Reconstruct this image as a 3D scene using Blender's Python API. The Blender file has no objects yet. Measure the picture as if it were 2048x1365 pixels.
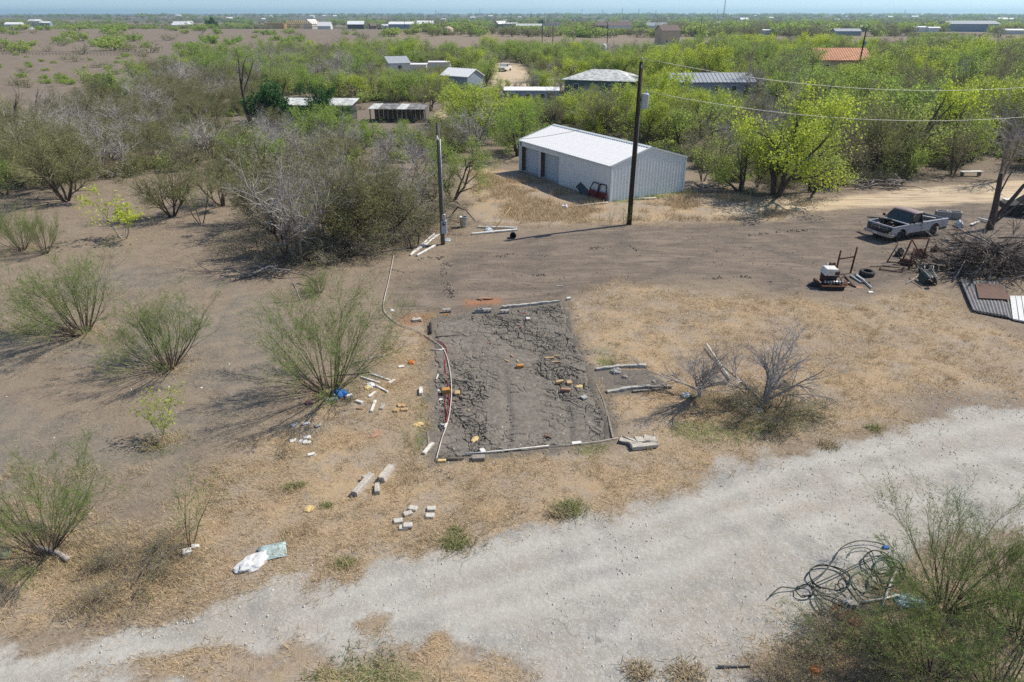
import bpy, math, random
import numpy as np
from mathutils import Vector, Matrix, Euler

# ------------------------------------------------------------------ camera, sky, sun, exposure
S = bpy.context.scene
COL = S.collection
R = math.radians
F_PX, PITCH, CAM_H = 1365.0, R(25.6), 13.0
cam_data = bpy.data.cameras.new("drone_camera")
cam_data.sensor_width = 36.0
cam_data.lens = 24.0
cam_data.clip_start = 0.1
cam_data.clip_end = 60000.0
cam = bpy.data.objects.new("drone_camera", cam_data)
COL.objects.link(cam)
cam.location = (0, 0, CAM_H)
cam.rotation_euler = (R(90) - PITCH, 0, 0)
S.camera = cam

SUN_DIR = Vector((0.925, 0.38, 0)).normalized() * math.cos(R(49))
SUN_DIR.z = math.sin(R(49))
world = bpy.data.worlds.new("World")
S.world = world
world.use_nodes = True
wn = world.node_tree
sky = wn.nodes.new("ShaderNodeTexSky")
sky.sky_type = 'NISHITA'
sky.sun_disc = False
sky.sun_elevation = R(49)
sky.sun_rotation = math.atan2(SUN_DIR.x, SUN_DIR.y)
sky.altitude = 150
sky.air_density = 1.0
sky.dust_density = 0.3
sky.ozone_density = 1.3
bg = wn.nodes["Background"]
bg.inputs["Strength"].default_value = 0.10
geo = wn.nodes.new("ShaderNodeNewGeometry")
up_ = wn.nodes.new("ShaderNodeVectorMath"); up_.operation = 'MULTIPLY_ADD'     # clear dry air: the horizon band is thin
up_.inputs[1].default_value = (-1, -1, -1); up_.inputs[2].default_value = (0, 0, .085)
wn.links.new(geo.outputs["Incoming"], up_.inputs[0])
wn.links.new(up_.outputs[0], sky.inputs["Vector"])
wn.links.new(sky.outputs[0], bg.inputs["Color"])
sun_l = bpy.data.lights.new("sun", 'SUN')
sun_l.energy = 4.0
sun_l.angle = R(0.53)
sun_l.color = (1.0, 0.925, 0.80)
sun = bpy.data.objects.new("sun", sun_l)
COL.objects.link(sun)
sun.rotation_euler = (-SUN_DIR).to_track_quat('-Z', 'Y').to_euler()
S.view_settings.view_transform = 'Standard'
S.view_settings.look = 'None'
S.view_settings.gamma = 1.0
S.view_settings.use_curve_mapping = False
S.view_settings.exposure = 0.5
S.render.engine = 'CYCLES'
S.cycles.max_bounces = 5
S.cycles.diffuse_bounces = 3
S.cycles.glossy_bounces = 2
S.cycles.transmission_bounces = 3
S.cycles.volume_bounces = 0
S.cycles.use_denoising = False

random.seed(11)
RNG = np.random.default_rng(7)

# ------------------------------------------------------------------ helpers
def at(px, py, z=0.0):
    """the place on the ground that a point of the photograph (2048 wide) shows"""
    dx = (px - 1024) / F_PX
    dy = -(py - 682.5) / F_PX
    d = (dx, math.cos(PITCH) + dy * math.sin(PITCH), -math.sin(PITCH) + dy * math.cos(PITCH))
    t = (z - CAM_H) / d[2]
    return d[0] * t, d[1] * t

def height_of(x, y, py):
    t = math.tan(math.atan(-(py - 682.5) / F_PX) - PITCH)
    return CAM_H + y * t

def hash2(ix, iy, seed):
    h = (ix.astype(np.int64) * 374761393 + iy.astype(np.int64) * 668265263 + seed * 974711) & 0xFFFFFFFF
    h = ((h ^ (h >> 13)) * 1274126177) & 0xFFFFFFFF
    h = h ^ (h >> 16)
    return (h & 0xFFFFFF) / float(0xFFFFFF)

def vnoise(x, y, seed=0):
    ix = np.floor(x); iy = np.floor(y)
    fx = x - ix; fy = y - iy
    fx = fx * fx * (3 - 2 * fx); fy = fy * fy * (3 - 2 * fy)
    a = hash2(ix, iy, seed); b = hash2(ix + 1, iy, seed)
    c = hash2(ix, iy + 1, seed); d = hash2(ix + 1, iy + 1, seed)
    return a + (b - a) * fx + (c - a) * fy + (a - b - c + d) * fx * fy

def fbm(x, y, scale, octv=4, seed=0):
    x = np.asarray(x, float) / scale; y = np.asarray(y, float) / scale
    s = 0; a = 1; n = 0
    for o in range(octv):
        s = s + a * vnoise(x + 17.3 * o, y - 9.1 * o, seed + o); n += a
        a *= .5; x = x * 2.03; y = y * 2.03
    return s / n

def poly_px(*p):
    return np.array([at(*q) for q in p])

def sd(poly, x, y):
    """signed distance, positive inside the polygon"""
    d = np.full(x.shape, 1e18); inside = np.zeros(x.shape, bool)
    n = len(poly)
    for i in range(n):
        ax, ay = poly[i]; bx, by = poly[(i + 1) % n]
        ex, ey = bx - ax, by - ay
        wx, wy = x - ax, y - ay
        t = np.clip((wx * ex + wy * ey) / (ex * ex + ey * ey + 1e-12), 0, 1)
        d = np.minimum(d, (wx - ex * t) ** 2 + (wy - ey * t) ** 2)
        c = ((ay > y) != (by > y)) & (x < ex * (y - ay) / (ey if abs(ey) > 1e-12 else 1e-12) + ax)
        inside ^= c
    d = np.sqrt(d)
    return np.where(inside, d, -d)

def smooth(a, b, x):
    t = np.clip((x - a) / (b - a), 0, 1)
    return t * t * (3 - 2 * t)

def relief(x, y):
    x = np.asarray(x, float); y = np.asarray(y, float)
    r = np.hypot(x, y)
    near = 1 - smooth(70, 110, r)
    z = near * (0.30 * (fbm(x, y, 9, 3, 5) - .5) + 0.07 * (fbm(x, y, 1.3, 2, 9) - .5))
    far = smooth(1800, 5200, r)
    ridge = fbm(x + 900, y, 2600, 4, 21)
    z = z + far * (44 * ridge - 14 - 8 * smooth(-1500, 3000, x))
    rise = np.exp(-((x + 330) / 260) ** 2) * np.exp(-((y - 520) / 170) ** 2)
    return z + 3.0 * rise - 4.5 * smooth(650, 1000, r) * (1 - far)

def gz(x, y):
    return float(relief(np.array([x]), np.array([y]))[0])

def set_props(o, label=None, cat=None, group=None, kind=None):
    if label: o["label"] = label
    if cat: o["category"] = cat
    if group: o["group"] = group
    if kind: o["kind"] = kind
    return o

def empty(name, label, cat, loc, rz=0.0, group=None, scale=1.0):
    o = bpy.data.objects.new(name, None)
    o.empty_display_size = .2
    COL.objects.link(o)
    o.location = loc
    o.rotation_euler = (0, 0, rz)
    o.scale = (scale,) * 3
    return set_props(o, label, cat, group)

def link(name, mesh, parent=None, loc=(0, 0, 0), rot=(0, 0, 0)):
    o = bpy.data.objects.new(name, mesh)
    COL.objects.link(o)
    if parent: o.parent = parent
    o.location = loc; o.rotation_euler = rot
    return o

def copy_tree(o, parent=None):
    c = o.copy(); COL.objects.link(c)
    if parent: c.parent = parent
    for ch in list(o.children):
        copy_tree(ch, c)
    return c

def np_mesh(name, verts, quads=None, tris=None, mats=(), qm=None, tm=None, smooth_=False):
    me = bpy.data.meshes.new(name)
    verts = np.asarray(verts, np.float32)
    nq = 0 if quads is None else len(quads)
    nt = 0 if tris is None else len(tris)
    me.vertices.add(len(verts)); me.vertices.foreach_set("co", verts.ravel())
    li = []; tot = []
    if nq: li.append(np.asarray(quads, np.int32).ravel()); tot.append(np.full(nq, 4, np.int32))
    if nt: li.append(np.asarray(tris, np.int32).ravel()); tot.append(np.full(nt, 3, np.int32))
    li = np.concatenate(li); tot = np.concatenate(tot)
    me.loops.add(len(li)); me.loops.foreach_set("vertex_index", li)
    me.polygons.add(len(tot))
    st = np.zeros(len(tot), np.int32); st[1:] = np.cumsum(tot)[:-1]
    me.polygons.foreach_set("loop_start", st)
    if qm is not None or tm is not None:
        mi = np.concatenate([np.asarray(qm if qm is not None else np.zeros(nq), np.int32),
                             np.asarray(tm if tm is not None else np.zeros(nt), np.int32)])
        me.polygons.foreach_set("material_index", mi)
    me.polygons.foreach_set("use_smooth", np.full(len(tot), smooth_, bool))
    for m in mats: me.materials.append(m)
    me.update(calc_edges=True)
    return me

class MB:
    """collects shapes into one mesh"""
    def __init__(s): s.v = []; s.f = []; s.m = []; s.mats = []; s.sm = []
    def mi(s, mat):
        if mat not in s.mats: s.mats.append(mat)
        return s.mats.index(mat)
    def add(s, v, f, mat, M=None, smooth_=False):
        b = len(s.v)
        for p in v: s.v.append(tuple(M @ Vector(p)) if M else tuple(p))
        k = s.mi(mat)
        for q in f: s.f.append(tuple(i + b for i in q)); s.m.append(k); s.sm.append(smooth_)
        return s
    def box(s, c, d, mat, rz=0, M=None, bev=0.0, jit=0.0, taper=1.0):
        """box with chamfered vertical and top edges"""
        hx, hy, hz = d[0] / 2, d[1] / 2, d[2] / 2
        if bev > 0:
            b = min(bev, hx * .9, hy * .9, hz * .9)
            ring = [(-hx + b, -hy), (hx - b, -hy), (hx, -hy + b), (hx, hy - b), (hx - b, hy), (-hx + b, hy), (-hx, hy - b), (-hx, -hy + b)]
            def lay(z, ins, t=1.0):
                return [((x - math.copysign(min(ins, abs(x)), x)) * t, (y - math.copysign(min(ins, abs(y)), y)) * t, z) for x, y in ring]
            v = lay(-hz, 0) + lay(hz - b, 0, taper) + lay(hz, b * .8, taper)
            n = 8
            f = [tuple(range(n - 1, -1, -1)), tuple(range(2 * n, 3 * n))]
            for L in (0, 1):
                for i in range(n):
                    j = (i + 1) % n
                    f.append((L * n + i, L * n + j, (L + 1) * n + j, (L + 1) * n + i))
        else:
            v = [(x, y, z) for z in (-hz, hz) for x, y in ((-hx, -hy), (hx, -hy), (hx, hy), (-hx, hy))]
            v = [(x * (taper if z > 0 else 1), y * (taper if z > 0 else 1), z) for x, y, z in v]
            f = [(3, 2, 1, 0), (4, 5, 6, 7), (0, 1, 5, 4), (1, 2, 6, 5), (2, 3, 7, 6), (3, 0, 4, 7)]
        if jit:
            v = [(x + random.uniform(-jit, jit), y + random.uniform(-jit, jit), z + random.uniform(-jit, jit)) for x, y, z in v]
        T = Matrix.Translation(c) @ Matrix.Rotation(rz, 4, 'Z')
        if M: T = M @ T
        return s.add(v, f, mat, T)
    def prism(s, poly, y0, y1, mat, M=None, axis='y'):
        """polygon in x-z pushed along y (or x-y pushed along z)"""
        n = len(poly)
        if axis == 'y':
            v = [(x, y0, z) for x, z in poly] + [(x, y1, z) for x, z in poly]
        elif axis == 'x':
            v = [(y0, x, z) for x, z in poly] + [(y1, x, z) for x, z in poly]
        else:
            v = [(x, z, y0) for x, z in poly] + [(x, z, y1) for x, z in poly]
        f = [tuple(range(n)), tuple(range(2 * n - 1, n - 1, -1))]
        for i in range(n):
            j = (i + 1) % n
            f.append((j, i, n + i, n + j))
        return s.add(v, f, mat, M)
    def tube(s, pts, rad, mat, n=8, M=None, cap=True, smooth_=True):
        pts = [Vector(p) for p in pts]
        if not hasattr(rad, '__len__'): rad = [rad] * len(pts)
        v = []; f = []
        up = Vector((0, 0, 1))
        prev = None
        for i, p in enumerate(pts):
            d = (pts[min(i + 1, len(pts) - 1)] - pts[max(i - 1, 0)])
            if d.length < 1e-9: d = Vector((0, 0, 1))
            d.normalize()
            a = prev if prev is not None else (Vector((1, 0, 0)) if abs(d.z) > .9 else up)
            a = a - d * a.dot(d)
            if a.length < 1e-6: a = d.orthogonal()
            a.normalize(); prev = a
            b = d.cross(a)
            for k in range(n):
                t = 2 * math.pi * k / n
                v.append(p + (a * math.cos(t) + b * math.sin(t)) * rad[i])
        for i in range(len(pts) - 1):
            for k in range(n):
                l = (k + 1) % n
                f.append((i * n + k, i * n + l, (i + 1) * n + l, (i + 1) * n + k))
        if cap:
            f.append(tuple(range(n - 1, -1, -1)))
            f.append(tuple((len(pts) - 1) * n + k for k in range(n)))
        return s.add(v, f, mat, M, smooth_)
    def lathe(s, prof, mat, n=16, M=None, smooth_=True):
        v = []; f = []
        for r, z in prof:
            for k in range(n):
                t = 2 * math.pi * k / n
                v.append((r * math.cos(t), r * math.sin(t), z))
        for i in range(len(prof) - 1):
            for k in range(n):
                l = (k + 1) % n
                f.append((i * n + k, i * n + l, (i + 1) * n + l, (i + 1) * n + k))
        return s.add(v, f, mat, M, smooth_)
    def sheet(s, rows, mat, thick=.01, M=None, smooth_=False):
        """grid of points with a back face below it"""
        nr, nc = len(rows), len(rows[0])
        top = [Vector(p) for r in rows for p in r]
        v = top + [p - Vector((0, 0, thick)) for p in top]
        N = nr * nc; f = []
        for i in range(nr - 1):
            for j in range(nc - 1):
                a = i * nc + j
                f.append((a, a + 1, a + nc + 1, a + nc)); f.append((N + a, N + a + nc, N + a + nc + 1, N + a + 1))
        for j in range(nc - 1):
            a = j; f.append((a + 1, a, N + a, N + a + 1))
            a = (nr - 1) * nc + j; f.append((a, a + 1, N + a + 1, N + a))
        for i in range(nr - 1):
            a = i * nc; f.append((a, a + nc, N + a + nc, N + a))
            a = i * nc + nc - 1; f.append((a + nc, a, N + a, N + a + nc))
        return s.add(v, f, mat, M, smooth_)
    def mesh(s, name):
        me = bpy.data.meshes.new(name)
        me.from_pydata(s.v, [], s.f)
        for m in s.mats: me.materials.append(m)
        me.polygons.foreach_set("material_index", s.m)
        me.polygons.foreach_set("use_smooth", s.sm)
        me.update()
        return me
    def obj(s, name, parent=None, loc=(0, 0, 0), rot=(0, 0, 0)):
        return link(name, s.mesh(name), parent, loc, rot)

# ------------------------------------------------------------------ materials
class NT:
    def __init__(s, name):
        s.mat = bpy.data.materials.new(name); s.mat.use_nodes = True
        s.t = s.mat.node_tree; s.b = s.t.nodes["Principled BSDF"]
        s.b.inputs["Specular IOR Level"].default_value = 0.25
        s.tc = s.t.nodes.new("ShaderNodeTexCoord")
    def n(s, typ, **kw):
        x = s.t.nodes.new(typ)
        for k, v in kw.items(): setattr(x, k, v)
        return x
    def L(s, a, b): s.t.links.new(a, b)
    def noise(s, scale, detail=3, rough=.6, vec=None, dist=0.0):
        x = s.n("ShaderNodeTexNoise")
        x.inputs["Scale"].default_value = scale; x.inputs["Detail"].default_value = detail
        x.inputs["Roughness"].default_value = rough; x.inputs["Distortion"].default_value = dist
        s.L(vec if vec is not None else s.tc.outputs["Object"], x.inputs["Vector"])
        return x.outputs["Fac"]
    def ramp(s, fac, stops, interp='LINEAR'):
        x = s.n("ShaderNodeValToRGB"); e = x.color_ramp; e.interpolation = interp
        while len(e.elements) < len(stops): e.elements.new(.5)
        for el, (p, c) in zip(e.elements, stops):
            el.position = p; el.color = (*c, 1) if hasattr(c, '__len__') else (c, c, c, 1)
        s.L(fac, x.inputs[0]); return x.outputs[0]
    def mix(s, fac, a, b, typ='MIX'):
        x = s.n("ShaderNodeMix", data_type='RGBA', blend_type=typ)
        for sock, val in ((x.inputs[0], fac), (x.inputs[6], a), (x.inputs[7], b)):
            if hasattr(val, 'links') or hasattr(val, 'is_linked'): s.L(val, sock)
            elif hasattr(val, '__len__'): sock.default_value = (*val, 1) if len(val) == 3 else val
            else: sock.default_value = val
        return x.outputs[2]
    def math(s, op, a, b=None, c=None, clamp=False):
        x = s.n("ShaderNodeMath", operation=op, use_clamp=clamp)
        for i, v in enumerate((a, b, c)):
            if v is None: continue
            if hasattr(v, 'is_linked'): s.L(v, x.inputs[i])
            else: x.inputs[i].default_value = v
        return x.outputs[0]
    def bump(s, h, strength=.3, dist=.02):
        x = s.n("ShaderNodeBump"); x.inputs["Strength"].default_value = strength; x.inputs["Distance"].default_value = dist
        s.L(h, x.inputs["Height"]); s.L(x.outputs[0], s.b.inputs["Normal"])
    def attr(s, name):
        x = s.n("ShaderNodeAttribute"); x.attribute_name = name; return x
    def mapping(s, scale, rot=(0, 0, 0)):
        x = s.n("ShaderNodeMapping"); x.inputs["Scale"].default_value = scale; x.inputs["Rotation"].default_value = rot
        s.L(s.tc.outputs["Object"], x.inputs["Vector"]); return x.outputs[0]

def M_(name, c, c2=None, scale=6, rough=.8, metal=0.0, bump=0.0, bscale=40, spec=.25, stops=(.35, .65), c3=None, s3=2.5, t3=(.55, .68)):
    m = NT(name)
    m.b.inputs["Roughness"].default_value = rough; m.b.inputs["Metallic"].default_value = metal
    m.b.inputs["Specular IOR Level"].default_value = spec
    c2 = c2 or tuple(x * .8 for x in c)
    col = m.ramp(m.noise(scale, 5, .65), [(stops[0], c), (stops[1], c2)])
    if c3: col = m.mix(m.ramp(m.noise(s3, 6, .7), [(t3[0], 0), (t3[1], 1)]), col, c3)
    m.L(col, m.b.inputs["Base Color"])
    if bump: m.bump(m.noise(bscale, 4), bump, .02)
    return m.mat

def leaf_mat(name, c, c2, var=.35, trans=.35, hue=.03):
    """leaf or twig colour that varies from tree to tree and leaf to leaf"""
    m = NT(name)
    oi = m.n("ShaderNodeObjectInfo")
    col = m.mix(oi.outputs["Random"], c, c2)
    gi = m.n("ShaderNodeNewGeometry")
    col = m.mix(m.math('MULTIPLY', gi.outputs["Random Per Island"], var), col, tuple(x * .35 for x in c))
    m.L(col, m.b.inputs["Base Color"]); m.b.inputs["Roughness"].default_value = .6
    m.b.inputs["Specular IOR Level"].default_value = .15
    if trans:
        tr = m.n("ShaderNodeBsdfTranslucent"); m.L(col, tr.inputs[0])
        mx = m.n("ShaderNodeMixShader"); mx.inputs[0].default_value = trans
        m.L(m.b.outputs[0], mx.inputs[1]); m.L(tr.outputs[0], mx.inputs[2])
        m.L(mx.outputs[0], m.t.nodes["Material Output"].inputs["Surface"])
    return m.mat

MT = {}
MT['white'] = M_("white_paint", (.74, .73, .70), (.58, .56, .52), 7, .6, c3=(.40, .35, .28), s3=7, t3=(.52, .66))
MT['pvc'] = M_("white_pipe", (.74, .72, .67), (.55, .51, .44), 5, .5, c3=(.40, .34, .27), s3=4, t3=(.54, .66))
MT['concrete'] = M_("concrete", (.44, .42, .39), (.30, .285, .26), 9, .95, bump=.4, bscale=60)
MT['block'] = M_("cinder_block", (.36, .355, .34), (.25, .245, .235), 14, .95, bump=.5, bscale=90)
MT['rubble'] = M_("rubble", (.54, .50, .44), (.33, .30, .255), 11, .95, bump=.5)
MT['wood'] = M_("pale_timber", (.50, .36, .20), (.36, .24, .13), 12, .85)
MT['oldwood'] = M_("weathered_wood", (.30, .27, .24), (.19, .165, .14), 10, .9)
MT['pole'] = M_("pole_wood", (.060, .042, .034), (.035, .025, .022), 6, .9)
MT['greypole'] = M_("grey_pole_wood", (.15, .135, .12), (.085, .075, .068), 8, .9)
MT['paver'] = M_('paver', (.56, .54, .495), (.42, .40, .365), 9, .95, bump=.3)
MT['galv'] = M_("galvanised_steel", (.46, .49, .50), (.34, .37, .385), 6, .45, .35)
MT['grey'] = M_("grey_enamel", (.47, .52, .56), (.38, .42, .46), 4, .5)
MT['rust'] = M_("rusty_steel", (.14, .06, .035), (.065, .032, .024), 12, .9, bump=.3)
MT['rustplate'] = M_("rusty_plate", (.16, .095, .07), (.11, .075, .062), 5, .85)
MT['dark'] = M_("dark_steel", (.045, .042, .042), (.025, .024, .024), 8, .7)
MT['black'] = M_("black_plastic", (.02, .02, .022), (.012, .012, .012), 8, .5)
MT['rubber'] = M_("tyre_rubber", (.045, .047, .047), (.03, .03, .03), 9, .8)
MT['glass'] = M_("dusty_glass", (.06, .075, .075), (.04, .05, .05), 3, .12, spec=.5)
MT['red'] = M_("red_truck_paint", (.22, .018, .022), (.12, .012, .015), 5, .5)
MT['redtube'] = M_("red_tube", (.30, .05, .06), (.2, .035, .04), 9, .5)
MT['hosegreen'] = M_("green_hose", (.10, .17, .13), (.05, .085, .07), 2.0, .45)
MT['hosedark'] = M_("dark_hose", (.022, .032, .028), (.04, .06, .05), 2.0, .45)
MT['tarp'] = M_("blue_tarp", (.03, .16, .42), (.02, .10, .30), 8, .4)
MT['bag'] = M_("white_sack", (.72, .72, .71), (.50, .52, .52), 9, .5)
MT['clear'] = M_("pale_blue_plastic", (.48, .60, .60), (.30, .42, .42), 14, .35)
MT['yellow'] = M_("yellow_foam", (.65, .50, .24), (.5, .36, .16), 12, .8)
MT['orange'] = M_("orange_plastic", (.55, .19, .03), (.4, .12, .02), 9, .6)
MT['orangewood'] = M_("orange_timber", (.50, .26, .08), (.36, .17, .05), 9, .7)
MT['pinkclay'] = M_("fired_clay", (.42, .25, .17), (.3, .17, .12), 9, .9)
MT['brownrag'] = M_("brown_cardboard", (.22, .12, .07), (.13, .075, .05), 7, .9)
MT['purple'] = M_("purple_ball", (.16, .06, .09), (.1, .04, .06), 6, .5)
MT['kerb'] = M_("kerb_concrete", (.46, .445, .42), (.29, .28, .26), 6, .95, bump=.4)
MT['roofwhite'] = M_("white_roof_metal", (.83, .825, .82), (.77, .765, .76), 3, .42, spec=.4, c3=(.68, .67, .65), s3=1.1, t3=(.58, .74))
MT['wallmetal'] = M_("pale_wall_metal", (.76, .80, .81), (.70, .74, .75), 2, .5, spec=.35, c3=(.62, .62, .57), s3=1.3, t3=(.6, .75))
MT['trim'] = M_("shed_trim", (.60, .66, .67), (.54, .60, .61), 3, .5)
MT['door'] = M_("roller_door", (.56, .62, .66), (.50, .56, .60), 3, .5)
# ------------------------------------------------------------------ the ground and its zones
P_ROAD = poly_px((-700, 1400), (-300, 1330), (0, 1278), (200, 1252), (420, 1213), (489, 1184), (560, 1160), (684, 1168), (762, 1137), (840, 1106), (938, 1090),
                 (1036, 1078), (1110, 1066), (1153, 1032), (1247, 1024), (1330, 1006), (1400, 980), (1440, 935), (1530, 905), (1670, 884),
                 (1740, 868), (1830, 850), (1900, 822), (1960, 806), (2048, 800), (2400, 790), (2500, 1150), (2048, 1072), (1850, 1095), (1690, 1215),
                 (1620, 1275), (1490, 1320), (1445, 1375), (1400, 1500), (1060, 1500), (1036, 1365), (958, 1311), (900, 1280), (704, 1307), (579, 1318), (449, 1346), (350, 1375), (100, 1420), (-700, 1600))
P_STRAW = poly_px((1128, 612), (1240, 570), (1400, 585), (1560, 600), (1700, 600), (1850, 580), (2048, 690), (2300, 760), (2400, 900), (2048, 810), (1850, 780), (1800, 850), (1530, 905), (1440, 940),
                  (1330, 1010), (1150, 1040), (840, 1110), (690, 1170), (560, 1165), (430, 1212), (200, 1255), (0, 1285), (-300, 1340), (-300, 1180), (0, 1150), (150, 1120),
                  (330, 1040), (430, 930), (560, 850), (690, 800), (760, 740), (800, 660), (860, 640), (870, 920), (1230, 890))
P_STRAW2 = poly_px((940, 440), (930, 330), (1040, 345), (1190, 395), (1380, 385), (1640, 405), (1560, 440), (1250, 450), (1000, 450), (900, 430))
P_YARD = poly_px((800, 560), (900, 500), (1010, 480), (1220, 455), (1500, 440), (1700, 420), (1900, 400), (2048, 415), (2200, 470), (2100, 560), (1900, 520), (1750, 600), (1600, 590), (1480, 560), (1250, 575), (1100, 605), (900, 625), (820, 620))
P_SAND = poly_px((1400, 432), (1560, 402), (1700, 392), (1850, 376), (2048, 362), (2400, 350), (2400, 385), (2048, 398), (1880, 412), (1720, 418), (1560, 425))
P_DRIVE = poly_px((985, 128), (1040, 130), (1100, 158), (1180, 168), (1180, 178), (1010, 184), (985, 165))
P_PATH = poly_px((846, 245), (900, 205), (990, 172), (1010, 182), (930, 210), (880, 250))
P_NOTCH = poly_px((1190, 742), (1292, 737), (1342, 782), (1215, 792))
P_PAD = poly_px((868, 640), (1125, 605), (1228, 882), (868, 925))
P_FIELD = poly_px((-700, 260), (-300, 250), (0, 285), (110, 262), (190, 225), (260, 195), (335, 142), (405, 124), (445, 92), (420, 60), (400, 56), (0, 55), (-600, 55))
P_FIELD2 = poly_px((412, 112), (400, 56), (770, 56), (785, 72), (745, 104), (620, 116))
P_ASH = poly_px((0, 640), (130, 560), (330, 520), (560, 600), (600, 700), (470, 860), (330, 1010), (130, 1080), (-250, 1060), (-250, 700))
P_G = [poly_px((1190, 690), (1212, 690), (1235, 738), (1195, 742)), poly_px((600, 1365), (650, 1330), (740, 1318), (860, 1330), (850, 1375), (700, 1400)),
       poly_px((1140, 888), (1225, 884), (1225, 905), (1150, 915)), poly_px((815, 850), (850, 800), (860, 880), (835, 915)),
       poly_px((1330, 840), (1460, 850), (1640, 800), (1640, 850), (1480, 885), (1360, 880)), poly_px((1210, 405), (1380, 378), (1400, 386), (1230, 412)),
       poly_px((845, 632), (868, 622), (880, 632), (860, 645)), poly_px((870, 1080), (940, 1075), (950, 1092), (890, 1100))]
P_RUST = poly_px((930, 598), (1000, 592), (1010, 604), (935, 610))
P_RUST2 = poly_px((800, 632), (880, 622), (870, 648), (810, 655))
P_TREES = poly_px((-500, 420), (0, 410), (300, 350), (480, 330), (520, 560), (700, 520), (860, 440), (940, 330), (1010, 310), (1390, 330), (1500, 400), (1650, 385), (1850, 360), (2048, 340), (2600, 330), (2600, 110), (-700, 110))

def zones(x, y):
    x = np.asarray(x, float); y = np.asarray(y, float)
    w1 = fbm(x, y, 1.6, 4, 31) - .5
    w2 = fbm(x, y, 4.5, 3, 41) - .5
    w0 = fbm(x, y, .42, 3, 43) - .5
    def z(p, soft, k=1.0):
        return np.clip(.5 + (sd(p, x, y) + (w1 * 1.6 + w2 * 1.2) * k) / soft, 0, 1)
    Z = {}
    Z['road'] = np.clip(.5 + (sd(P_ROAD, x, y) + w0 * 1.1 + w1 * 1.6 + w2 * .9) / 1.3, 0, 1)
    island = poly_px((150, 1345), (300, 1315), (450, 1300), (560, 1320), (430, 1350))
    Z['road'] *= 1 - .95 * np.clip(.5 + (sd(island, x, y) + w1 * 1.2) / .5, 0, 1)
    isl2 = poly_px((700, 1245), (790, 1222), (800, 1240), (720, 1262))
    Z['road'] *= 1 - .8 * np.clip(.4 + (sd(isl2, x, y) + w1 * 1.2) / .5, 0, 1)
    Z['straw'] = np.maximum(z(P_STRAW, 2.2, .8), z(P_STRAW2, 3.0))
    below = smooth(2.0, -1.0, y - (13.2 - .18 * np.abs(x - 2)))
    Z['straw'] = np.maximum(Z['straw'], np.clip(below * (1 - Z['road']), 0, 1) * .8)
    Z['yard'] = z(P_YARD, 3.0, 1.2)
    Z['sand'] = np.maximum.reduce([z(P_SAND, 1.8, .7), z(P_DRIVE, 3, .6), z(P_PATH, 3, .6) * .8])
    g = np.zeros_like(x)
    for p in P_G: g = np.maximum(g, np.clip(.5 + (sd(p, x, y) + w1 * 1.0) / 1.0, 0, 1))
    Z['green'] = g
    Z['grey'] = np.maximum(np.clip(.5 + (sd(P_NOTCH, x, y) + w1 * .4) / .4, 0, 1), np.clip(.5 + (sd(P_PAD, x, y) + .25 + w1 * .9 + w0 * .8) / .8, 0, 1))
    Z['ash'] = z(P_ASH, 4.5, 1.2) * np.clip(.35 + 1.3 * smooth(.42, .6, fbm(x, y, 3.2, 3, 181)), 0, 1)
    Z['rust'] = np.maximum(z(P_RUST, 1.0, .5), .6 * z(P_RUST2, 1.2, .6))
    Z['field'] = np.maximum(z(P_FIELD, 20), z(P_FIELD2, 20))
    r_ = np.hypot(x, y)
    Z['wood'] = np.maximum(z(P_TREES, 8), smooth(420, 650, r_) * smooth(.36, .46, fbm(x, y, 300, 3, 171)) * (1 - Z['field']))
    Z['far'] = smooth(500, 1100, r_)
    return Z

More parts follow.
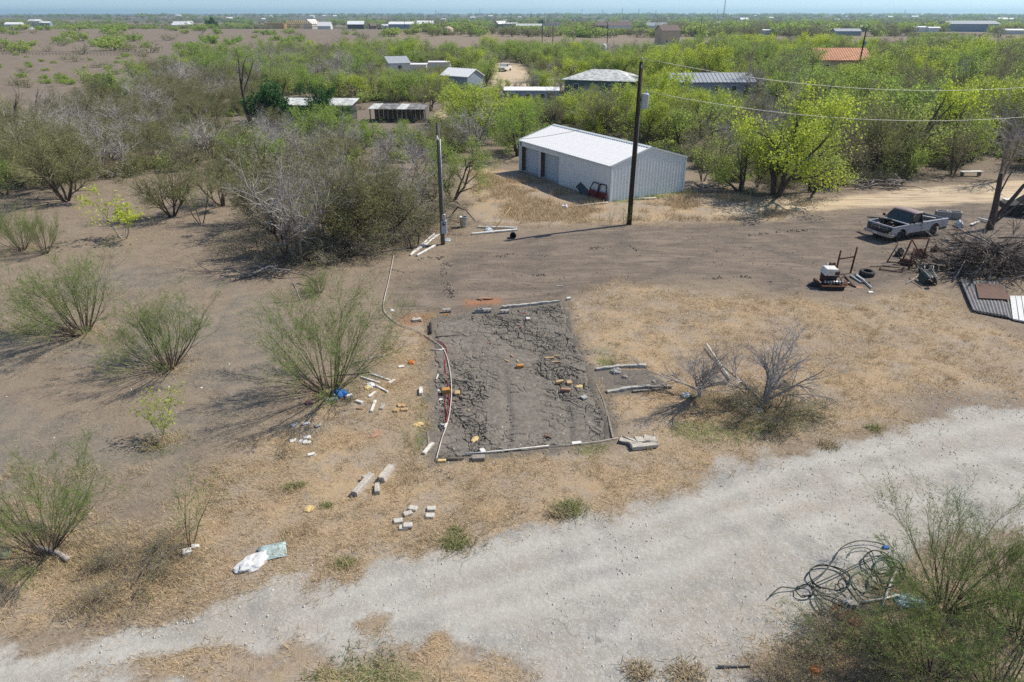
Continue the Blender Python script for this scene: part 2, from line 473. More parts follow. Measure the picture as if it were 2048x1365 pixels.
def ground_material():
    m = NT("ground")
    A = m.attr("za"); B = m.attr("zb"); C = m.attr("zc")
    sa = m.n("ShaderNodeSeparateColor"); m.L(A.outputs["Color"], sa.inputs[0])
    sb = m.n("ShaderNodeSeparateColor"); m.L(B.outputs["Color"], sb.inputs[0])
    sc_ = m.n("ShaderNodeSeparateColor"); m.L(C.outputs["Color"], sc_.inputs[0])
    n_f = m.noise(34, 4, .75); n_m = m.noise(7, 5, .7); n_l = m.noise(1.1, 5, .65); n_xl = m.noise(.28, 4, .6)
    n_fib = m.noise(1, 4, .7, vec=m.mapping((16, 60, 16), (0, 0, .7)), dist=.6)
    n_fib2 = m.noise(1, 4, .7, vec=m.mapping((55, 14, 16), (0, 0, .4)), dist=.6)
    brk = m.math('ADD', m.math('MULTIPLY', n_m, .6), m.math('MULTIPLY', n_f, .4))
    def fac(w, k=1.0, sharp=2.6):
        t = m.math('ADD', w, m.math('MULTIPLY', m.math('SUBTRACT', brk, .5), k))
        return m.math('MULTIPLY_ADD', m.math('SUBTRACT', t, .5), sharp, .5, clamp=True)
    # brownish bare earth
    earth = m.ramp(n_m, [(.25, (.135, .105, .08)), (.5, (.215, .168, .13)), (.75, (.305, .242, .188))])
    earth = m.mix(m.ramp(n_l, [(.36, 0), (.58, .9)]), earth, m.ramp(n_fib, [(.28, (.13, .10, .072)), (.5, (.245, .20, .15)), (.72, (.43, .355, .265))]))
    # grey ashy soil
    ash = m.ramp(n_m, [(.3, (.155, .137, .112)), (.7, (.225, .20, .168))])
    ash = m.mix(m.ramp(n_l, [(.42, 0), (.6, .75)]), ash, m.ramp(n_fib, [(.28, (.14, .112, .084)), (.5, (.26, .215, .165)), (.72, (.44, .37, .28))]))
    col = m.mix(fac(sb.outputs[2], .9), earth, ash)
    # leaf litter under the brush
    lit = m.ramp(n_m, [(.3, (.12, .095, .075)), (.55, (.21, .172, .135)), (.75, (.32, .262, .20))])
    col = m.mix(fac(sc_.outputs[1], 1.0), col, lit)
    farw = m.ramp(m.noise(.006, 4, .6), [(.38, (.085, .095, .05)), (.5, (.12, .115, .07)), (.62, (.16, .12, .10))])
    col = m.mix(m.math('MULTIPLY', m.attr('ze').outputs['Fac'], sc_.outputs[1]), col, farw)
    # far field
    fld = m.ramp(n_xl, [(.35, (.165, .135, .108)), (.65, (.225, .182, .145))])
    fld = m.mix(m.ramp(n_l, [(.5, 0), (.7, .5)]), fld, (.27, .225, .165))
    col = m.mix(fac(sc_.outputs[0], .5), col, fld)
    # yard dirt, streaked by tyres
    str1 = m.noise(1, 5, .65, vec=m.mapping((.32, 1.3, 1), (0, 0, -.32)), dist=1.2)
    str2 = m.noise(1, 4, .6, vec=m.mapping((.7, 5, 1), (0, 0, -.32)), dist=1.6)
    yard = m.ramp(str1, [(.34, (.115, .098, .082)), (.5, (.175, .145, .12)), (.66, (.26, .21, .168))])
    yard = m.mix(m.ramp(str2, [(.5, 0), (.75, .35)]), yard, (.29, .235, .185))
    yard = m.mix(m.ramp(n_l, [(.42, 0), (.62, .6)]), yard, m.ramp(n_m, [(.3, (.14, .113, .09)), (.7, (.29, .225, .172))]))
    yard = m.mix(m.ramp(m.noise(.35, 5, .65), [(.5, 0), (.66, .7)]), yard, m.ramp(n_m, [(.3, (.085, .075, .066)), (.7, (.15, .132, .115))]))
    yard = m.mix(m.ramp(n_f, [(.55, 0), (.8, .35)]), yard, (.13, .112, .098))
    col = m.mix(fac(sa.outputs[2], .9, 2.2), col, yard)
    # dry straw
    s1 = m.ramp(n_fib, [(.26, (.14, .10, .064)), (.48, (.37, .27, .168)), (.72, (.60, .465, .31))])
    s2 = m.ramp(n_fib2, [(.26, (.14, .104, .068)), (.48, (.38, .285, .182)), (.72, (.60, .48, .335))])
    straw = m.mix(n_l, s1, s2)
    straw = m.mix(m.ramp(n_xl, [(.42, 0), (.56, .8)]), straw, m.ramp(n_f, [(.3, (.22, .17, .13)), (.7, (.42, .345, .265))]))
    straw = m.mix(m.ramp(m.noise(.9, 4, .6), [(.56, 0), (.74, .45)]), straw, m.ramp(n_f, [(.3, (.22, .125, .07)), (.7, (.44, .275, .155))]))
    straw = m.mix(m.ramp(m.noise(1.7, 5, .7), [(.56, 0), (.68, .55)]), straw, m.ramp(n_f, [(.3, (.19, .165, .09)), (.7, (.36, .33, .19))]))
    straw = m.mix(m.ramp(m.noise(.62, 5, .65), [(.50, 0), (.60, .75)]), straw, m.ramp(n_m, [(.3, (.235, .20, .165)), (.7, (.40, .345, .285))]))
    col = m.mix(fac(sa.outputs[1], 1.0), col, straw)
    # green flush
    grn = m.ramp(n_f, [(.3, (.10, .13, .045)), (.7, (.20, .22, .085))])
    col = m.mix(m.math('MULTIPLY', fac(m.math('MULTIPLY', sb.outputs[1], m.ramp(m.noise(2.2, 4, .7), [(.38, .45), (.56, 1)])), 1.2), .85), col, grn)
    col = m.mix(m.math('MULTIPLY', fac(sc_.outputs[2], 1.2), .8), col, (.36, .17, .09))
    # sandy track
    snd = m.ramp(m.noise(1, 5, .65, vec=m.mapping((.25, 1.8, 1), (0, 0, -.1)), dist=.4), [(.35, (.30, .235, .165)), (.5, (.50, .40, .28)), (.68, (.60, .495, .36))])
    col = m.mix(fac(sb.outputs[0], .7), col, snd)
    # pale gravel road
    vor = m.n("ShaderNodeTexVoronoi"); vor.inputs["Scale"].default_value = 26; m.L(m.tc.outputs["Object"], vor.inputs["Vector"])
    sepv = m.n("ShaderNodeSeparateColor"); m.L(vor.outputs["Color"], sepv.inputs[0])
    grv = m.ramp(n_l, [(.36, (.29, .28, .256)), (.5, (.352, .341, .314)), (.64, (.43, .418, .388))])
    grv = m.mix(m.ramp(n_xl, [(.42, 0), (.56, .6)]), grv, (.345, .31, .26))
    grv = m.mix(m.ramp(m.noise(2.6, 6, .75), [(.5, 0), (.66, .4)]), grv, (.50, .485, .445))
    grv = m.mix(m.ramp(m.noise(1.7, 6, .75, dist=.5), [(.53, 0), (.68, .35)]), grv, (.27, .25, .22))
    grv = m.mix(m.ramp(m.noise(.8, 6, .7), [(.57, 0), (.7, .5)]), grv, m.ramp(n_fib, [(.3, (.25, .20, .15)), (.7, (.46, .39, .30))]))
    grv = m.mix(m.ramp(m.noise(.42, 5, .7), [(.53, 0), (.62, .6)]), grv, (.24, .235, .226))
    grv = m.mix(m.math('MULTIPLY', m.ramp(sepv.outputs[0], [(.62, 0), (.95, 1)]), .28), grv, (.62, .61, .58))
    grv = m.mix(m.math('MULTIPLY', m.ramp(sepv.outputs[1], [(.75, 0), (.98, 1)]), .25), grv, (.24, .195, .185))
    grv = m.mix(m.ramp(n_f, [(.26, .3), (.45, 0)]), grv, (.25, .24, .225))
    rt = m.attr('rut').outputs['Fac']
    grv = m.mix(m.math('MULTIPLY', rt, m.ramp(n_m, [(.3, .35), (.65, .85)])), grv, m.ramp(n_m, [(.3, (.42, .405, .37)), (.7, (.50, .485, .445))]))
    # cracks in the old surface
    wv = m.n("ShaderNodeVectorMath", operation='ADD')
    nz = m.n("ShaderNodeTexNoise"); nz.inputs["Scale"].default_value = 1.3; nz.inputs["Detail"].default_value = 5; m.L(m.tc.outputs["Object"], nz.inputs["Vector"])
    m.L(m.tc.outputs["Object"], wv.inputs[0]); m.L(nz.outputs["Color"], wv.inputs[1])
    vc = m.n("ShaderNodeTexVoronoi", feature='DISTANCE_TO_EDGE'); vc.inputs["Scale"].default_value = .33; m.L(wv.outputs[0], vc.inputs["Vector"])
    crk = m.math('MULTIPLY', m.ramp(vc.outputs["Distance"], [(0, 1), (.007, 0)]), m.ramp(m.noise(.5, 3), [(.54, 0), (.64, .5)]))
    grv = m.mix(crk, grv, (.10, .095, .09))
    col = m.mix(fac(sa.outputs[0], .9, 3.0), col, grv)
    # bare grey plot soil
    gry = m.ramp(n_m, [(.3, (.125, .11, .093)), (.7, (.20, .178, .152))])
    col = m.mix(fac(m.attr("zd").outputs["Fac"], .8, 2), col, gry)
    m.L(col, m.b.inputs["Base Color"]); m.b.inputs["Roughness"].default_value = .95; m.b.inputs["Specular IOR Level"].default_value = .1
    hgt = m.math('ADD', m.math('MULTIPLY', n_f, .5), m.math('ADD', m.math('MULTIPLY', n_fib, .5), m.math('MULTIPLY', n_m, 1.2)))
    m.bump(hgt, .55, .06)
    return m.mat

def far_col(m):
    return m

MT['ground'] = ground_material()

def axis(lo, hi, step, ends):
    a = list(np.arange(lo, hi + step * .5, step))
    g = step; p = hi
    up = []
    while p < ends[1]:
        g *= 1.10; p += g; up.append(p)
    g = step; p = lo; dn = []
    while p > ends[0]:
        g *= 1.10; p -= g; dn.append(p)
    return np.array(dn[::-1] + a + up)

gx = axis(-40, 46, .21, (-9000, 9000)); gy = axis(6, 72, .21, (-3000, 12000))
GX, GY = np.meshgrid(gx, gy)
gxf, gyf = GX.ravel(), GY.ravel()
gzf = relief(gxf, gyf)
ZN = zones(gxf, gyf)
padin = smooth(.15, .5, sd(P_PAD, gxf, gyf))
gzf = gzf - .28 * padin
# wheel ruts across the yard
for a, b in (((840, 560), (1500, 470)), ((830, 590), (1500, 500)), ((880, 600), (1400, 545))):
    pa, pb = np.array(at(*a)), np.array(at(*b)); e = (pb - pa) / np.linalg.norm(pb - pa)
    u = (gxf - pa[0]) * e[0] + (gyf - pa[1]) * e[1]; v = -(gxf - pa[0]) * e[1] + (gyf - pa[1]) * e[0] + .8 * np.sin(u * .22)
    gzf = gzf - .05 * np.exp(-(v / .22) ** 2) * smooth(0, 2, u) * smooth(0, 3, np.linalg.norm(pb - pa) - u) * (fbm(gxf, gyf, 1.1, 2, 77) > .35)
nxv, nyv = len(gx), len(gy)
idx = np.arange(nxv * nyv).reshape(nyv, nxv)
quads = np.stack([idx[:-1, :-1], idx[:-1, 1:], idx[1:, 1:], idx[1:, :-1]], -1).reshape(-1, 4)
def qavg(a): return a[quads].mean(1)
cls = np.zeros(len(quads), int)
cls[qavg(ZN['yard']) > .5] = 3
cls[qavg(ZN['sand']) > .5] = 2
cls[qavg(ZN['road']) > .5] = 1
names = {0: "ground", 1: "gravel_road", 2: "sandy_track", 3: "dirt_yard"}

TRACKS = [np.array([at(*p) for p in L]) for L in ([(-60, 1310), (200, 1285), (420, 1250), (640, 1205), (880, 1140), (1130, 1080), (1350, 1025), (1560, 950), (1800, 880), (2100, 830)],
    [(-60, 1345), (200, 1318), (480, 1290), (760, 1240), (1000, 1180), (1260, 1110), (1500, 1030), (1740, 950), (2100, 890)], [(900, 1265), (1130, 1200), (1380, 1120), (1640, 1050), (1900, 990), (2100, 965)], [(700, 1190), (960, 1110), (1200, 1060)])]
def line_dist(Ls, x, y):
    d = np.full(x.shape, 99.0)
    for L in Ls:
        for a, b in zip(L[:-1], L[1:]):
            e = b - a; t = np.clip(((x - a[0]) * e[0] + (y - a[1]) * e[1]) / (e @ e), 0, 1)
            d = np.minimum(d, np.hypot(x - a[0] - e[0] * t, y - a[1] - e[1] * t))
    return d
td = line_dist(TRACKS, gxf + .5 * (fbm(gxf, gyf, 3, 2, 211) - .5), gyf + .5 * (fbm(gxf, gyf, 3, 2, 212) - .5))
ZN['rut'] = np.exp(-(td / .30) ** 2) * smooth(.3, .5, fbm(gxf, gyf, 2.5, 3, 213))
gzf = gzf - .025 * np.exp(-(td / .3) ** 2) * ZN['road']

def set_zone_attrs(me, Z, ids):
    def col(name, r, g, b):
        a = me.attributes.new(name, 'FLOAT_COLOR', 'POINT')
        d = np.ones((len(ids), 4), np.float32); d[:, 0] = r[ids]; d[:, 1] = g[ids]; d[:, 2] = b[ids]
        a.data.foreach_set("color", d.ravel())
    col("za", Z['road'], Z['straw'], Z['yard']); col("zb", Z['sand'], Z['green'], Z['ash']); col("zc", Z['field'], Z['wood'], Z['rust'])
    for nm, key in (("zd", 'grey'), ("ze", 'far'), ("rut", 'rut')):
        a = me.attributes.new(nm, 'FLOAT', 'POINT'); a.data.foreach_set("value", Z[key][ids].astype(np.float32))

gv = np.stack([gxf, gyf, gzf], 1)
for k, nm in names.items():
    q = quads[cls == k]
    ids, inv = np.unique(q, return_inverse=True)
    me = np_mesh(nm, gv[ids], quads=inv.reshape(-1, 4), mats=[MT['ground']], smooth_=True)
    set_zone_attrs(me, ZN, ids)
    set_props(link(nm, me), kind="structure")

# ---- the cracked plot: clods and cracks as real relief
def build_plot():
    A_, B_, C_, D_ = [np.array(p) for p in (P_PAD[3], P_PAD[2], P_PAD[1], P_PAD[0])]
    nu, nv = 290, 560
    u, v = np.meshgrid(np.linspace(0, 1, nu), np.linspace(0, 1, nv))
    x = (A_[0] * (1 - u) + B_[0] * u) * (1 - v) + (D_[0] * (1 - u) + C_[0] * u) * v
    y = (A_[1] * (1 - u) + B_[1] * u) * (1 - v) + (D_[1] * (1 - u) + C_[1] * u) * v
    x = x + (fbm(x, y, .9, 4, 3) - .5) * .75; y = y + (fbm(x, y, .9, 4, 4) - .5) * .75
    xf, yf = x.ravel(), y.ravel()
    rg = np.random.default_rng(3)
    wx = xf + (fbm(xf, yf, .5, 3, 51) - .5) * .5; wy = yf + (fbm(xf, yf, .5, 3, 52) - .5) * .5
    def cells(step, seed):
        ix = np.floor(wx / step); iy = np.floor(wy / step)
        d1 = np.full(xf.shape, 9.); d2 = d1.copy(); lvl = np.zeros(xf.shape)
        for dx in (-1, 0, 1):
            for dy in (-1, 0, 1):
                jx, jy = ix + dx, iy + dy
                px = (jx + hash2(jx, jy, seed)) * step; py = (jy + hash2(jx, jy, seed + 1)) * step
                d = np.hypot(wx - px, wy - py)
                lv = hash2(jx, jy, seed + 2)
                n = d < d1
                d2 = np.where(n, d1, np.minimum(d2, d)); lvl = np.where(n, lv, lvl); d1 = np.where(n, d, d1)
        return d2 - d1, lvl
    e1, l1 = cells(.62, 61); e2, l2 = cells(.27, 71)
    amp = smooth(.36, .54, fbm(xf, yf, 1.9, 3, 81)) * .75 + .25
    amp *= np.where((xf > -.9) & (xf < 1.0) & (yf < 22.5), .35, 1)
    e3, l3 = cells(.11, 75)
    def cut(e, w): return np.clip(1 - e / w, 0, 1) ** .7
    fis = smooth(.40, .56, fbm(xf, yf, 1.2, 3, 8))
    h = relief(xf, yf) + .03
    h -= amp * .115 * cut(e1, .042) * (.35 + .9 * fis)
    h -= amp * .06 * cut(e2, .032) * (.25 + .9 * smooth(.38, .6, fbm(xf, yf, .8, 2, 18)))
    h -= amp * .025 * cut(e3, .03)
    h += amp * (.018 * (l1 - .5) + .026 * (l2 - .5) + .016 * (l3 - .5)) + .018 * (fbm(xf, yf, .14, 3, 91) - .5) + .06 * (fbm(xf, yf, 2.4, 2, 93) - .5)
    # two shallow wheel lines
    for x0 in (-.2, 1.9):
        h -= .06 * np.exp(-((xf - x0 - .1 * np.sin(yf)) / .17) ** 2) * smooth(18.4, 19.4, yf) * smooth(25, 22.5, yf)
    edge = np.minimum.reduce([u.ravel() * 6, (1 - u.ravel()) * 6, v.ravel() * 12, (1 - v.ravel()) * 12])
    h -= .16 * smooth(.16, 0, edge)
    ii = np.arange(nu * nv).reshape(nv, nu)
    q = np.stack([ii[:-1, :-1], ii[:-1, 1:], ii[1:, 1:], ii[1:, :-1]], -1).reshape(-1, 4)
    m = NT("plot_soil")
    nf = m.noise(30, 4, .7); nl = m.noise(.8, 5, .65); nm_ = m.noise(6, 5, .7)
    c = m.ramp(nm_, [(.28, (.115, .103, .088)), (.5, (.178, .16, .138)), (.74, (.25, .228, .197))])
    c = m.mix(m.ramp(nl, [(.5, 0), (.66, .6)]), c, (.245, .222, .19))
    c = m.mix(m.ramp(nf, [(.62, 0), (.75, .5)]), c, (.33, .31, .285))
    m.L(c, m.b.inputs["Base Color"]); m.b.inputs["Roughness"].default_value = .95; m.b.inputs["Specular IOR Level"].default_value = .1
    m.bump(m.math('ADD', nf, nm_), .5, .03)
    me = np_mesh("cracked_soil_plot", np.stack([xf, yf, h], 1), quads=q, mats=[m.mat], smooth_=False)
    set_props(link("cracked_soil_plot", me), kind="structure")
build_plot()

# ---- dry grass, green grass, gravel stones: uncountable
def scatter(n, box, weight, rg):
    x = rg.uniform(box[0], box[1], n); y = rg.uniform(box[2], box[3], n)
    Z = zones(x, y); w = weight(Z, x, y)
    k = rg.uniform(0, 1, n) < w
    return x[k], y[k]

def blades(x, y, rg, nb, length, width, flat, spread):
    n = len(x); N = n * nb
    bx = np.repeat(x, nb) + rg.normal(0, spread, N); by = np.repeat(y, nb) + rg.normal(0, spread, N)
    bz = relief(bx, by)
    az = rg.uniform(0, 2 * np.pi, N); el = np.clip(rg.normal(flat, .3, N), .03, 1.5)
    L = length * rg.uniform(.5, 1.3, N)
    d = np.stack([np.cos(az) * np.cos(el), np.sin(az) * np.cos(el), np.sin(el)], 1)
    s = np.stack([-np.sin(az), np.cos(az), np.zeros(N)], 1) * (width * rg.uniform(.6, 1.3, N))[:, None]
    p = np.stack([bx, by, bz + .005], 1); tip = p + d * L[:, None]
    v = np.stack([p - s, p + s, tip], 1).reshape(-1, 3)
    return v, np.arange(N * 3).reshape(-1, 3)

MT['straw'] = leaf_mat("straw_blade", (.68, .525, .33), (.68, .525, .33), .85, .2)
MT['litter'] = leaf_mat("litter_straw", (.50, .41, .30), (.50, .41, .30), .9, .1)
MT['grass'] = leaf_mat("grass_blade", (.17, .22, .07), (.17, .22, .07), .8, .25)
def grass_patch(name, n, box, wt, seed, nb, L, W, fl, sp, mat):
    rg = np.random.default_rng(seed)
    x, y = scatter(n, box, wt, rg)
    v, t = blades(x, y, rg, nb, L, W, fl, sp)
    set_props(link(name, np_mesh(name, v, tris=t, mats=[MT[mat]])), kind="stuff")
nopad = lambda x, y: (sd(P_PAD, x, y) < -.1) * (sd(P_NOTCH, x, y) < 0)
grass_patch("dry_grass", 150000, (-16, 34, 10, 46), lambda Z, x, y: np.clip(Z['straw'] * 1.2 * (1 - Z['road']) * (.25 + 1.5 * smooth(.4, .6, fbm(x, y, 1.2, 3, 15))) * nopad(x, y), 0, 1), 5, 6, .17, .0055, .4, .09, 'straw')
grass_patch("straw_tufts", 15000, (-15, 33, 11, 46), lambda Z, x, y: np.clip(Z['straw'] * (1 - Z['road']) * smooth(.48, .66, fbm(x, y, .9, 3, 25)) * nopad(x, y), 0, 1) * .8, 55, 20, .20, .006, .95, .07, 'straw')
grass_patch("dry_weeds", 26000, (-6, 24, 42, 64), lambda Z, x, y: np.clip(sd(P_STRAW2, x, y), 0, 1) * smooth(.42, .6, fbm(x, y, 2.2, 3, 19)), 6, 7, .36, .012, .8, .16, 'straw')
grass_patch("green_grass", 70000, (-12, 24, 8.6, 58), lambda Z, x, y: np.clip(Z['green'] * 1.0, 0, 1) * nopad(x, y) * smooth(.35, .6, fbm(x, y, .7, 3, 23)), 8, 6, .15, .009, .75, .08, 'grass')
grass_patch("dry_litter", 90000, (-40, -3, 12, 60), lambda Z, x, y: (1 - Z['road']) * smooth(.45, .65, fbm(x, y, 2.5, 3, 29)) * .7 * (sd(P_PAD, x, y) < -.3), 9, 3, .24, .0055, .12, .2, 'litter')
grass_patch("roadside_weeds", 9000, (-16, 14, 10, 18), lambda Z, x, y: (1 - Z['road']) * smooth(.5, .62, fbm(x, y, 1.1, 3, 33)) * .6, 10, 9, .24, .006, .9, .10, 'straw')

def stones(name, n, box, wt, seed, s0, s1, mat):
    rg = np.random.default_rng(seed)
    x, y = scatter(n, box, wt, rg); n = len(x)
    o = np.array([(1, 0, 0), (0, 1, 0), (-1, 0, 0), (0, -1, 0), (0, 0, .8), (0, 0, -.5)], float)
    f = np.array([(0, 1, 4), (1, 2, 4), (2, 3, 4), (3, 0, 4), (1, 0, 5), (2, 1, 5), (3, 2, 5), (0, 3, 5)])
    s = rg.uniform(0, 1, n) ** 3 * (s1 - s0) + s0
    v = o[None] * rg.uniform(.6, 1.4, (n, 6, 1)) * s[:, None, None]
    a = rg.uniform(0, 6.28, n); c, si = np.cos(a)[:, None], np.sin(a)[:, None]
    vx = v[:, :, 0] * c - v[:, :, 1] * si; vy = v[:, :, 0] * si + v[:, :, 1] * c
    v = np.stack([vx + x[:, None], vy + y[:, None], v[:, :, 2] + relief(x, y)[:, None] + .2 * s[:, None]], -1).reshape(-1, 3)
    t = (f[None] + (np.arange(n) * 6)[:, None, None]).reshape(-1, 3)
    set_props(link(name, np_mesh(name, v, tris=t, mats=[mat])), kind="stuff")
MT['stone'] = leaf_mat("pale_stone", (.58, .565, .53), (.58, .565, .53), .22, 0)
MT['clod'] = leaf_mat("dark_clod", (.26, .23, .20), (.26, .23, .20), .6, 0)
MT['chip'] = leaf_mat("rubbish_chip", (.72, .70, .66), (.7, .68, .62), .6, 0)
stones("road_stones", 22000, (-13, 22, 10, 27), lambda Z, x, y: Z['road'] * .9 * smooth(.35, .6, fbm(x, y, 2.2, 3, 62)), 12, .008, .034, MT['stone'])
stones("yard_clods", 9000, (-8, 34, 26, 50), lambda Z, x, y: np.maximum(Z['yard'], .25) * (sd(P_PAD, x, y) < -.2) * (1 - Z['road']), 13, .01, .05, MT['clod'])
stones("plot_crumbs", 9000, (-4.5, 4.5, 17, 33), lambda Z, x, y: (sd(P_PAD, x, y) > -.6) * .8 * smooth(.4, .6, fbm(x, y, 1.5, 2, 191)), 16, .012, .05, MT["clod"])
stones("plot_chips", 900, (-4.5, 4.5, 17, 33), lambda Z, x, y: (sd(P_PAD, x, y) > -.5) * .55, 17, .012, .045, MT["chip"])
RUTS = [np.array([at(*p) for p in L]) for L in ([(884, 515), (887, 545), (893, 570), (905, 592)], [(838, 520), (862, 514), (884, 520), (900, 532)], [(780, 540), (805, 545), (820, 552)], [(930, 560), (1010, 548), (1100, 552)], [(1180, 500), (1240, 496), (1300, 505)], [(1430, 560), (1490, 552), (1540, 566)], [(1500, 470), (1570, 462), (1640, 458)], [(760, 690), (790, 684)], [(960, 515), (1040, 508), (1100, 515)])]
def near_ruts(x, y):
    d = np.full(x.shape, 9.0)
    for L in RUTS:
        for a, b in zip(L[:-1], L[1:]):
            e = b - a; t = np.clip(((x - a[0]) * e[0] + (y - a[1]) * e[1]) / (e @ e), 0, 1)
            d = np.minimum(d, np.hypot(x - a[0] - e[0] * t, y - a[1] - e[1] * t))
    return d
MT['darkclod'] = leaf_mat("turned_soil", (.19, .16, .135), (.19, .16, .135), .5, 0)
stones("scattered_gravel", 14000, (8, 26, 20, 30), lambda Z, x, y: np.clip(sd(poly_px((1820, 855), (1850, 765), (1960, 760), (2048, 775), (2048, 815), (1900, 830)), x, y) + .6, 0, 1) * .8, 19, .012, .045, MT["stone"])
stones("turned_clods", 60000, (-9, 20, 30, 46), lambda Z, x, y: np.exp(-(near_ruts(x, y) / .16) ** 2) * smooth(.35, .6, fbm(x, y, .7, 2, 201)), 18, .015, .09, MT["darkclod"])
stones("pale_chips", 6500, (-30, 36, 11, 50), lambda Z, x, y: .22 * (1 - Z['road']) * (fbm(x, y, 3, 2, 44) > .5) * (sd(P_PAD, x, y) < -.2), 14, .012, .05, MT['chip'])
# ------------------------------------------------------------------ trees: how they grow
def grow(rg, stems, lev):
    """stems: list of (position, direction, length, radius); lev: one dict of habits per order of branching"""
    segs = []; tips = []
    def rot_about(d, ang):
        a = rg.normal(size=3); a -= d * a.dot(d); a /= np.linalg.norm(a) + 1e-9
        return d * math.cos(ang) + a * math.sin(ang)
    def branch(p, d, L, r, k):
        h = lev[k]; n = h['seg']; st = L / n; last = k == len(lev) - 1
        kids = [] if last else np.sort(rg.uniform(h.get('t0', .3), 1.0, h['kids']))
        if not last and len(kids): kids[-1] = 1.0
        ki = 0
        for i in range(n):
            d = d + rg.normal(size=3) * h['wob']; d[2] += h.get('up', 0); d /= np.linalg.norm(d)
            q = p + d * st
            r1 = r * (1 - (i + 1) / n * h.get('taper', .75)); r0 = r * (1 - i / n * h.get('taper', .75))
            segs.append((*p, *q, r0, max(r1, h.get('rmin', .002)), k))
            while ki < len(kids) and kids[ki] <= (i + 1) / n + 1e-6:
                t = kids[ki]; ki += 1
                cd = rot_about(d, R(h['ang']) * rg.uniform(.6, 1.3))
                branch(p + d * st * (t * n - i), cd, L * h['ratio'] * rg.uniform(.65, 1.25) * (1.15 - .4 * t), max(r1 * .75, .003), k + 1)
            if k >= h.get('leaf_from', 99) or last: tips.append((*q, *d, k))
            p = q
    for s in stems: branch(np.array(s[0], float), np.array(s[1], float) / np.linalg.norm(s[1]), s[2], s[3], 0)
    return np.array(segs), np.array(tips)

def seg_mesh(segs, n):
    p0, p1, r0, r1 = segs[:, 0:3], segs[:, 3:6], segs[:, 6], segs[:, 7]
    d = p1 - p0; d /= np.linalg.norm(d, axis=1)[:, None] + 1e-9
    a = np.where(np.abs(d[:, 2:3]) > .9, np.array([[1., 0, 0]]), np.array([[0, 0, 1.]]))
    a = a - d * (a * d).sum(1)[:, None]; a /= np.linalg.norm(a, axis=1)[:, None]
    b = np.cross(d, a); V = []
    for p, r in ((p0, r0), (p1, r1)):
        for k in range(n):
            t = 2 * math.pi * k / n
            V.append(p + (a * math.cos(t) + b * math.sin(t)) * r[:, None])
    N = len(segs); v = np.stack(V, 1).reshape(-1, 3)
    base = (np.arange(N) * 2 * n)[:, None]; Q = []
    for k in range(n):
        l = (k + 1) % n
        Q.append(np.concatenate([base + k, base + l, base + n + l, base + n + k], 1))
    return v, np.stack(Q, 1).reshape(-1, 4)

def leaf_mesh(c, rg, per, la, lb, spread, droop=0.0, dirs=None):
    n = len(c) * per
    p = np.repeat(c, per, 0) + rg.normal(0, spread, (n, 3))
    u = rg.normal(size=(n, 3))
    if dirs is not None: u = np.repeat(dirs, per, 0) + u * .55
    u[:, 2] -= droop
    u /= np.linalg.norm(u, axis=1)[:, None]
    w = rg.normal(size=(n, 3)); w = np.cross(u, w); w /= np.linalg.norm(w, axis=1)[:, None]
    s = rg.uniform(.6, 1.35, n)[:, None]
    a = u * la * s; b = w * lb * s
    v = np.stack([p, p + a * .45 + b, p + a, p + a * .45 - b], 1).reshape(-1, 3)
    return v, np.arange(n * 4).reshape(-1, 4)

MT['bark'] = M_("mesquite_bark", (.12, .095, .078), (.06, .048, .04), 9, .95)
MT['palebark'] = M_("bleached_bark", (.40, .365, .33), (.22, .195, .175), 7, .9)
MT['deadbark'] = M_("dead_bark", (.27, .235, .21), (.15, .128, .112), 7, .9)
MT['twig_green'] = leaf_mat("green_twig", (.205, .22, .095), (.22, .225, .11), .6, 0)
MT['twig_olive'] = leaf_mat("olive_twig", (.27, .265, .135), (.31, .29, .175), .6, .1)
MT['twig_grey'] = leaf_mat("grey_twig", (.50, .46, .425), (.42, .385, .36), .5, 0)
MT['twig_brown'] = leaf_mat("brown_twig", (.24, .20, .165), (.29, .25, .21), .6, 0)
MT['leaf_green'] = leaf_mat("fine_leaf", (.215, .315, .085), (.24, .31, .10), .5, .4)
MT['leaf_lime'] = leaf_mat("new_leaf", (.60, .70, .08), (.44, .54, .11), .5, .5)
MT['leaf_mid'] = leaf_mat("spring_leaf", (.34, .50, .09), (.46, .53, .15), .5, .5)
MT['leaf_olive'] = leaf_mat("olive_leaf", (.29, .29, .12), (.33, .31, .16), .5, .35)
MT['leaf_dark'] = leaf_mat("evergreen_leaf", (.085, .19, .055), (.07, .15, .05), .6, .3)

PROTO = {}
def proto(kind, segs, tips, rg, bark, twig, leaf=None, per=1, la=.1, lb=.02, spread=.05, droop=0., split=None, use_dirs=False, thick=6):
    split = split if split is not None else .02
    big = segs[:, 6] >= split
    zmax = max(segs[:, 5].max(), 1e-3)
    v, q = seg_mesh(segs[big], thick)
    trunk = np_mesh(kind + "_trunk", v, quads=q, mats=[MT[bark]], smooth_=True)
    v, q = seg_mesh(segs[~big], 3) if (~big).any() else (np.zeros((0, 3)), np.zeros((0, 4), int)); mi = np.zeros(len(q), int); mats = [MT[twig]]
    if leaf and per:
        vl, ql = leaf_mesh(tips[:, :3], rg, per, la, lb, spread, droop, tips[:, 3:6] if use_dirs else None)
        q = np.concatenate([q, ql + len(v)]); v = np.concatenate([v, vl]); mi = np.concatenate([mi, np.ones(len(ql), int)]); mats.append(MT[leaf])
    crown = np_mesh(kind + "_crown", v, quads=q, mats=mats, qm=mi) if len(v) else None
    PROTO.setdefault(kind, []).append((trunk, crown, zmax))

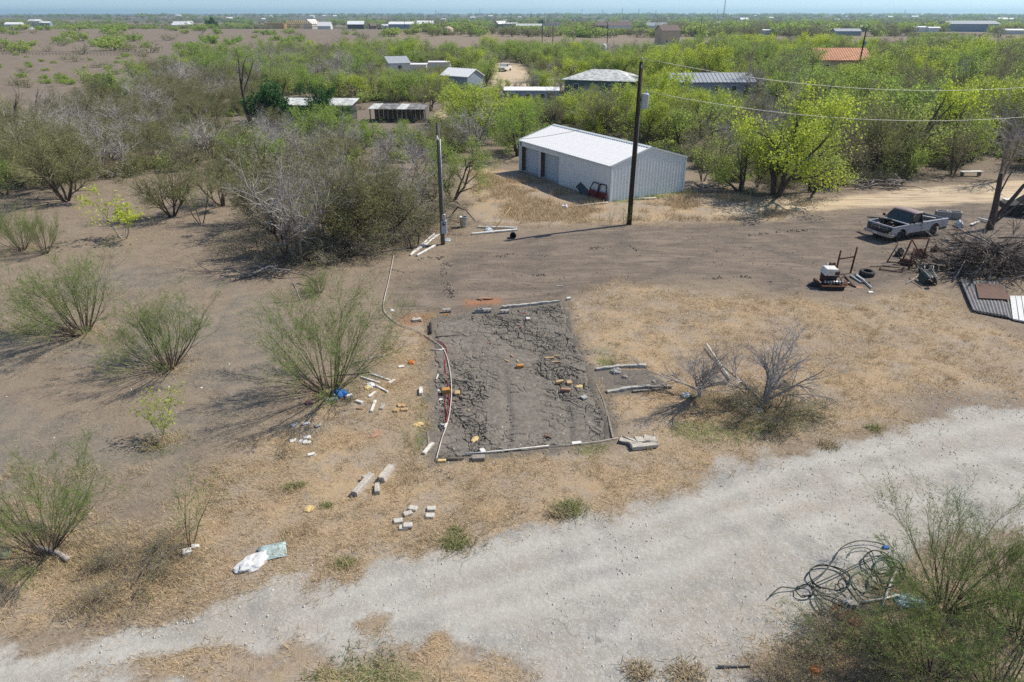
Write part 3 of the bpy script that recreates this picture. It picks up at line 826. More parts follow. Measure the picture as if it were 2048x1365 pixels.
def fan(rg, n, t0, t1, L, r, base=.12, lean=(0, 0)):
    out = []
    for i in range(n):
        az = 2 * math.pi * (i + rg.uniform(-.4, .4)) / n; tilt = R(t0 + (t1 - t0) * rg.uniform(0, 1) ** .7)
        d = (math.sin(tilt) * math.cos(az) + lean[0], math.sin(tilt) * math.sin(az) + lean[1], math.cos(tilt))
        out.append(((base * math.cos(az), base * math.sin(az), -.05), d, L * rg.uniform(.75, 1.1), r * rg.uniform(.7, 1.2)))
    return out

for sd_, lean in ((1, (0, 0)), (2, (-.25, 0)), (3, (.1, .1)), (4, (0, -.1))):          # broom-like shrubs, many stems from one stool
    rg = np.random.default_rng(100 + sd_)
    sg, tp = grow(rg, fan(rg, 27, 5, 56, 3.1, .024, .18, lean), [
        dict(seg=8, wob=.045, up=.035, kids=6, t0=.34, ang=22, ratio=.46, taper=.72),
        dict(seg=4, wob=.06, up=.03, kids=5, t0=.2, ang=24, ratio=.50, taper=.7),
        dict(seg=3, wob=.08, up=.02, kids=3, t0=.25, ang=28, ratio=.60, taper=.6, leaf_from=2),
        dict(seg=2, wob=.1, up=.0)])
    proto('broom', sg, tp, rg, 'bark', 'twig_green', 'leaf_green', 1, .17, .007, .03, .15, split=.014, use_dirs=True)
for sd_ in (1, 2, 3):          # olive thorn trees: short trunk, dense fine twigs
    rg = np.random.default_rng(200 + sd_)
    sg, tp = grow(rg, fan(rg, 5, 8, 40, 2.6, .062, .1), [
        dict(seg=5, wob=.09, up=.02, kids=7, t0=.2, ang=38, ratio=.62, taper=.65),
        dict(seg=4, wob=.1, up=.05, kids=8, t0=.1, ang=36, ratio=.52, taper=.75),
        dict(seg=3, wob=.1, up=.04, kids=8, t0=.1, ang=34, ratio=.65, taper=.6, leaf_from=2),
        dict(seg=2, wob=.12, up=.02)])
    proto('olive', sg, tp, rg, 'bark', 'twig_olive', 'leaf_olive', 1, .16, .011, .08, 0, split=.022, use_dirs=True)
for sd_ in (1, 2, 3, 4):       # mesquites in fresh leaf
    rg = np.random.default_rng(300 + sd_)
    sg, tp = grow(rg, fan(rg, 3 + sd_ % 2, 8, 38, 2.9, .10, .1), [
        dict(seg=5, wob=.14, up=.03, kids=6, t0=.25, ang=44, ratio=.62, taper=.65),
        dict(seg=4, wob=.16, up=.03, kids=6, t0=.15, ang=44, ratio=.52, taper=.75),
        dict(seg=3, wob=.16, up=.0, kids=5, t0=.2, ang=46, ratio=.55, taper=.6, leaf_from=2),
        dict(seg=2, wob=.16, up=-.02)])
    if sd_ < 3: proto('finelime', sg, tp, np.random.default_rng(sd_), 'bark', 'twig_brown', 'leaf_lime', 7, .075, .026, .12, .2, split=.026)
    else: proto('finemid', sg, tp, np.random.default_rng(sd_), 'bark', 'twig_brown', 'leaf_mid', 5, .075, .026, .12, .2, split=.026)
    for kind, lf in (('lime', 'leaf_lime'), ('mid', 'leaf_mid')):
        proto(kind, sg, tp, rg, 'bark', 'twig_brown', lf, 4 if kind == 'lime' else 2, .12, .040, .15, .2, split=.026)
for sd_ in (1, 2, 3):          # leafless grey trees
    rg = np.random.default_rng(400 + sd_)
    sg, tp = grow(rg, fan(rg, 3, 4, 26, 3.2, .058, .1), [
        dict(seg=6, wob=.09, up=.03, kids=8, t0=.22, ang=42, ratio=.56, taper=.7),
        dict(seg=4, wob=.1, up=.04, kids=8, t0=.1, ang=42, ratio=.52, taper=.78),
        dict(seg=3, wob=.12, up=.03, kids=6, t0=.1, ang=42, ratio=.55, taper=.6),
        dict(seg=2, wob=.14, up=.02)])
    proto('bare', sg, tp, rg, 'deadbark', 'twig_grey', split=.022)
    proto('brownbare', sg, tp, rg, 'bark', 'twig_brown', 'leaf_olive', 1, .13, .022, .09, split=.022)
for sd_ in (1, 2):             # dense dark evergreens
    rg = np.random.default_rng(500 + sd_)
    sg, tp = grow(rg, fan(rg, 4, 10, 40, 2.6, .10, .12), [
        dict(seg=5, wob=.12, up=.04, kids=6, t0=.15, ang=46, ratio=.6, taper=.6),
        dict(seg=4, wob=.14, up=.02, kids=6, t0=.1, ang=46, ratio=.55, taper=.7),
        dict(seg=3, wob=.16, kids=5, t0=.1, ang=48, ratio=.55, taper=.6, leaf_from=2),
        dict(seg=2, wob=.16)])
    proto('ever', sg, tp, rg, 'bark', 'twig_brown', 'leaf_dark', 4, .17, .05, .14, .1, split=.03)
for sd_ in (1, 2):             # low field shrubs
    rg = np.random.default_rng(600 + sd_)
    sg, tp = grow(rg, fan(rg, 5, 15, 60, 1.2, .04, .08), [
        dict(seg=4, wob=.14, up=.05, kids=5, t0=.3, ang=40, ratio=.65, taper=.6),
        dict(seg=3, wob=.15, up=.04, kids=5, t0=.2, ang=44, ratio=.6, taper=.6, leaf_from=1),
        dict(seg=2, wob=.15)])
    proto('scrub', sg, tp, rg, 'bark', 'twig_brown', 'leaf_mid', 2, .22, .075, .14, .1, split=.02)
    proto('greyscrub', sg, tp, rg, 'bark', 'twig_grey', 'leaf_olive', 1, .18, .05, .14, .1, split=.02)
for sd_ in (1, 2):             # dry twiggy bushes
    rg = np.random.default_rng(650 + sd_)
    sg, tp = grow(rg, fan(rg, 16, 10, 68, 1.1, .014, .2), [
        dict(seg=4, wob=.16, up=.02, kids=7, t0=.15, ang=42, ratio=.6, taper=.6),
        dict(seg=3, wob=.18, up=.0, kids=6, t0=.1, ang=46, ratio=.55, taper=.6),
        dict(seg=3, wob=.2, up=-.02, kids=3, t0=.1, ang=46, ratio=.6),
        dict(seg=2, wob=.2)])
    proto('drybush', sg, tp, rg, 'bark', 'twig_brown', 'leaf_olive', 1, .05, .010, .05, split=.010)
rg = np.random.default_rng(700)   # slim saplings
for sd_ in (1, 2):
    sg, tp = grow(rg, fan(rg, 3, 5, 26, 1.5, .018, .05), [
        dict(seg=6, wob=.08, up=.04, kids=6, t0=.3, ang=34, ratio=.5, taper=.7),
        dict(seg=4, wob=.1, up=.03, kids=4, t0=.25, ang=34, ratio=.5, taper=.6, leaf_from=1),
        dict(seg=2, wob=.1)])
    proto('sapling', sg, tp, rg, 'palebark', 'twig_brown', 'leaf_lime', 3, .11, .022, .06, .1, split=.010)
    proto('wisp', sg, tp, rg, 'bark', 'twig_green', 'leaf_green', 2, .12, .006, .03, .1, split=.010, use_dirs=True)
for sd_ in (1, 2):             # big leafless trees of the near lawn
    rg = np.random.default_rng(800 + sd_)
    sg, tp = grow(rg, [((0, 0, -.05), (.05, 0, 1), .5, .062)], [
        dict(seg=3, wob=.08, kids=8, t0=.45, ang=44, ratio=3.9, taper=.25),
        dict(seg=7, wob=.09, up=.035, kids=8, t0=.2, ang=34, ratio=.46, taper=.78),
        dict(seg=5, wob=.10, up=.03, kids=6, t0=.15, ang=38, ratio=.5, taper=.7),
        dict(seg=3, wob=.13, up=.02, kids=4, t0=.2, ang=40, ratio=.6, taper=.6),
        dict(seg=2, wob=.14)])
    proto('lawn', sg, tp, rg, 'palebark', 'twig_grey', split=.012)
for sd_ in (1, 2, 3):          # tall bleached snags
    rg = np.random.default_rng(900 + sd_)
    sg, tp = grow(rg, [((0, 0, -.1), (-.12 + .1 * sd_, 0, 1), 3.4, .16)], [
        dict(seg=6, wob=.07, kids=3, t0=.5, ang=24, ratio=.8, taper=.5),
        dict(seg=5, wob=.10, up=.04, kids=3, t0=.3, ang=34, ratio=.45, taper=.7),
        dict(seg=4, wob=.12)])
    proto('snag', sg, tp, rg, 'bark', 'twig_brown', split=.0)
    proto('palesnag', sg, tp, rg, 'palebark', 'twig_grey', split=.0)

CROWN_NAME = {'broom': 'foliage', 'wisp': 'foliage', 'bare': 'twigs', 'lawn': 'twigs', 'snag': 'twigs', 'palesnag': 'twigs', 'brownbare': 'twigs', 'drybush': 'twigs'}
OBJ_NAME = {'broom': 'broom_shrub', 'olive': 'thorn_tree', 'lime': 'mesquite_tree', 'finelime': 'mesquite_tree', 'finemid': 'mesquite_tree', 'mid': 'mesquite_tree', 'bare': 'leafless_tree', 'brownbare': 'leafless_tree',
            'ever': 'evergreen_tree', 'drybush': 'dry_bush', 'scrub': 'field_shrub', 'greyscrub': 'field_shrub', 'sapling': 'sapling', 'wisp': 'sapling', 'lawn': 'leafless_tree', 'snag': 'dead_tree', 'palesnag': 'dead_tree'}
CAT = {'drybush': 'bush', 'broom': 'shrub', 'scrub': 'shrub', 'greyscrub': 'shrub', 'sapling': 'sapling', 'wisp': 'sapling'}
def plant(kind, x, y, h, label, group=None, var=None, rz=None, wide=1.0, tilt=None, cat=None):
    ps = PROTO[kind]; i = (var if var is not None else random.randrange(len(ps))) % len(ps)
    tr, cr, zm = ps[i]
    o = empty(OBJ_NAME[kind], label, cat or CAT.get(kind, 'tree'), (x, y, gz(x, y) - .03), random.uniform(0, 6.28) if rz is None else rz, group)
    s = h / zm; o.scale = (s * wide, s * wide, s)
    if tilt: o.rotation_euler = (tilt[0], tilt[1], o.rotation_euler[2])
    link('trunk', tr, o)
    if cr: link(CROWN_NAME.get(kind, 'crown'), cr, o)
    return o
def plant_px(kind, px, py, top, label, **k):
    x, y = at(px, py)
    return plant(kind, x, y, max(.3, height_of(x, y, top)), label, **k)

# ---- shrubs and trees of the near ground, one by one
plant_px('broom', 660, 785, 545, "biggest broom shrub, blue tarp at its foot, left of the cracked soil plot", var=0, rz=.4, wide=1.2)
plant_px('broom', 338, 735, 560, "broom shrub with blackened stump in its stool, long shadow to its left", var=2, rz=2.0, wide=1.25)
plant_px('broom', 165, 668, 492, "wide broom shrub leaning left, behind the shrub with the blackened stump", var=1, rz=.2, wide=1.45)
plant_px('broom', 95, 1105, 885, "broom shrub on the left picture edge above the roadside weeds", var=3, rz=1.1, wide=1.0)
plant_px('wisp', 380, 1095, 945, "thin green sapling with white scraps at its foot near the road", var=0)
plant_px('sapling', 322, 885, 785, "small sapling with lime leaf tufts between two long shrub shadows", var=0)
plant_px('broom', 45, 500, 385, "dense broom shrub at the left picture edge behind the bare slope", var=2, rz=3.0, wide=.9)
plant_px('broom', 92, 508, 405, "slim upright broom shrub touching the dense one at the left edge", var=3, rz=.8, wide=.7)
plant_px('sapling', 250, 478, 376, "bright lime small tree with pale crooked stem on the left slope", var=1, wide=1.5, cat='tree')
plant_px('wisp', 402, 448, 335, "fan shaped grey green shrub with its shadow on the left slope", var=1, wide=1.2, cat='shrub')
plant_px('olive', 345, 434, 282, "olive thorn tree with curved dark trunk behind the lime small tree", var=0)
plant_px('olive', 133, 402, 250, "old thorn tree with forked black trunk and a cut limb, left side", var=1, wide=1.2)
plant_px('olive', 445, 412, 285, "olive thorn tree at the left end of the roadside thicket", var=2)
plant_px('bare', 600, 525, 235, "tallest grey leafless tree rising from the thicket left of the meter pole", var=0, rz=1.0, wide=1.05)
plant_px('brownbare', 545, 470, 262, "brown twiggy tree at the back of the thicket behind the tallest grey tree", var=1)
plant_px('olive', 690, 500, 285, "olive thorn tree in the middle of the thicket, yellowish twigs", var=0, wide=1.1)
plant_px('olive', 755, 480, 300, "olive thorn tree at the right centre of the thicket, thick dark stems", var=2)
plant_px('brownbare', 640, 430, 250, "brown twiggy tree behind the yellowish thorn tree of the thicket", var=2)
plant_px('bare', 800, 450, 255, "grey leafless tree above the arching black branches of the thicket", var=1)
plant_px('finemid', 905, 402, 268, "green leafing mesquite right behind the meter pole", var=0, wide=.9)
plant_px('brownbare', 865, 432, 300, "low brown tree with bent trunk left of the meter pole", var=0)
plant_px('drybush', 530, 495, 425, "dark low bush at the left foot of the thicket", var=0, wide=1.8, cat='bush')
plant_px('drybush', 830, 455, 385, "dark low bush at the right foot of the thicket by the meter pole", var=1, wide=1.8, cat='bush')
plant_px('drybush', 760, 492, 420, "dark low bush at the front foot of the thicket", var=0, wide=1.7, cat='bush')
plant_px('broom', 640, 585, 535, "low green sprout clump in front of the thicket beside the forked dead branch", var=1, wide=1.3)
for px_, py_, top_, kd_, lab_ in ((655, 512, 262, 'bare', "grey leafless tree at the front of the thicket, right of the tallest"), (720, 498, 270, 'brownbare', "brown twiggy tree at the front of the thicket between two thorn trees"), (778, 470, 262, 'brownbare', "brown twiggy tree in the right half of the thicket"),
        (825, 462, 290, 'bare', "grey leafless tree at the right end of the thicket over the dark bush"), (570, 508, 300, 'brownbare', "brown twiggy tree at the left front of the thicket"), (705, 455, 250, 'bare', "grey leafless tree at the back centre of the thicket"), (520, 450, 290, 'olive', "olive thorn tree at the left back of the thicket"), (615, 470, 262, 'bare', "grey leafless tree directly behind the tallest one")):
    plant_px(kd_, px_, py_, top_, lab_, wide=.9)
for px_, py_, top_, lab_ in ((590, 520, 455, "dark low bush at the front foot of the tallest grey tree"), (690, 508, 440, "dark low bush in the middle of the thicket's front"), (800, 470, 395, "dark low bush under the arching black branches")):
    plant_px('drybush', px_, py_, top_, lab_, wide=1.6)
plant_px('lawn', 1400, 797, 648, "leafless grey tree on the lawn right of the cracked plot, spidery shadow", var=0, rz=.6, wide=1.15)
plant_px('lawn', 1520, 820, 640, "bigger leafless tree on the lawn, right of the long white pole", var=1, rz=.9, wide=1.15)
plant_px('drybush', 1545, 832, 762, "tangle of low brown brush around the foot of the bigger lawn tree", var=1, wide=1.5, cat='bush')
plant_px('broom', 1890, 1218, 985, "big broom shrub beside the green hose at lower right", var=0, rz=1.5, wide=1.0)
plant_px('broom', 2040, 1275, 1040, "broom shrub cut by the right picture edge at lower right", var=2, rz=.3, wide=1.0)
plant_px('broom', 1855, 1365, 1205, "low broom shrub in front of the hose shrub at the lower right", var=1, rz=.2, wide=1.5)
plant_px('broom', 1990, 1420, 1190, "broom shrub cut by the bottom picture edge at lower right", var=3, rz=2.2, wide=1.2)
plant_px('drybush', 1585, 1395, 1340, "dry brown bush on the bottom picture edge beside the gravel", var=0, wide=1.6, cat='bush')
plant_px('drybush', 1715, 1335, 1265, "dark dry bush between the gravel and the low broom shrub", var=1, wide=1.7, cat='bush')
plant_px('drybush', 275, 1150, 1085, "grey dry bush left of the thin sapling near the road", var=0, wide=2.0, cat='bush')
plant_px('snag', 502, 252, 92, "tall dead snag with two bare arms standing over the left brush", var=0, rz=2.6)
plant_px('palesnag', 600, 600, 545, "forked bleached dead branch standing in front of the thicket", var=1, cat='dead branch')
plant_px('bare', 212, 330, 215, "bleached white tree with crooked limbs behind the old forked thorn tree", var=2)
plant_px('palesnag', 205, 335, 215, "white crooked snag beside the bleached tree on the left", var=0, rz=.5)
plant_px('palesnag', 95, 250, 165, "thin white snag in the left brush, right of two", var=2)
plant_px('palesnag', 75, 262, 170, "thin white snag in the left brush, left of two", var=1)
plant_px('snag', 28, 300, 165, "dark snag at the left picture edge with a level arm", var=2)
plant_px('bare', 45, 335, 205, "grey leafless tree at the left picture edge below the field", var=0)
plant_px('mid', 12, 390, 300, "bright green mesquite cut by the left picture edge", var=1)
plant_px('bare', 945, 318, 150, "grey leafless tree just left of the metal shed", var=1, rz=2.2)
plant_px('finemid', 1035, 312, 195, "leafing mesquite behind the left end of the metal shed", var=2, wide=1.1)
plant_px('brownbare', 1100, 270, 160, "brown twiggy tree behind the ridge of the metal shed", var=0)
plant_px('finelime', 1290, 292, 165, "lime mesquite behind the pole and the shed roof", var=1)
plant_px('olive', 1200, 275, 165, "olive tree behind the middle of the shed roof", var=1)
plant_px('brownbare', 1405, 362, 235, "twiggy tree with pale rubbish at its foot beside the shed gable", var=2)
plant_px('finemid', 1480, 382, 225, "slim mesquite right of the rubbish by the shed gable", var=3)
plant_px('finelime', 1550, 392, 160, "tallest lime mesquite on the edge of the yard right of the shed", var=0, wide=1.0)
plant_px('finemid', 1625, 385, 215, "mesquite on the yard edge beside the tallest lime one", var=1)
plant_px('brownbare', 1690, 372, 205, "spreading brown tree on the yard edge above the sandy track", var=0)
plant_px('olive', 1752, 352, 185, "olive tree with a low level limb above the sandy track", var=2)
plant_px('snag', 1812, 345, 180, "leaning bare trunk above the sandy track", var=1)
plant_px('brownbare', 1905, 350, 190, "twiggy tree with a white plank at its foot beyond the sandy track", var=1)
plant_px('mid', 1925, 330, 240, "low dark green mesquite behind the white plank beyond the track", var=2)
plant_px('bare', 1998, 360, 130, "big many stemmed bare tree leaning right beyond the sandy track", var=2, wide=1.15)
plant_px('ever', 565, 252, 158, "dark evergreen over the left end of the long roof", var=0)
plant_px('ever', 642, 254, 165, "dark evergreen with white limbs in the middle of the long roof", var=1, wide=.8)
plant_px('ever', 605, 262, 212, "dark evergreen growth under the eave of the long shed", var=0, cat='tree', wide=1.3)
plant_px('ever', 680, 262, 212, "dark evergreen growth under the right end of the long roof", var=1, wide=1.3)
plant_px('mid', 478, 275, 245, "bright green bush at the foot of the tall dead snag", var=3, wide=1.4, cat='bush')
plant_px('bare', 565, 330, 215, "pale leafless tree in front of the long shed", var=0)
plant_px('olive', 862, 222, 148, "round olive tree behind the open cattle shed", var=2, wide=1.2)
plant_px('olive', 1072, 165, 115, "round olive tree standing alone on the pale drive", var=0, wide=1.2)
plant_px('ever', 215, 210, 150, "narrow dark juniper below the left field", var=1, wide=.7)
plant_px('ever', 430, 56, 28, "tall tree on the skyline by the end of the field fence", var=0)
plant_px('ever', 1444, 54, 38, "dark skyline tree, round, in front of the far hills at centre", var=1)
plant_px('lime', 1748, 62, 37, "yellow green tree on the right skyline", var=1)
plant_px('ever', 1085, 47, 32, "rounded dark tree on the skyline behind the far dark house", var=0)
plant_px('mid', 1042, 47, 31, "rounded green tree on the skyline beside the far white trailer", var=0)
plant_px('lime', 1232, 162, 98, "yellow green tree behind the green walled house", var=2, wide=1.2)
plant_px('lime', 1385, 165, 88, "big lime tree behind the grey roofed mobile home", var=3, wide=1.0)
plant_px('mid', 1860, 118, 62, "big round green tree in the right brush beyond the house with orange roof", var=2, wide=1.2)

# ---- dead leaves and weeds at the feet of the near shrubs
def litter_at(P, name, seed, nb, L, mat):
    rgl = np.random.default_rng(seed); xs = []; ys = []
    for px, py, rad, n in P:
        x, y = at(px, py); xs.append(x + rgl.normal(0, rad, n)); ys.append(y + rgl.normal(0, rad * .8, n))
    v, t = blades(np.concatenate(xs), np.concatenate(ys), rgl, nb, L, .006, .5, .08)
    set_props(link(name, np_mesh(name, v, tris=t, mats=[MT[mat]])), kind="stuff")
FEET = [(660, 785, .7, 420), (338, 735, .6, 260), (165, 668, .8, 300), (95, 1105, .8, 700), (380, 1095, .4, 160), (322, 885, .4, 160), (1400, 800, .7, 260), (1520, 820, 1.1, 700), (1890, 1220, .8, 500), (275, 1140, 1.0, 800), (1700, 1320, 1.0, 700), (45, 500, .9, 260), (600, 520, 1.5, 500), (720, 495, 2.2, 700), (830, 460, 1.5, 400)]
litter_at(FEET, "shrub_litter", 301, 4, .26, 'straw')
litter_at([(95, 1110, .7, 160), (320, 890, .5, 120), (1520, 825, 1.1, 260), (1400, 800, .6, 120), (1800, 1290, 1.2, 300), (690, 800, .5, 90)], "shrub_weeds", 302, 5, .18, 'grass')

# ---- the brush beyond: every tree its own, by kind and place
CLEAR = [P_YARD, P_SAND, P_DRIVE, P_PATH, P_STRAW2,
         poly_px((930, 430), (985, 330), (1040, 318), (1100, 255), (1300, 305), (1380, 320), (1395, 390), (1500, 400), (1640, 398), (1850, 376), (2048, 352), (2048, 480), (1400, 480)),
         poly_px((735, 268), (735, 205), (870, 205), (880, 268)), poly_px((530, 256), (530, 198), (708, 198), (715, 256)), poly_px((370, 282), (385, 250), (490, 246), (500, 275)),
         poly_px((760, 90), (700, 90), (700, 60), (900, 60), (880, 86))]
SIGHT = [(545, 640, 206, 240), (660, 705, 208, 240), (742, 800, 236, 243), (800, 860, 226, 243), (893, 958, 163, 178), (1140, 1285, 166, 186), (1005, 1115, 190, 209), (1350, 1480, 174, 190), (1618, 1724, 128, 141), (765, 832, 133, 147), (1314, 1352, 88, 92), (992, 1032, 147, 140), (860, 902, 129, 136), (1198, 1216, 112, 112), (884, 913, 75, 74),
         (530, 690, 55, 52), (700, 832, 60, 54), (960, 1130, 55, 50), (1190, 1330, 57, 53), (1520, 1562, 70, 70), (1660, 1735, 70, 64), (1820, 1880, 65, 62), (1888, 1985, 66, 58), (2005, 2060, 72, 68), (15, 112, 57, 48)]
def fit_height(x, y, h):
    """trees before a house stay low enough to leave it in view"""
    px, py = px_of(x, y)
    half = 2.2 * F_PX / (y + 5)
    for x0, x1, vis, basey in SIGHT:
        if x0 - half * .7 < px < x1 + half * .7 and py > basey + .5:
            h = min(h, height_of(x, y, vis))
    return h
# sight lines to houses that the photograph shows: (x0, x1, nearest y px, farthest y px)
for x0, x1, y1, y0 in ((890, 960, 196, 170), (1135, 1285, 204, 168), (1000, 1122, 224, 195), (1345, 1480, 204, 180), (1618, 1726, 156, 134), (770, 900, 156, 135), (1312, 1350, 98, 82), (990, 1034, 168, 128), (770, 850, 74, 50), (880, 915, 92, 66)):
    CLEAR.append(poly_px((x0, y1), (x0, y0), (x1, y0), (x1, y1)))

def kind_mix(px, py, r):
    if px < 520 and py > 190: w = dict(olive=.52, bare=.26, brownbare=.10, mid=.12)
    elif px < 520: w = dict(olive=.34, bare=.30, mid=.26, lime=.06, brownbare=.04)
    elif px < 950: w = dict(olive=.30, bare=.24, mid=.24, lime=.20, ever=.02)
    elif px < 1380: w = dict(olive=.22, bare=.24, mid=.22, lime=.20, brownbare=.12)
    else: w = dict(olive=.10, bare=.22, brownbare=.24, mid=.18, lime=.26)
    c = 0
    for k, v in w.items():
        c += v
        if r < c: return k
    return 'mid'
def px_of(x, y):
    w = y * math.cos(PITCH) + CAM_H * math.sin(PITCH); v = -CAM_H * math.cos(PITCH) + y * math.sin(PITCH)
    return 1024 + F_PX * x / w, 682.5 - F_PX * v / w

rg = np.random.default_rng(77)
pts = []
grid = {}
def try_add(x, y, sp):
    k = (int(x // 8), int(y // 8))
    for dx in (-1, 0, 1):
        for dy in (-1, 0, 1):
            for (a, b) in grid.get((k[0] + dx, k[1] + dy), ()):
                if (a - x) ** 2 + (b - y) ** 2 < sp * sp: return
    grid.setdefault(k, []).append((x, y)); pts.append((x, y))
N = 34000
D = 56 + (460 - 56) * rg.uniform(0, 1, N) ** .75
X = rg.uniform(-.86, .86, N) * (D + 14)
bad = np.zeros(N, bool)
for p in CLEAR: bad |= sd(p, X, D) > -1.0
f1, f2 = sd(P_FIELD, X, D), sd(P_FIELD2, X, D)
bad |= (f1 > 0) | (f2 > 0)
bad |= sd(P_TREES, X, D) < 0
thin = fbm(X, D, 22, 3, 111)
for i in np.nonzero(~bad)[0]:
        try_add(X[i], D[i], (1.9 + 1.9 * thin[i] if X[i] < 6 else 2.3 + 2.3 * thin[i]) + max(0, D[i] - 120) * .0035)
MARKS = [(n, *at(a, b)) for n, a, b in (("metal shed", 1200, 360), ("tall dead snag", 502, 252), ("dark juniper", 215, 210), ("long shed", 622, 245), ("cattle shed", 800, 242), ("white barn", 927, 178), ("green walled house", 1207, 186),
    ("trailer home", 1066, 197), ("mobile home", 1412, 192), ("orange roofed house", 1668, 141), ("leaning transformer pole", 1711, 165), ("small white shack", 797, 147), ("old white truck", 1010, 143), ("two storey house", 1333, 90),
    ("white bench", 1940, 352), ("tan water tank", 897, 74), ("log heap", 322, 262), ("sandy track", 1700, 392), ("old forked thorn tree", 133, 402), ("left field fence", 285, 113), ("left picture edge", 0, 260), ("right picture edge", 2048, 200), ("big round green tree", 1860, 118))]
def place_label(what, x, y):
    n, a, b = min(MARKS, key=lambda m: (m[1] - x) ** 2 + (m[2] - y) ** 2)
    dx, dy = x - a, y - b; d = math.hypot(dx, dy)
    rel = ("behind" if dy > 0 else "in front of") if abs(dy) > 1.3 * abs(dx) else ("right of" if dx > 0 else "left of") if abs(dx) > 1.3 * abs(dy) else ("behind and " if dy > 0 else "before and ") + ("right of" if dx > 0 else "left of")
    return f"{what} {'close ' if d < 9 else 'well ' if d > 20 else ''}{rel} the {n}"
pts.sort(key=lambda p: p[0] ** 2 + p[1] ** 2)
ADJ = {'olive': "olive grey thorn tree", 'bare': "leafless grey tree", 'mid': "green leafing mesquite", 'lime': "lime green mesquite", 'brownbare': "brown twiggy tree", 'ever': "dark evergreen tree"}
GRP = {'olive': "thorn trees", 'bare': "leafless trees", 'mid': "green mesquites", 'lime': "lime mesquites", 'brownbare': "twiggy trees", 'ever': "evergreens"}
count = {}; REST = {}
for x, y in pts:
    px, py = px_of(x, y)
    patch = fbm(np.array([x]), np.array([y]), 16, 2, 131)[0]
    k = kind_mix(px, py, min(.999, max(0, rg.uniform(0, 1) * .55 + (patch - .2) * .75)))
    h = (3.2 + 3.6 * rg.uniform(0, 1) ** 1.4) * (1.25 if px > 1300 else 1.0) * (.85 if k == 'olive' else 1)
    h = fit_height(x, y, h)
    if h < 1.3: continue
    fam = {'lime': 'mid', 'brownbare': 'bare'}.get(k, k)
    if count.get(fam, 0) >= 285 or px < -60 or px > 2110:
        REST.setdefault(k, []).append((x, y, h)); continue
    count[fam] = count.get(fam, 0) + 1
    lab = place_label(("low " if h < 4.3 else "tall " if h > 5.5 else "") + ADJ[k], x, y)
    plant(k, x, y, h, lab, group=lab.replace("tree", "trees").replace("mesquite ", "mesquites "), wide=rg.uniform(.78, 1.15) if px > 1250 else rg.uniform(.9, 1.3))

# ---- shrubs of the open fields
rg = np.random.default_rng(78)
nf = 0
while nf < 190:
    px, py = rg.uniform(-10, 440), 58 + 130 * rg.uniform(0, 1) ** 2.2
    if nf >= 165: px, py = rg.uniform(420, 760), rg.uniform(62, 100)
    x, y = at(px, py)
    a = np.array([x]), np.array([y])
    if max(sd(P_FIELD, *a)[0], sd(P_FIELD2, *a)[0]) < 0: continue
    k = 'scrub' if rg.uniform() < .7 else 'greyscrub'
    big = (rg.uniform(1.2, 2.4) if py > 112 else rg.uniform(2.2, 5.2)) * (.8 if px > 440 else 1)
    plant(k, x, y, big * (.55 if k == 'scrub' and py > 112 else .8), lab := place_label(f"{'low' if big < 1.8 else 'tall' if big > 3.6 else 'broad'} {'green' if k == 'scrub' else 'grey'} field shrub ", x, y),
          group=lab.replace("shrub ", "shrubs "), wide=rg.uniform(1, 1.5))
    nf += 1

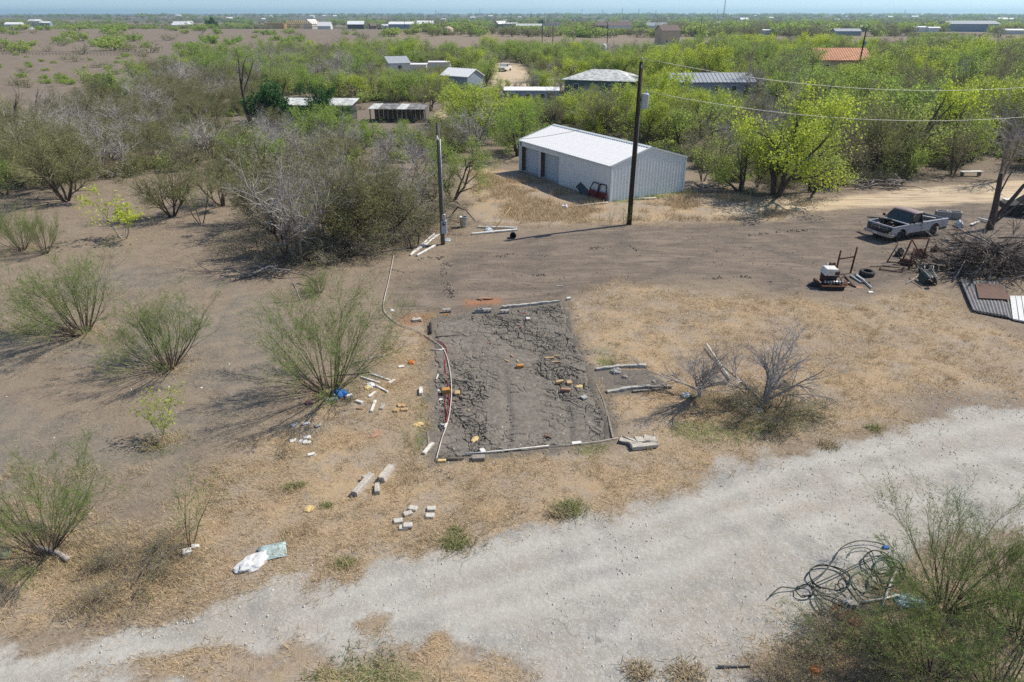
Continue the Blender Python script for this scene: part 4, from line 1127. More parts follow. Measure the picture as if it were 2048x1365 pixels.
# ---- the mass of trees farther off: one object per kind
def instancer(name, kinds, P, seed):
    """points in P (x, y, height) carry copies of the named trees"""
    rg = np.random.default_rng(seed)
    P = np.array(P)
    protos = [pr for k in kinds for pr in PROTO[k]]
    pick = rg.integers(0, len(protos), len(P))
    zs = np.array([p[2] for p in protos])
    me = bpy.data.meshes.new(name); n = len(P)
    me.vertices.add(n)
    co = np.stack([P[:, 0], P[:, 1], relief(P[:, 0], P[:, 1]) - .05], 1).astype(np.float32)
    me.vertices.foreach_set("co", co.ravel())
    def at_(nm, typ, val, key):
        a = me.attributes.new(nm, typ, 'POINT'); a.data.foreach_set(key, val)
    s = (P[:, 2] / zs[pick]).astype(np.float32); w = rg.uniform(1.0, 1.45, n).astype(np.float32)
    at_("scl", 'FLOAT_VECTOR', np.stack([s * w, s * w, s], 1).ravel(), "vector")
    at_("rot", 'FLOAT_VECTOR', np.stack([np.zeros(n), np.zeros(n), rg.uniform(0, 6.28, n)], 1).astype(np.float32).ravel(), "vector")
    at_("pick", 'INT', pick.astype(np.int32), "value")
    o = link(name, me); set_props(o, kind="stuff")
    g = bpy.data.node_groups.new(name, 'GeometryNodeTree')
    g.interface.new_socket("Geometry", in_out='INPUT', socket_type='NodeSocketGeometry')
    g.interface.new_socket("Geometry", in_out='OUTPUT', socket_type='NodeSocketGeometry')
    N_ = g.nodes; i_ = N_.new("NodeGroupInput"); o_ = N_.new("NodeGroupOutput")
    inst = N_.new("GeometryNodeInstanceOnPoints"); join = N_.new("GeometryNodeJoinGeometry")
    inst.inputs["Pick Instance"].default_value = True
    g.links.new(i_.outputs[0], inst.inputs["Points"])
    for tr, cr, z in protos[::-1]:
        jj = N_.new("GeometryNodeJoinGeometry")
        for m in (tr, cr):
            oi = N_.new("GeometryNodeObjectInfo"); oi.inputs["Object"].default_value = HOLD[m.name]; oi.transform_space = 'ORIGINAL'
            g.links.new(oi.outputs["Geometry"], jj.inputs[0])
        gi = N_.new("GeometryNodeGeometryToInstance"); g.links.new(jj.outputs[0], gi.inputs[0])
        g.links.new(gi.outputs[0], join.inputs[0])
    g.links.new(join.outputs[0], inst.inputs["Instance"])
    for nm, sock, typ in (("scl", "Scale", 'FLOAT_VECTOR'), ("rot", "Rotation", 'FLOAT_VECTOR'), ("pick", "Instance Index", 'INT')):
        na = N_.new("GeometryNodeInputNamedAttribute"); na.data_type = typ; na.inputs["Name"].default_value = nm
        g.links.new(na.outputs["Attribute"], inst.inputs[sock])
    g.links.new(inst.outputs[0], o_.inputs[0])
    md = o.modifiers.new("copies", 'NODES'); md.node_group = g
    return o
HOLD = {}
for o in COL.objects:
    if o.type == 'MESH' and o.data.name not in HOLD: HOLD[o.data.name] = o
for k in PROTO:       # every kind used below has at least one planted tree to copy
    PROTO[k] = [p for p in PROTO[k] if p[0].name in HOLD and p[1] and p[1].name in HOLD]
for k, P in REST.items():
    if P and PROTO[k]: instancer({'olive': "thorn_woodland", 'bare': "leafless_woodland", 'mid': "green_woodland", 'lime': "lime_woodland", 'brownbare': "twiggy_woodland", 'ever': "evergreen_woodland"}[k], [k], P, 5)
rg = np.random.default_rng(98); U = []
ux = rg.uniform(-.8, .8, 9000); uy = 50 + 110 * rg.uniform(0, 1, 9000) ** .8; ux = ux * (uy + 12)
ub = np.zeros(9000, bool)
for p in CLEAR: ub |= sd(p, ux, uy) > -.6
ub |= sd(P_TREES, ux, uy) < 0
ub |= (sd(P_FIELD, ux, uy) > 0)
ub |= fbm(ux, uy, 7, 3, 151) < .47
UG = np.stack([ux, uy, rg.uniform(.5, 1.5, 9000)], 1)[~ub]
instancer("undergrowth", ['drybush'], UG[::2], 8)
instancer("leafy_undergrowth", ['scrub', 'greyscrub'], UG[1::3], 9)
# plain towards the horizon
rg = np.random.default_rng(99); Pn = []
n = 9000
d = 440 * (6500 / 440) ** rg.uniform(0, 1, n); xx = rg.uniform(-.85, .85, n) * d
den = fbm(xx, d, 260, 3, 141); right = smooth(-.25, .3, xx / d)
ok = (den + .22 * right) > rg.uniform(.42, .72, n)
sf = (sd(P_FIELD, xx, d) > 0) | (sd(P_FIELD2, xx, d) > 0)
ok &= ~sf
P = np.stack([xx, d, rg.uniform(3.5, 6.5, n) * (1 + d / 3000)], 1)[ok]
P = np.array([(a, b, fit_height(a, b, c)) for a, b, c in P]); P = P[P[:, 2] > .8]
instancer("plain_woodland", ['scrub', 'greyscrub'], P[::2], 6)
instancer("plain_thicket", ['olive'] , P[1::2], 7)
print("individual trees", count, "rest", {k: len(v) for k, v in REST.items()}, "plain", len(P))
# ------------------------------------------------------------------ the metal shed
def ribbed(mb, pts_bottom, pts_top, out, mat, rib=.30, depth=.035, w=.05):
    """sheet metal from a bottom edge to a top edge with raised ribs: edges are functions of s in [0, 1]"""
    pass

def rib_panel(width, hfun, mat, pitch=.305, depth=.032, rib=.045, thick=.012):
    """panel in local x (width) and z (height), ribs stand out towards -y"""
    xs = [0.0]; k = pitch / 2
    ys = [0.0]
    while k + rib < width:
        for dx, dy in ((-rib, 0), (-rib * .45, -depth), (rib * .45, -depth), (rib, 0)): xs.append(k + dx); ys.append(dy)
        k += pitch
    xs.append(width); ys.append(0.0)
    mb = MB(); n = len(xs)
    v = []
    for x, y in zip(xs, ys): v.append((x, y, 0))
    for x, y in zip(xs, ys): v.append((x, y, hfun(x)))
    v += [(0, thick, 0), (width, thick, 0), (0, thick, hfun(0)), (width, thick, hfun(width))]
    f = [(i, i + 1, n + i + 1, n + i) for i in range(n - 1)]
    f += [(2 * n + 1, 2 * n, 2 * n + 2, 2 * n + 3), (0, n, 2 * n + 2, 2 * n), (n - 1, 2 * n + 1, 2 * n + 3, 2 * n - 1)]
    mb.add(v, f, mat)
    return mb

def build_shed():
    # local frame: origin at the near corner, x runs along the front wall to the left end, y runs through the building
    th = R(119.86); L, W, he, hr = 13.5, 7.34, 2.75, 3.80
    z0 = gz(8, 53) - .05
    sh = empty("metal_shed", "white roofed metal shed with two roller doors beside the utility pole", "shed", (7.44, 51.5, z0), 0)
    sh.rotation_euler = (0, 0, th - math.pi)     # local -x = along the wall
    def wall_panels(name, n, wid, place, hf):
        for i in range(n):
            o = rib_panel(wid - .006, lambda x, i=i: hf(i * wid + x), MT['wallmetal']).obj(name, sh)
            o.matrix_parent_inverse = Matrix.Identity(4)
            o.location, o.rotation_euler = place(i)
    # front wall (x from 0 to -L, faces -y rotated): local y negative is outside
    dw, dh = 2.9, 2.25
    d1, d2 = 7.05, 10.30          # where the two doors start, measured from the near corner
    nfp = 8; wp = d1 / nfp
    wall_panels("wall_panel", nfp, wp, lambda i: ((-d1 + i * wp, 0, 0), (0, 0, 0)), lambda x: he - .06)
    def part(mb, nm): return mb.obj(nm, sh)
    W_ = MT['wallmetal']; T = MT['trim']
    part(MB().box((-(d1 + d2 + dw) / 2 - .0, .012, (dh + he - .06) / 2 + .0), (d2 + dw - d1, .03, he - .06 - dh), W_), "door_header")
    for x0, wdt in ((d1 + dw, d2 - d1 - dw), (d2 + dw, L - d2 - dw)):
        part(MB().box((-(x0 + wdt / 2), .012, dh / 2), (wdt, .03, dh), T), "door_post")
    for dx in (d1, d2):
        mb = MB()
        dr = empty_part("roller_door", sh)
        nsl = 12; hs = dh / nsl
        me = None
        for k in range(nsl):
            if me is None:
                s = MB().prism([(-dw + .02, .005), (-.02, .005), (-.02, hs - .005), (-dw + .02, hs - .005)], -.005, .03, MT['door'])
                s.prism([(-dw + .02, hs * .2), (-.02, hs * .2), (-.02, hs * .75), (-dw + .02, hs * .75)], -.02, -.005, MT['door'])
                me = s.mesh("slat")
            link("slat", me, dr, (-dx, .42, k * hs))
        part(MB().box((-dx - dw - .01 + .03, .22, dh / 2), (.03, .40, dh), MT['rustplate']), "door_jamb")
        part(MB().box((-dx - .02, .22, dh / 2), (.03, .40, dh), T), "door_jamb")
    # gable walls
    gab = lambda y: he - .05 + (hr - he) * (1 - abs(y - W / 2) / (W / 2))
    ng = 8; wg = W / ng
    wall_panels("wall_panel", ng, wg, lambda i: ((0, i * wg, 0), (0, 0, R(90))), gab)
    part(MB().prism([(0, 0), (W, 0), (W, he - .05), (W / 2, hr - .05), (0, he - .05)], -L, -L + .03, W_, axis='x'), "far_gable_wall")
    part(MB().box((-L / 2, W - .02, he / 2), (L - .08, .03, he - .06), W_), "back_wall")
    part(MB().box((-L / 2, W / 2, .03), (L - .1, W - .1, .1), MT['concrete']), "floor_slab")
    # roof: panels run from eave to ridge
    sl = math.atan2(hr - he, W / 2); ln = math.hypot(W / 2, hr - he) + .12
    npn = 15; wr = (L + .16) / npn
    pm = rib_panel(wr - .004, lambda x: ln, MT['roofwhite'], depth=.035).mesh("roof_panel")
    for i in range(npn):
        link("roof_panel", pm, sh, (-L - .08 + i * wr, -.11, he - .03 * 1), (-(math.pi / 2 - sl), 0, 0))
        o = link("roof_panel", pm, sh, (-L - .08 + (i + 1) * wr, W + .11, he - .03), (-(math.pi / 2 - sl), 0, math.pi))
    part(MB().prism([(W / 2 - .22, hr - .005), (W / 2, hr + .075), (W / 2 + .22, hr - .005), (W / 2, hr + .055)], -L - .1, .1, T, axis='x'), "ridge_cap")
    for sx in (.045, -L - .045):
        for s in (-1, 1):
            a = (W / 2 + s * (W / 2 + .13), he - .10); b = (W / 2, hr - .015)
            part(MB().prism([a, (a[0], a[1] + .13), (b[0], b[1] + .07), (b[0], b[1] - .06)], sx - .05, sx + .05, T, axis='x'), "rake_trim")
    part(MB().box((-L / 2, -.13, he - .07), (L + .1, .05, .11), T), "eave_trim")
    for x, y in ((-.0, .0), (-.0, W), (-L, 0)):
        part(MB().box((x, y, he / 2 - .03), (.14, .14, he - .05), T), "corner_trim")
    return sh
def empty_part(name, parent, loc=(0, 0, 0), rot=(0, 0, 0)):
    o = bpy.data.objects.new(name, None); COL.objects.link(o); o.empty_display_size = .1
    o.parent = parent; o.location = loc; o.rotation_euler = rot
    return o
SHED = build_shed()

# ---- things leaning on the shed's front wall
def truck_door(px, py, label, rz, mirror):
    x, y = at(px, py); z = gz(x, y)
    t = empty("truck_door", label, "vehicle door", (x, y, z), rz, "red truck doors by the shed")
    t.rotation_euler = (R(-12), R(6) * mirror, rz)
    k = mirror
    def P(l): return [(a * k, b) for a, b in l]
    MB().prism(P([(-.50, .05), (.5, .05), (.5, .66), (-.50, .66)]), -.05, .05, MT['red']).prism(P([(-.46, .12), (-.1, .12), (-.1, .3), (-.46, .3)]), -.06, -.05, MT['black']).obj("door_skin", t)
    f = MB()
    for a, b in (((-.48, .66), (-.32, 1.22)), ((-.32, 1.22), (.40, 1.26)), ((.40, 1.26), (.48, .66))):
        f.tube([(a[0] * k, 0, a[1]), (b[0] * k, 0, b[1])], .04, MT['black'], 6)
    f.obj("window_frame", t)
    MB().box((.2 * k, -.07, .42), (.16, .03, .16), MT['black'], bev=.02).obj("door_card", t)
    MB().box((-.35 * k, -.065, .60), (.14, .03, .04), MT['dark']).obj("handle", t)
truck_door(1183, 398, "red truck door leaning on the shed wall, left one of the pair", R(-60), 1)
truck_door(1202, 404, "red truck door leaning on the shed wall, right one nearest the corner", R(-60), -1)
def wire_chair():
    x, y = at(1143, 388); z = gz(x, y)
    t = empty("garden_chair", "white wire garden chair tipped over in the shed's shade", "chair", (x, y, z), R(40))
    f = MB()
    for i in range(7):
        a = -.24 + i * .08
        f.tube([(a, 0, .42), (a * 1.1, .12, .7), (a * .9, .16, .92 - abs(a) * .5)], .009, MT['white'], 5)
    f.obj("backrest", t)
    f = MB()
    for i in range(7): f.tube([(-.26 + i * .085, 0, .42), (-.26 + i * .085, -.44, .42)], .009, MT['white'], 5)
    f.tube([(-.27, 0, .42), (.27, 0, .42), (.27, -.44, .42), (-.27, -.44, .42), (-.27, 0, .42)], .014, MT['white'], 5)
    f.obj("seat", t)
    for a in (-.24, .24):
        for b in (-.02, -.42): MB().tube([(a, b, .42), (a * 1.15, b * 1.1, 0)], .013, MT['white'], 6).obj("leg", t)
    t.rotation_euler = (R(-14), R(10), R(40))
wire_chair()
x, y = at(1162, 390); o = MB().box((0, 0, .55), (1.9, .05, 1.0), MT['dark'], bev=.015).box((0, -.03, .55), (1.78, .02, .88), MT['glass']).obj("leaning_sheet", None, (x, y, gz(x, y)), (R(-38), R(24), R(-62)))
set_props(o, "dark flat panel sagging against the shed wall behind the tipped chair", "panel")
x, y = at(1131, 419); o = MB().lathe([(.0, 0), (.17, .0), (.21, .12), (.20, .30), (.13, .36), (.12, .33), (.0, .31)], MT['white'], 14).obj("white_pot", None, (x, y, gz(x, y)), (R(14), R(-20), 0))
set_props(o, "small round white pot at the end of the pipe before the shed", "pot")
p0, p1 = at(1140, 417), at(1216, 409)
o = MB().tube([(p0[0] + (p1[0] - p0[0]) * t, p0[1] + (p1[1] - p0[1]) * t, gz(p0[0] + (p1[0] - p0[0]) * t, p0[1] + (p1[1] - p0[1]) * t) + .07) for t in (0, .33, .66, 1)], .045, MT['pvc'], 8).obj("pipe")
set_props(o, "pale pipe lying from the white pot to the shed corner", "pipe")
p0, p1 = at(1268, 403), at(1312, 400)
o = MB().tube([(p0[0], p0[1], gz(*p0) + .08), (p1[0], p1[1], gz(*p1) + .08)], .05, MT['pvc'], 8).obj("pipe")
set_props(o, "short white pipe lying along the foot of the shed gable", "pipe")

# ------------------------------------------------------------------ poles and wires
def pole_px(name, px, py, top, r, mat, label, cat="utility pole", lean=0.0):
    x, y = at(px, py); z = gz(x, y); h = height_of(x, y, top) - z
    t = empty(name, label, cat, (x, y, z))
    MB().tube([(0, 0, -.2), (lean * h * .5, 0, h * .5), (lean * h, 0, h)], [r, r * .88, r * .72], mat, 12).obj("pole", t)
    return t, x, y, z, h
def transformer(t, loc, s=1.0):
    c = MB().lathe([(0, 0), (.21 * s, 0), (.225 * s, .05 * s), (.225 * s, .72 * s), (.235 * s, .74 * s), (.235 * s, .79 * s), (.15 * s, .85 * s), (0, .86 * s)], MT['grey'], 18).obj("transformer_can", t, loc)
    MB().lathe([(0, 0), (.04 * s, 0), (.055 * s, .05 * s), (.035 * s, .09 * s), (.05 * s, .13 * s), (.02 * s, .22 * s), (0, .22 * s)], MT['grey'], 8).obj("bushing", c, (.08 * s, 0, .82 * s))
    MB().box((-.16 * s, 0, .5 * s), (.2 * s, .08 * s, .1 * s), MT['dark']).obj("bracket", c)
    return c
PR, prx, pry, prz, prh = pole_px("utility_pole", 1258, 452, 124, .17, MT['pole'], "tall dark utility pole with a transformer can in front of the metal shed")
transformer(PR, (.40, .02, prh - 2.75), 1.08)
MB().lathe([(0, 0), (.03, 0), (.03, .10), (.06, .12), (.045, .19), (.06, .22), (.02, .27), (0, .27)], MT['galv'], 8).obj("insulator", PR, (.02, 0, prh - .02))
MB().tube([(.13, -.1, 2.6), (.145, -.1, 4.5), (.13, -.1, prh - 2.8), (.25, -.03, prh - 2.2)], .012, MT['galv'], 5).obj("ground_wire", PR)
MB().box((.0, -.13, prh - .25), (.08, .1, .18), MT['galv']).obj("cap_bracket", PR)
x, y = at(1250, 455)
plant('wisp', x - .05, y - .1, 1.7, "green vine weed climbing the foot of the tall utility pole", cat="weed", wide=.9)
plant('wisp', x - 1.0, y + .2, 1.25, "thin upright weed beside the foot of the tall utility pole", cat="weed", wide=.7)

PL, plx, ply, plz, plh = pole_px("meter_pole", 886, 490, 246, .135, MT['greypole'], "grey service pole with an electric meter box near the pale pipes", "utility pole")
mb_ = MB().box((.13, -.10, 1.15), (.34, .16, .80), MT['grey'], bev=.02).obj("meter_box", PL)
MB().lathe([(0, 0), (.09, 0), (.10, .06), (.07, .11), (0, .12)], MT['glass'], 12, Matrix.Rotation(R(90), 4, 'X')).obj("meter_dial", mb_, (.13, -.18, 1.37))
MB().box((.13, -.1, 1.78), (.22, .14, .36), MT['galv'], bev=.03).obj("meter_socket", PL)
MB().tube([(.115, -.08, 1.96), (.115, -.08, 3.2), (.1, -.07, plh - .9)], .035, MT['galv'], 8).obj("conduit", PL)
MB().lathe([(0, -.02), (.06, 0), (.11, .03), (.05, .16), (.02, .26), (0, .28)], MT['white'], 10).obj("weather_head", PL, (-.04, -.16, plh - .95))
MB().box((.13, 0, plh - 2.0), (.12, .1, .1), MT['dark'], bev=.02).obj("bracket", PL)

def wire(name, a, b, sag, r, mat, label, cat="wire", group=None):
    n = 28; a = Vector(a); b = Vector(b)
    pts = [a.lerp(b, i / n) - Vector((0, 0, sag * 4 * (i / n) * (1 - i / n))) for i in range(n + 1)]
    o = MB().tube(pts, r, mat, 5).obj(name)
    return set_props(o, label, cat, group)
MT['wire'] = M_("aluminium_wire", (.50, .49, .46), (.42, .41, .39), 3, .5, .3)
MT['darkwire'] = M_("dark_wire", (.05, .05, .05), (.035, .035, .035), 3, .7)
FARP = (prx + 47, pry + 9.0)
MT_top = prh + prz + .22
wire("power_line", (prx, pry, MT_top), (FARP[0], FARP[1], MT_top + .2), 2.4, .014, MT['wire'], "upper pale power line leaving the pole top to the right")
wire("power_line", (prx + .45, pry, prz + prh - 1.72), (FARP[0], FARP[1] - .2, MT_top - 1.9), 2.35, .014, MT['wire'], "lower pale power line leaving the transformer to the right")
wire("service_wire", (prx, pry - .1, prz + prh - 2.9), (plx, ply, plz + plh - .85), .75, .012, MT['greypole'], "thin grey service wire from the transformer to the meter pole")
FPOLES = [  # px, foot y, top y, radius, transformer, label
    (1711, 165, 58, .17, 1.0, "leaning dark pole with a pale transformer right of the orange roof"),
    (1558, 168, 107, .15, 0, "dark pole between the lime mesquites left of the orange roof"),
    (1386, 103, 53, .15, 0, "dark pole above the big lime tree behind the shed"),
    (1398, 90, 32, .16, 0, "grey pole just right and behind the pole above the big lime tree"),
    (1334, 150, 120, .14, 0, "short dark pole half hidden behind the lime tree and the utility pole"),
    (1213, 108, 50, .15, .9, "pole with a small transformer above the house with green walls"),
    (1105, 104, 51, .16, 0, "plain pole in the middle brush, right one of a near pair"),
    (1084, 100, 44, .17, .9, "pole with dark transformer in the middle brush, left one of a near pair"),
    (1048, 125, 92, .13, 0, "thin pole behind the round olive tree on the drive"),
    (982, 116, 80, .15, 0, "short dark pole in front of the yellow green brush at centre"),
    (810, 66, 32, .16, 0, "pole before the long white roofed building on the skyline"),
    (873, 60, 22, .16, 0, "pole with a short crossarm on the skyline left of centre"),
    (735, 56, 28, .16, 0, "pole left of the small red house on the skyline"),
    (1021, 52, 26, .16, 0, "skyline pole beside the far white trailer"),
    (1061, 52, 24, .16, 0, "skyline pole above the long pale far roof"),
    (1089, 50, 25, .16, 0, "skyline pole in the rounded dark tree"),
    (1314, 55, 33, .15, 0, "skyline pole behind the grey far roof at right of centre"),
    (1458, 50, 33, .16, 0, "skyline pole right of the round dark tree"),
    (1490, 48, 33, .16, 0, "skyline pole left of the long dark grove"),
    (1598, 50, 37, .2, 0, "slanted skyline pole above the orange roof"),
    (1624, 48, 34, .2, 0, "skyline pole near the far red building"),
    (1720, 57, 37, .16, 0, "thin skyline pole above the leaning transformer pole"),
]
FP = []
for px, py, top, r, tr, lab in FPOLES:
    lean = .02 if px in (1558, 1386) else 0
    t, x, y, z, h = pole_px("utility_pole", px, py, top, r, MT['pole'], lab, lean=lean)
    t["group"] = "utility poles across the plain"
    if tr: transformer(t, (.35, -.05, h - 3.2), tr * 1.1)
    if px in (873, 1084, 1314): MB().box((0, -.18, h - .5), (2.2, .12, .14), MT['pole']).obj("crossarm", t)
    FP.append((x, y, z + h))
wire("power_line", (FP[1][0], FP[1][1], FP[1][2] - 1.6), (FP[0][0], FP[0][1], FP[0][2] - 4.6), .8, .02, MT['darkwire'], "dark far power line between two poles by the orange roof")
wire("power_line", (FP[0][0], FP[0][1], FP[0][2] - 4.6), (FP[0][0] + 62, FP[0][1] - 14, FP[0][2] - 4.4), 2.2, .02, MT['darkwire'], "dark far power line running right from the leaning pole")
wire("power_line", (FP[4][0], FP[4][1], FP[4][2] - .3), (FP[1][0], FP[1][1], FP[1][2] - 1.6), .8, .02, MT['darkwire'], "dark far power line left of the orange roof")

# ------------------------------------------------------------------ the old pickup
def wheel(mb_name, parent, loc, r=.36, w=.22, flat=0.0):
    ty = MB().lathe([(r * .60, -w / 2), (r * .86, -w / 2), (r * .97, -w * .38), (r, -w * .15), (r, w * .15), (r * .97, w * .38), (r * .86, w / 2), (r * .60, w / 2), (r * .58, 0), (r * .60, -w / 2)], MT['rubber'], 22, Matrix.Rotation(R(90), 4, 'X'))
    o = ty.obj(mb_name, parent, loc)
    MB().lathe([(0, -.02), (r * .22, -.05), (r * .26, -.015), (r * .50, .02), (r * .56, -.06), (r * .60, -.07), (r * .60, .06), (0, .06)], MT['rimdirt'], 18, Matrix.Rotation(R(90), 4, 'X')).obj("rim", o, (0, -w * .18, 0))
    return o
MT['rimdirt'] = M_("dull_rim", (.13, .12, .115), (.08, .075, .07), 8, .6, .3)
MT['paint'] = M_("faded_silver_paint", (.40, .42, .46), (.30, .315, .35), 3.2, .45, .2, spec=.4, c3=(.42, .40, .36), s3=1.4)
MT['paint2'] = M_("dusty_roof_paint", (.29, .22, .215), (.23, .175, .17), 3, .6)
MT['chrome'] = M_("dull_chrome", (.42, .43, .46), (.30, .31, .33), 4, .35, .7)
MT['lower'] = M_("dark_lower_body", (.045, .035, .032), (.03, .025, .024), 5, .7)
def pickup():
    fx, fy = 24.51, 41.88; rx, ry = 27.27, 43.08
    ang = math.atan2(fy - ry, fx - rx)
    wb = math.hypot(fx - rx, fy - ry)
    # the two wheels named above stand on the near (left) side, half a track off the axis
    nx, ny = math.cos(ang - math.pi / 2 + math.pi), math.sin(ang - math.pi / 2 + math.pi)
    cx = (fx + rx) / 2 - nx * .82 * 1; cy = (fy + ry) / 2 - ny * .82
    z = gz(cx, cy)
    t = empty("pickup_truck", "old silver pickup without its hood, parked on the dirt yard", "pickup truck", (cx, cy, z), ang)
    P = MT['paint']; fwx, rwx = wb / 2, -wb / 2; hw = .97
    ra = .46
    def arch(cx_, z_, a0=180, a1=0, n=9):
        return [(cx_ + ra * math.cos(R(a0 + (a1 - a0) * i / n)), z_ + ra * math.sin(R(a0 + (a1 - a0) * i / n))) for i in range(n + 1)]
    zb, zt = .52, 1.06       # lower body line and belt line
    front, back = fwx + .86, rwx - 1.12
    for s in (-1, 1):
        y0, y1 = (hw - .07, hw) if s > 0 else (-hw, -hw + .07)
        # front fender
        pf = [(front, .62)] + [(front, zt - .08), (front - .05, zt - .02), (fwx - .62, zt + .03), (fwx - .62, zb)] + arch(fwx, .40)[0:1] + arch(fwx, .40)[1:] + [(front - .3, .62)]
        MB().prism([(x_, z_) for x_, z_ in pf], y0, y1, P).obj("fender", t)
        # cab side below the window
        d0, d1 = fwx - .63, fwx - 1.70
        door = MB().prism([(d0, zb), (d0, zt + .03), (d1, zt + .03), (d1, zb)], y0, y1, P).obj("door", t)
        MB().box(((d1 + .14), s * (hw + .012), zt - .12), (.16, .03, .05), MT['dark'], bev=.01).obj("handle", door)
        MB().prism([(d0 - .06, zt + .04), (d0 - .42, 1.62), (d1 + .05, 1.62), (d1 + .02, zt + .04)], s * (hw - .16) - .006, s * (hw - .16) + .006, MT['glass']).obj("side_window", door)
        MB().box((d0 - .05, s * (hw + .12), zt + .18), (.06, .2, .15), MT['black'], bev=.02).obj("mirror", door)
        # bed side
        b0 = d1 - .03
        pb = [(b0, zb)] + [(b0, zt + .02), (back + .02, zt + .02), (back, zt - .1), (back, .60)] + [(rwx - ra, .56)] + arch(rwx, .46) + [(rwx + ra, zb)]
        MB().prism(pb, y0, y1, P).obj("bed_side", t)
        MB().box(((b0 + back) / 2, s * (hw - .07), zt + .03), (b0 - back, .14, .05), P, bev=.015).obj("bed_rail", t)
        # dark lower strips
        MB().prism([(fwx - ra - .02, .34), (fwx - ra - .02, zb), (rwx + ra + .02, zb), (rwx + ra + .02, .34)], y0 + .01, y1 - .004 if s > 0 else y1, MT['lower']).obj("sill", t)
        MB().prism([(rwx - ra, .40), (rwx - ra, .57), (back + .02, .60), (back + .02, .44)], y0 + .01, y1 - .004 if s > 0 else y1, MT['lower']).obj("sill", t)
        # cab pillars
        pil = MB()
        A0, A1 = (d0 + .02, zt + .02), (d0 - .46, 1.66)
        yo, yi = s * (hw - .03), s * (hw - .19)
        pil.tube([(A0[0], yo, A0[1]), (A1[0], yi, A1[1])], .04, MT['lower'], 6)
        pil.tube([(d1, yo, zt), (d1 + .05, yi, 1.66)], .06, MT['lower'], 6)
        pil.tube([(A1[0], yi, 1.665), (d1 + .05, yi, 1.665)], .045, P, 6)
        pil.obj("pillar", t)
        for wx in (fwx, rwx): wheel("wheel", t, (wx, s * .82, .35))
        MB().box((front + .0, s * .70, .84), (.05, .30, .24), MT['lower'], bev=.01).obj("headlight_bezel", t)
        MB().lathe([(0, .03), (.07, .03), (.09, 0), (0, 0)], MT['glass'], 12, Matrix.Translation((front + .026, s * .68, .85)) @ Matrix.Rotation(R(90), 4, 'Y')).obj("headlight", t)
        MB().box((back - .012, s * (hw - .10), .86), (.04, .14, .30), MT['red'], bev=.01).obj("tail_light", t)
    # roof, rear wall, windscreen
    d0, d1 = fwx - .63, fwx - 1.70
    rows = []
    for i in range(5):
        xr = (d0 - .42) + (d1 - .02 - (d0 - .42)) * i / 4
        rows.append([(xr, yy, 1.70 + .05 * math.cos(yy * 1.7) - (.05 if i == 0 else 0)) for yy in (-.82, -.7, -.35, 0, .35, .7, .82)])
    MB().sheet(rows, MT['paint2'], .05, smooth_=True).obj("roof", t)
    MB().add([(d0 + .0, -.86, zt + .04), (d0 + .0, .86, zt + .04), (d0 - .45, .76, 1.67), (d0 - .45, -.76, 1.67), (d0 - .02, -.86, zt + .04), (d0 - .02, .86, zt + .04), (d0 - .47, .76, 1.67), (d0 - .47, -.76, 1.67)],
             [(0, 1, 2, 3), (7, 6, 5, 4), (0, 3, 7, 4), (1, 5, 6, 2)], MT['glass']).obj("windscreen", t)
    MB().prism([(-.9, zt - .5), (.9, zt - .5), (.9, zt + .1), (.78, 1.66), (-.78, 1.66), (-.9, zt + .1)], d1 - .03, d1 + .01, P, axis='x').obj("cab_rear_wall", t)
    MB().box((d1 - .036, 0, 1.38), (.012, 1.15, .34), MT['glass']).obj("rear_window", t)
    MB().box(((d0 + d1) / 2, 0, .62), (d0 - d1, 1.8, .12), MT['lower']).obj("cab_floor", t)
    MB().box((d1 + .30, 0, .86), (.5, 1.6, .36), MT['lower'], bev=.06).box((d1 + .12, 0, 1.18), (.16, 1.6, .5), MT['lower'], bev=.05).obj("seat", t)
    MB().box((d0 - .16, 0, 1.02), (.3, 1.7, .18), MT['lower'], bev=.04).obj("dashboard", t)
    MB().tube([(d0 - .38 + .06 * math.cos(a), .38 + .17 * math.sin(a), 1.12 + .16 * math.cos(a)) for a in [i * math.pi / 6 for i in range(13)]], .015, MT['black'], 5).obj("steering_wheel", t)
    MB().box((d0 + .10, 0, zt + .025), (.22, 1.86, .05), P, bev=.015).obj("cowl", t)
    # engine bay
    MB().box((fwx + .12, 0, .55), (1.45, 1.78, .08), MT['dark']).box((d0 + .02, 0, .80), (.05, 1.76, .44), MT['dark']).obj("engine_bay", t)
    MB().box((fwx + .05, 0, .74), (.62, .48, .30), MT['dark'], bev=.05).box((fwx + .02, .0, .93), (.34, .3, .1), MT['rust'], bev=.04).lathe([(0, 0), (.16, 0), (.16, .08), (0, .1)], MT['black'], 14, Matrix.Translation((fwx + .0, .05, .98))).obj("engine", t)
    MB().box((fwx + .62, 0, .78), (.08, 1.0, .42), MT['rust']).obj("radiator", t)
    MB().box((front - .05, 0, zt - .05), (.10, 1.86, .07), P, bev=.02).obj("front_crossmember", t)
    # grille: four openings with a cross
    g = MB().box((front - .02, 0, .84), (.05, 1.10, .26), MT['black'])
    g = g.obj("grille", t)
    fr = MB()
    for zz in (.965, .715): fr.box((front + .02, 0, zz), (.04, 1.18, .035), MT['chrome'])
    for yy in (-.57, .57): fr.box((front + .02, yy, .84), (.04, .035, .285), MT['chrome'])
    fr.box((front + .025, 0, .84), (.045, 1.1, .04), MT['chrome']).box((front + .025, 0, .84), (.046, .05, .25), MT['chrome'])
    for zz in (.78, .90): fr.box((front + .008, 0, zz), (.02, 1.1, .012), MT['rimdirt'])
    fr.obj("grille_frame", g)
    bp = MB().prism([(-1.0, .40), (1.0, .40), (1.0, .58), (-1.0, .58)], front + .04, front + .17, MT['chrome'], axis='x')
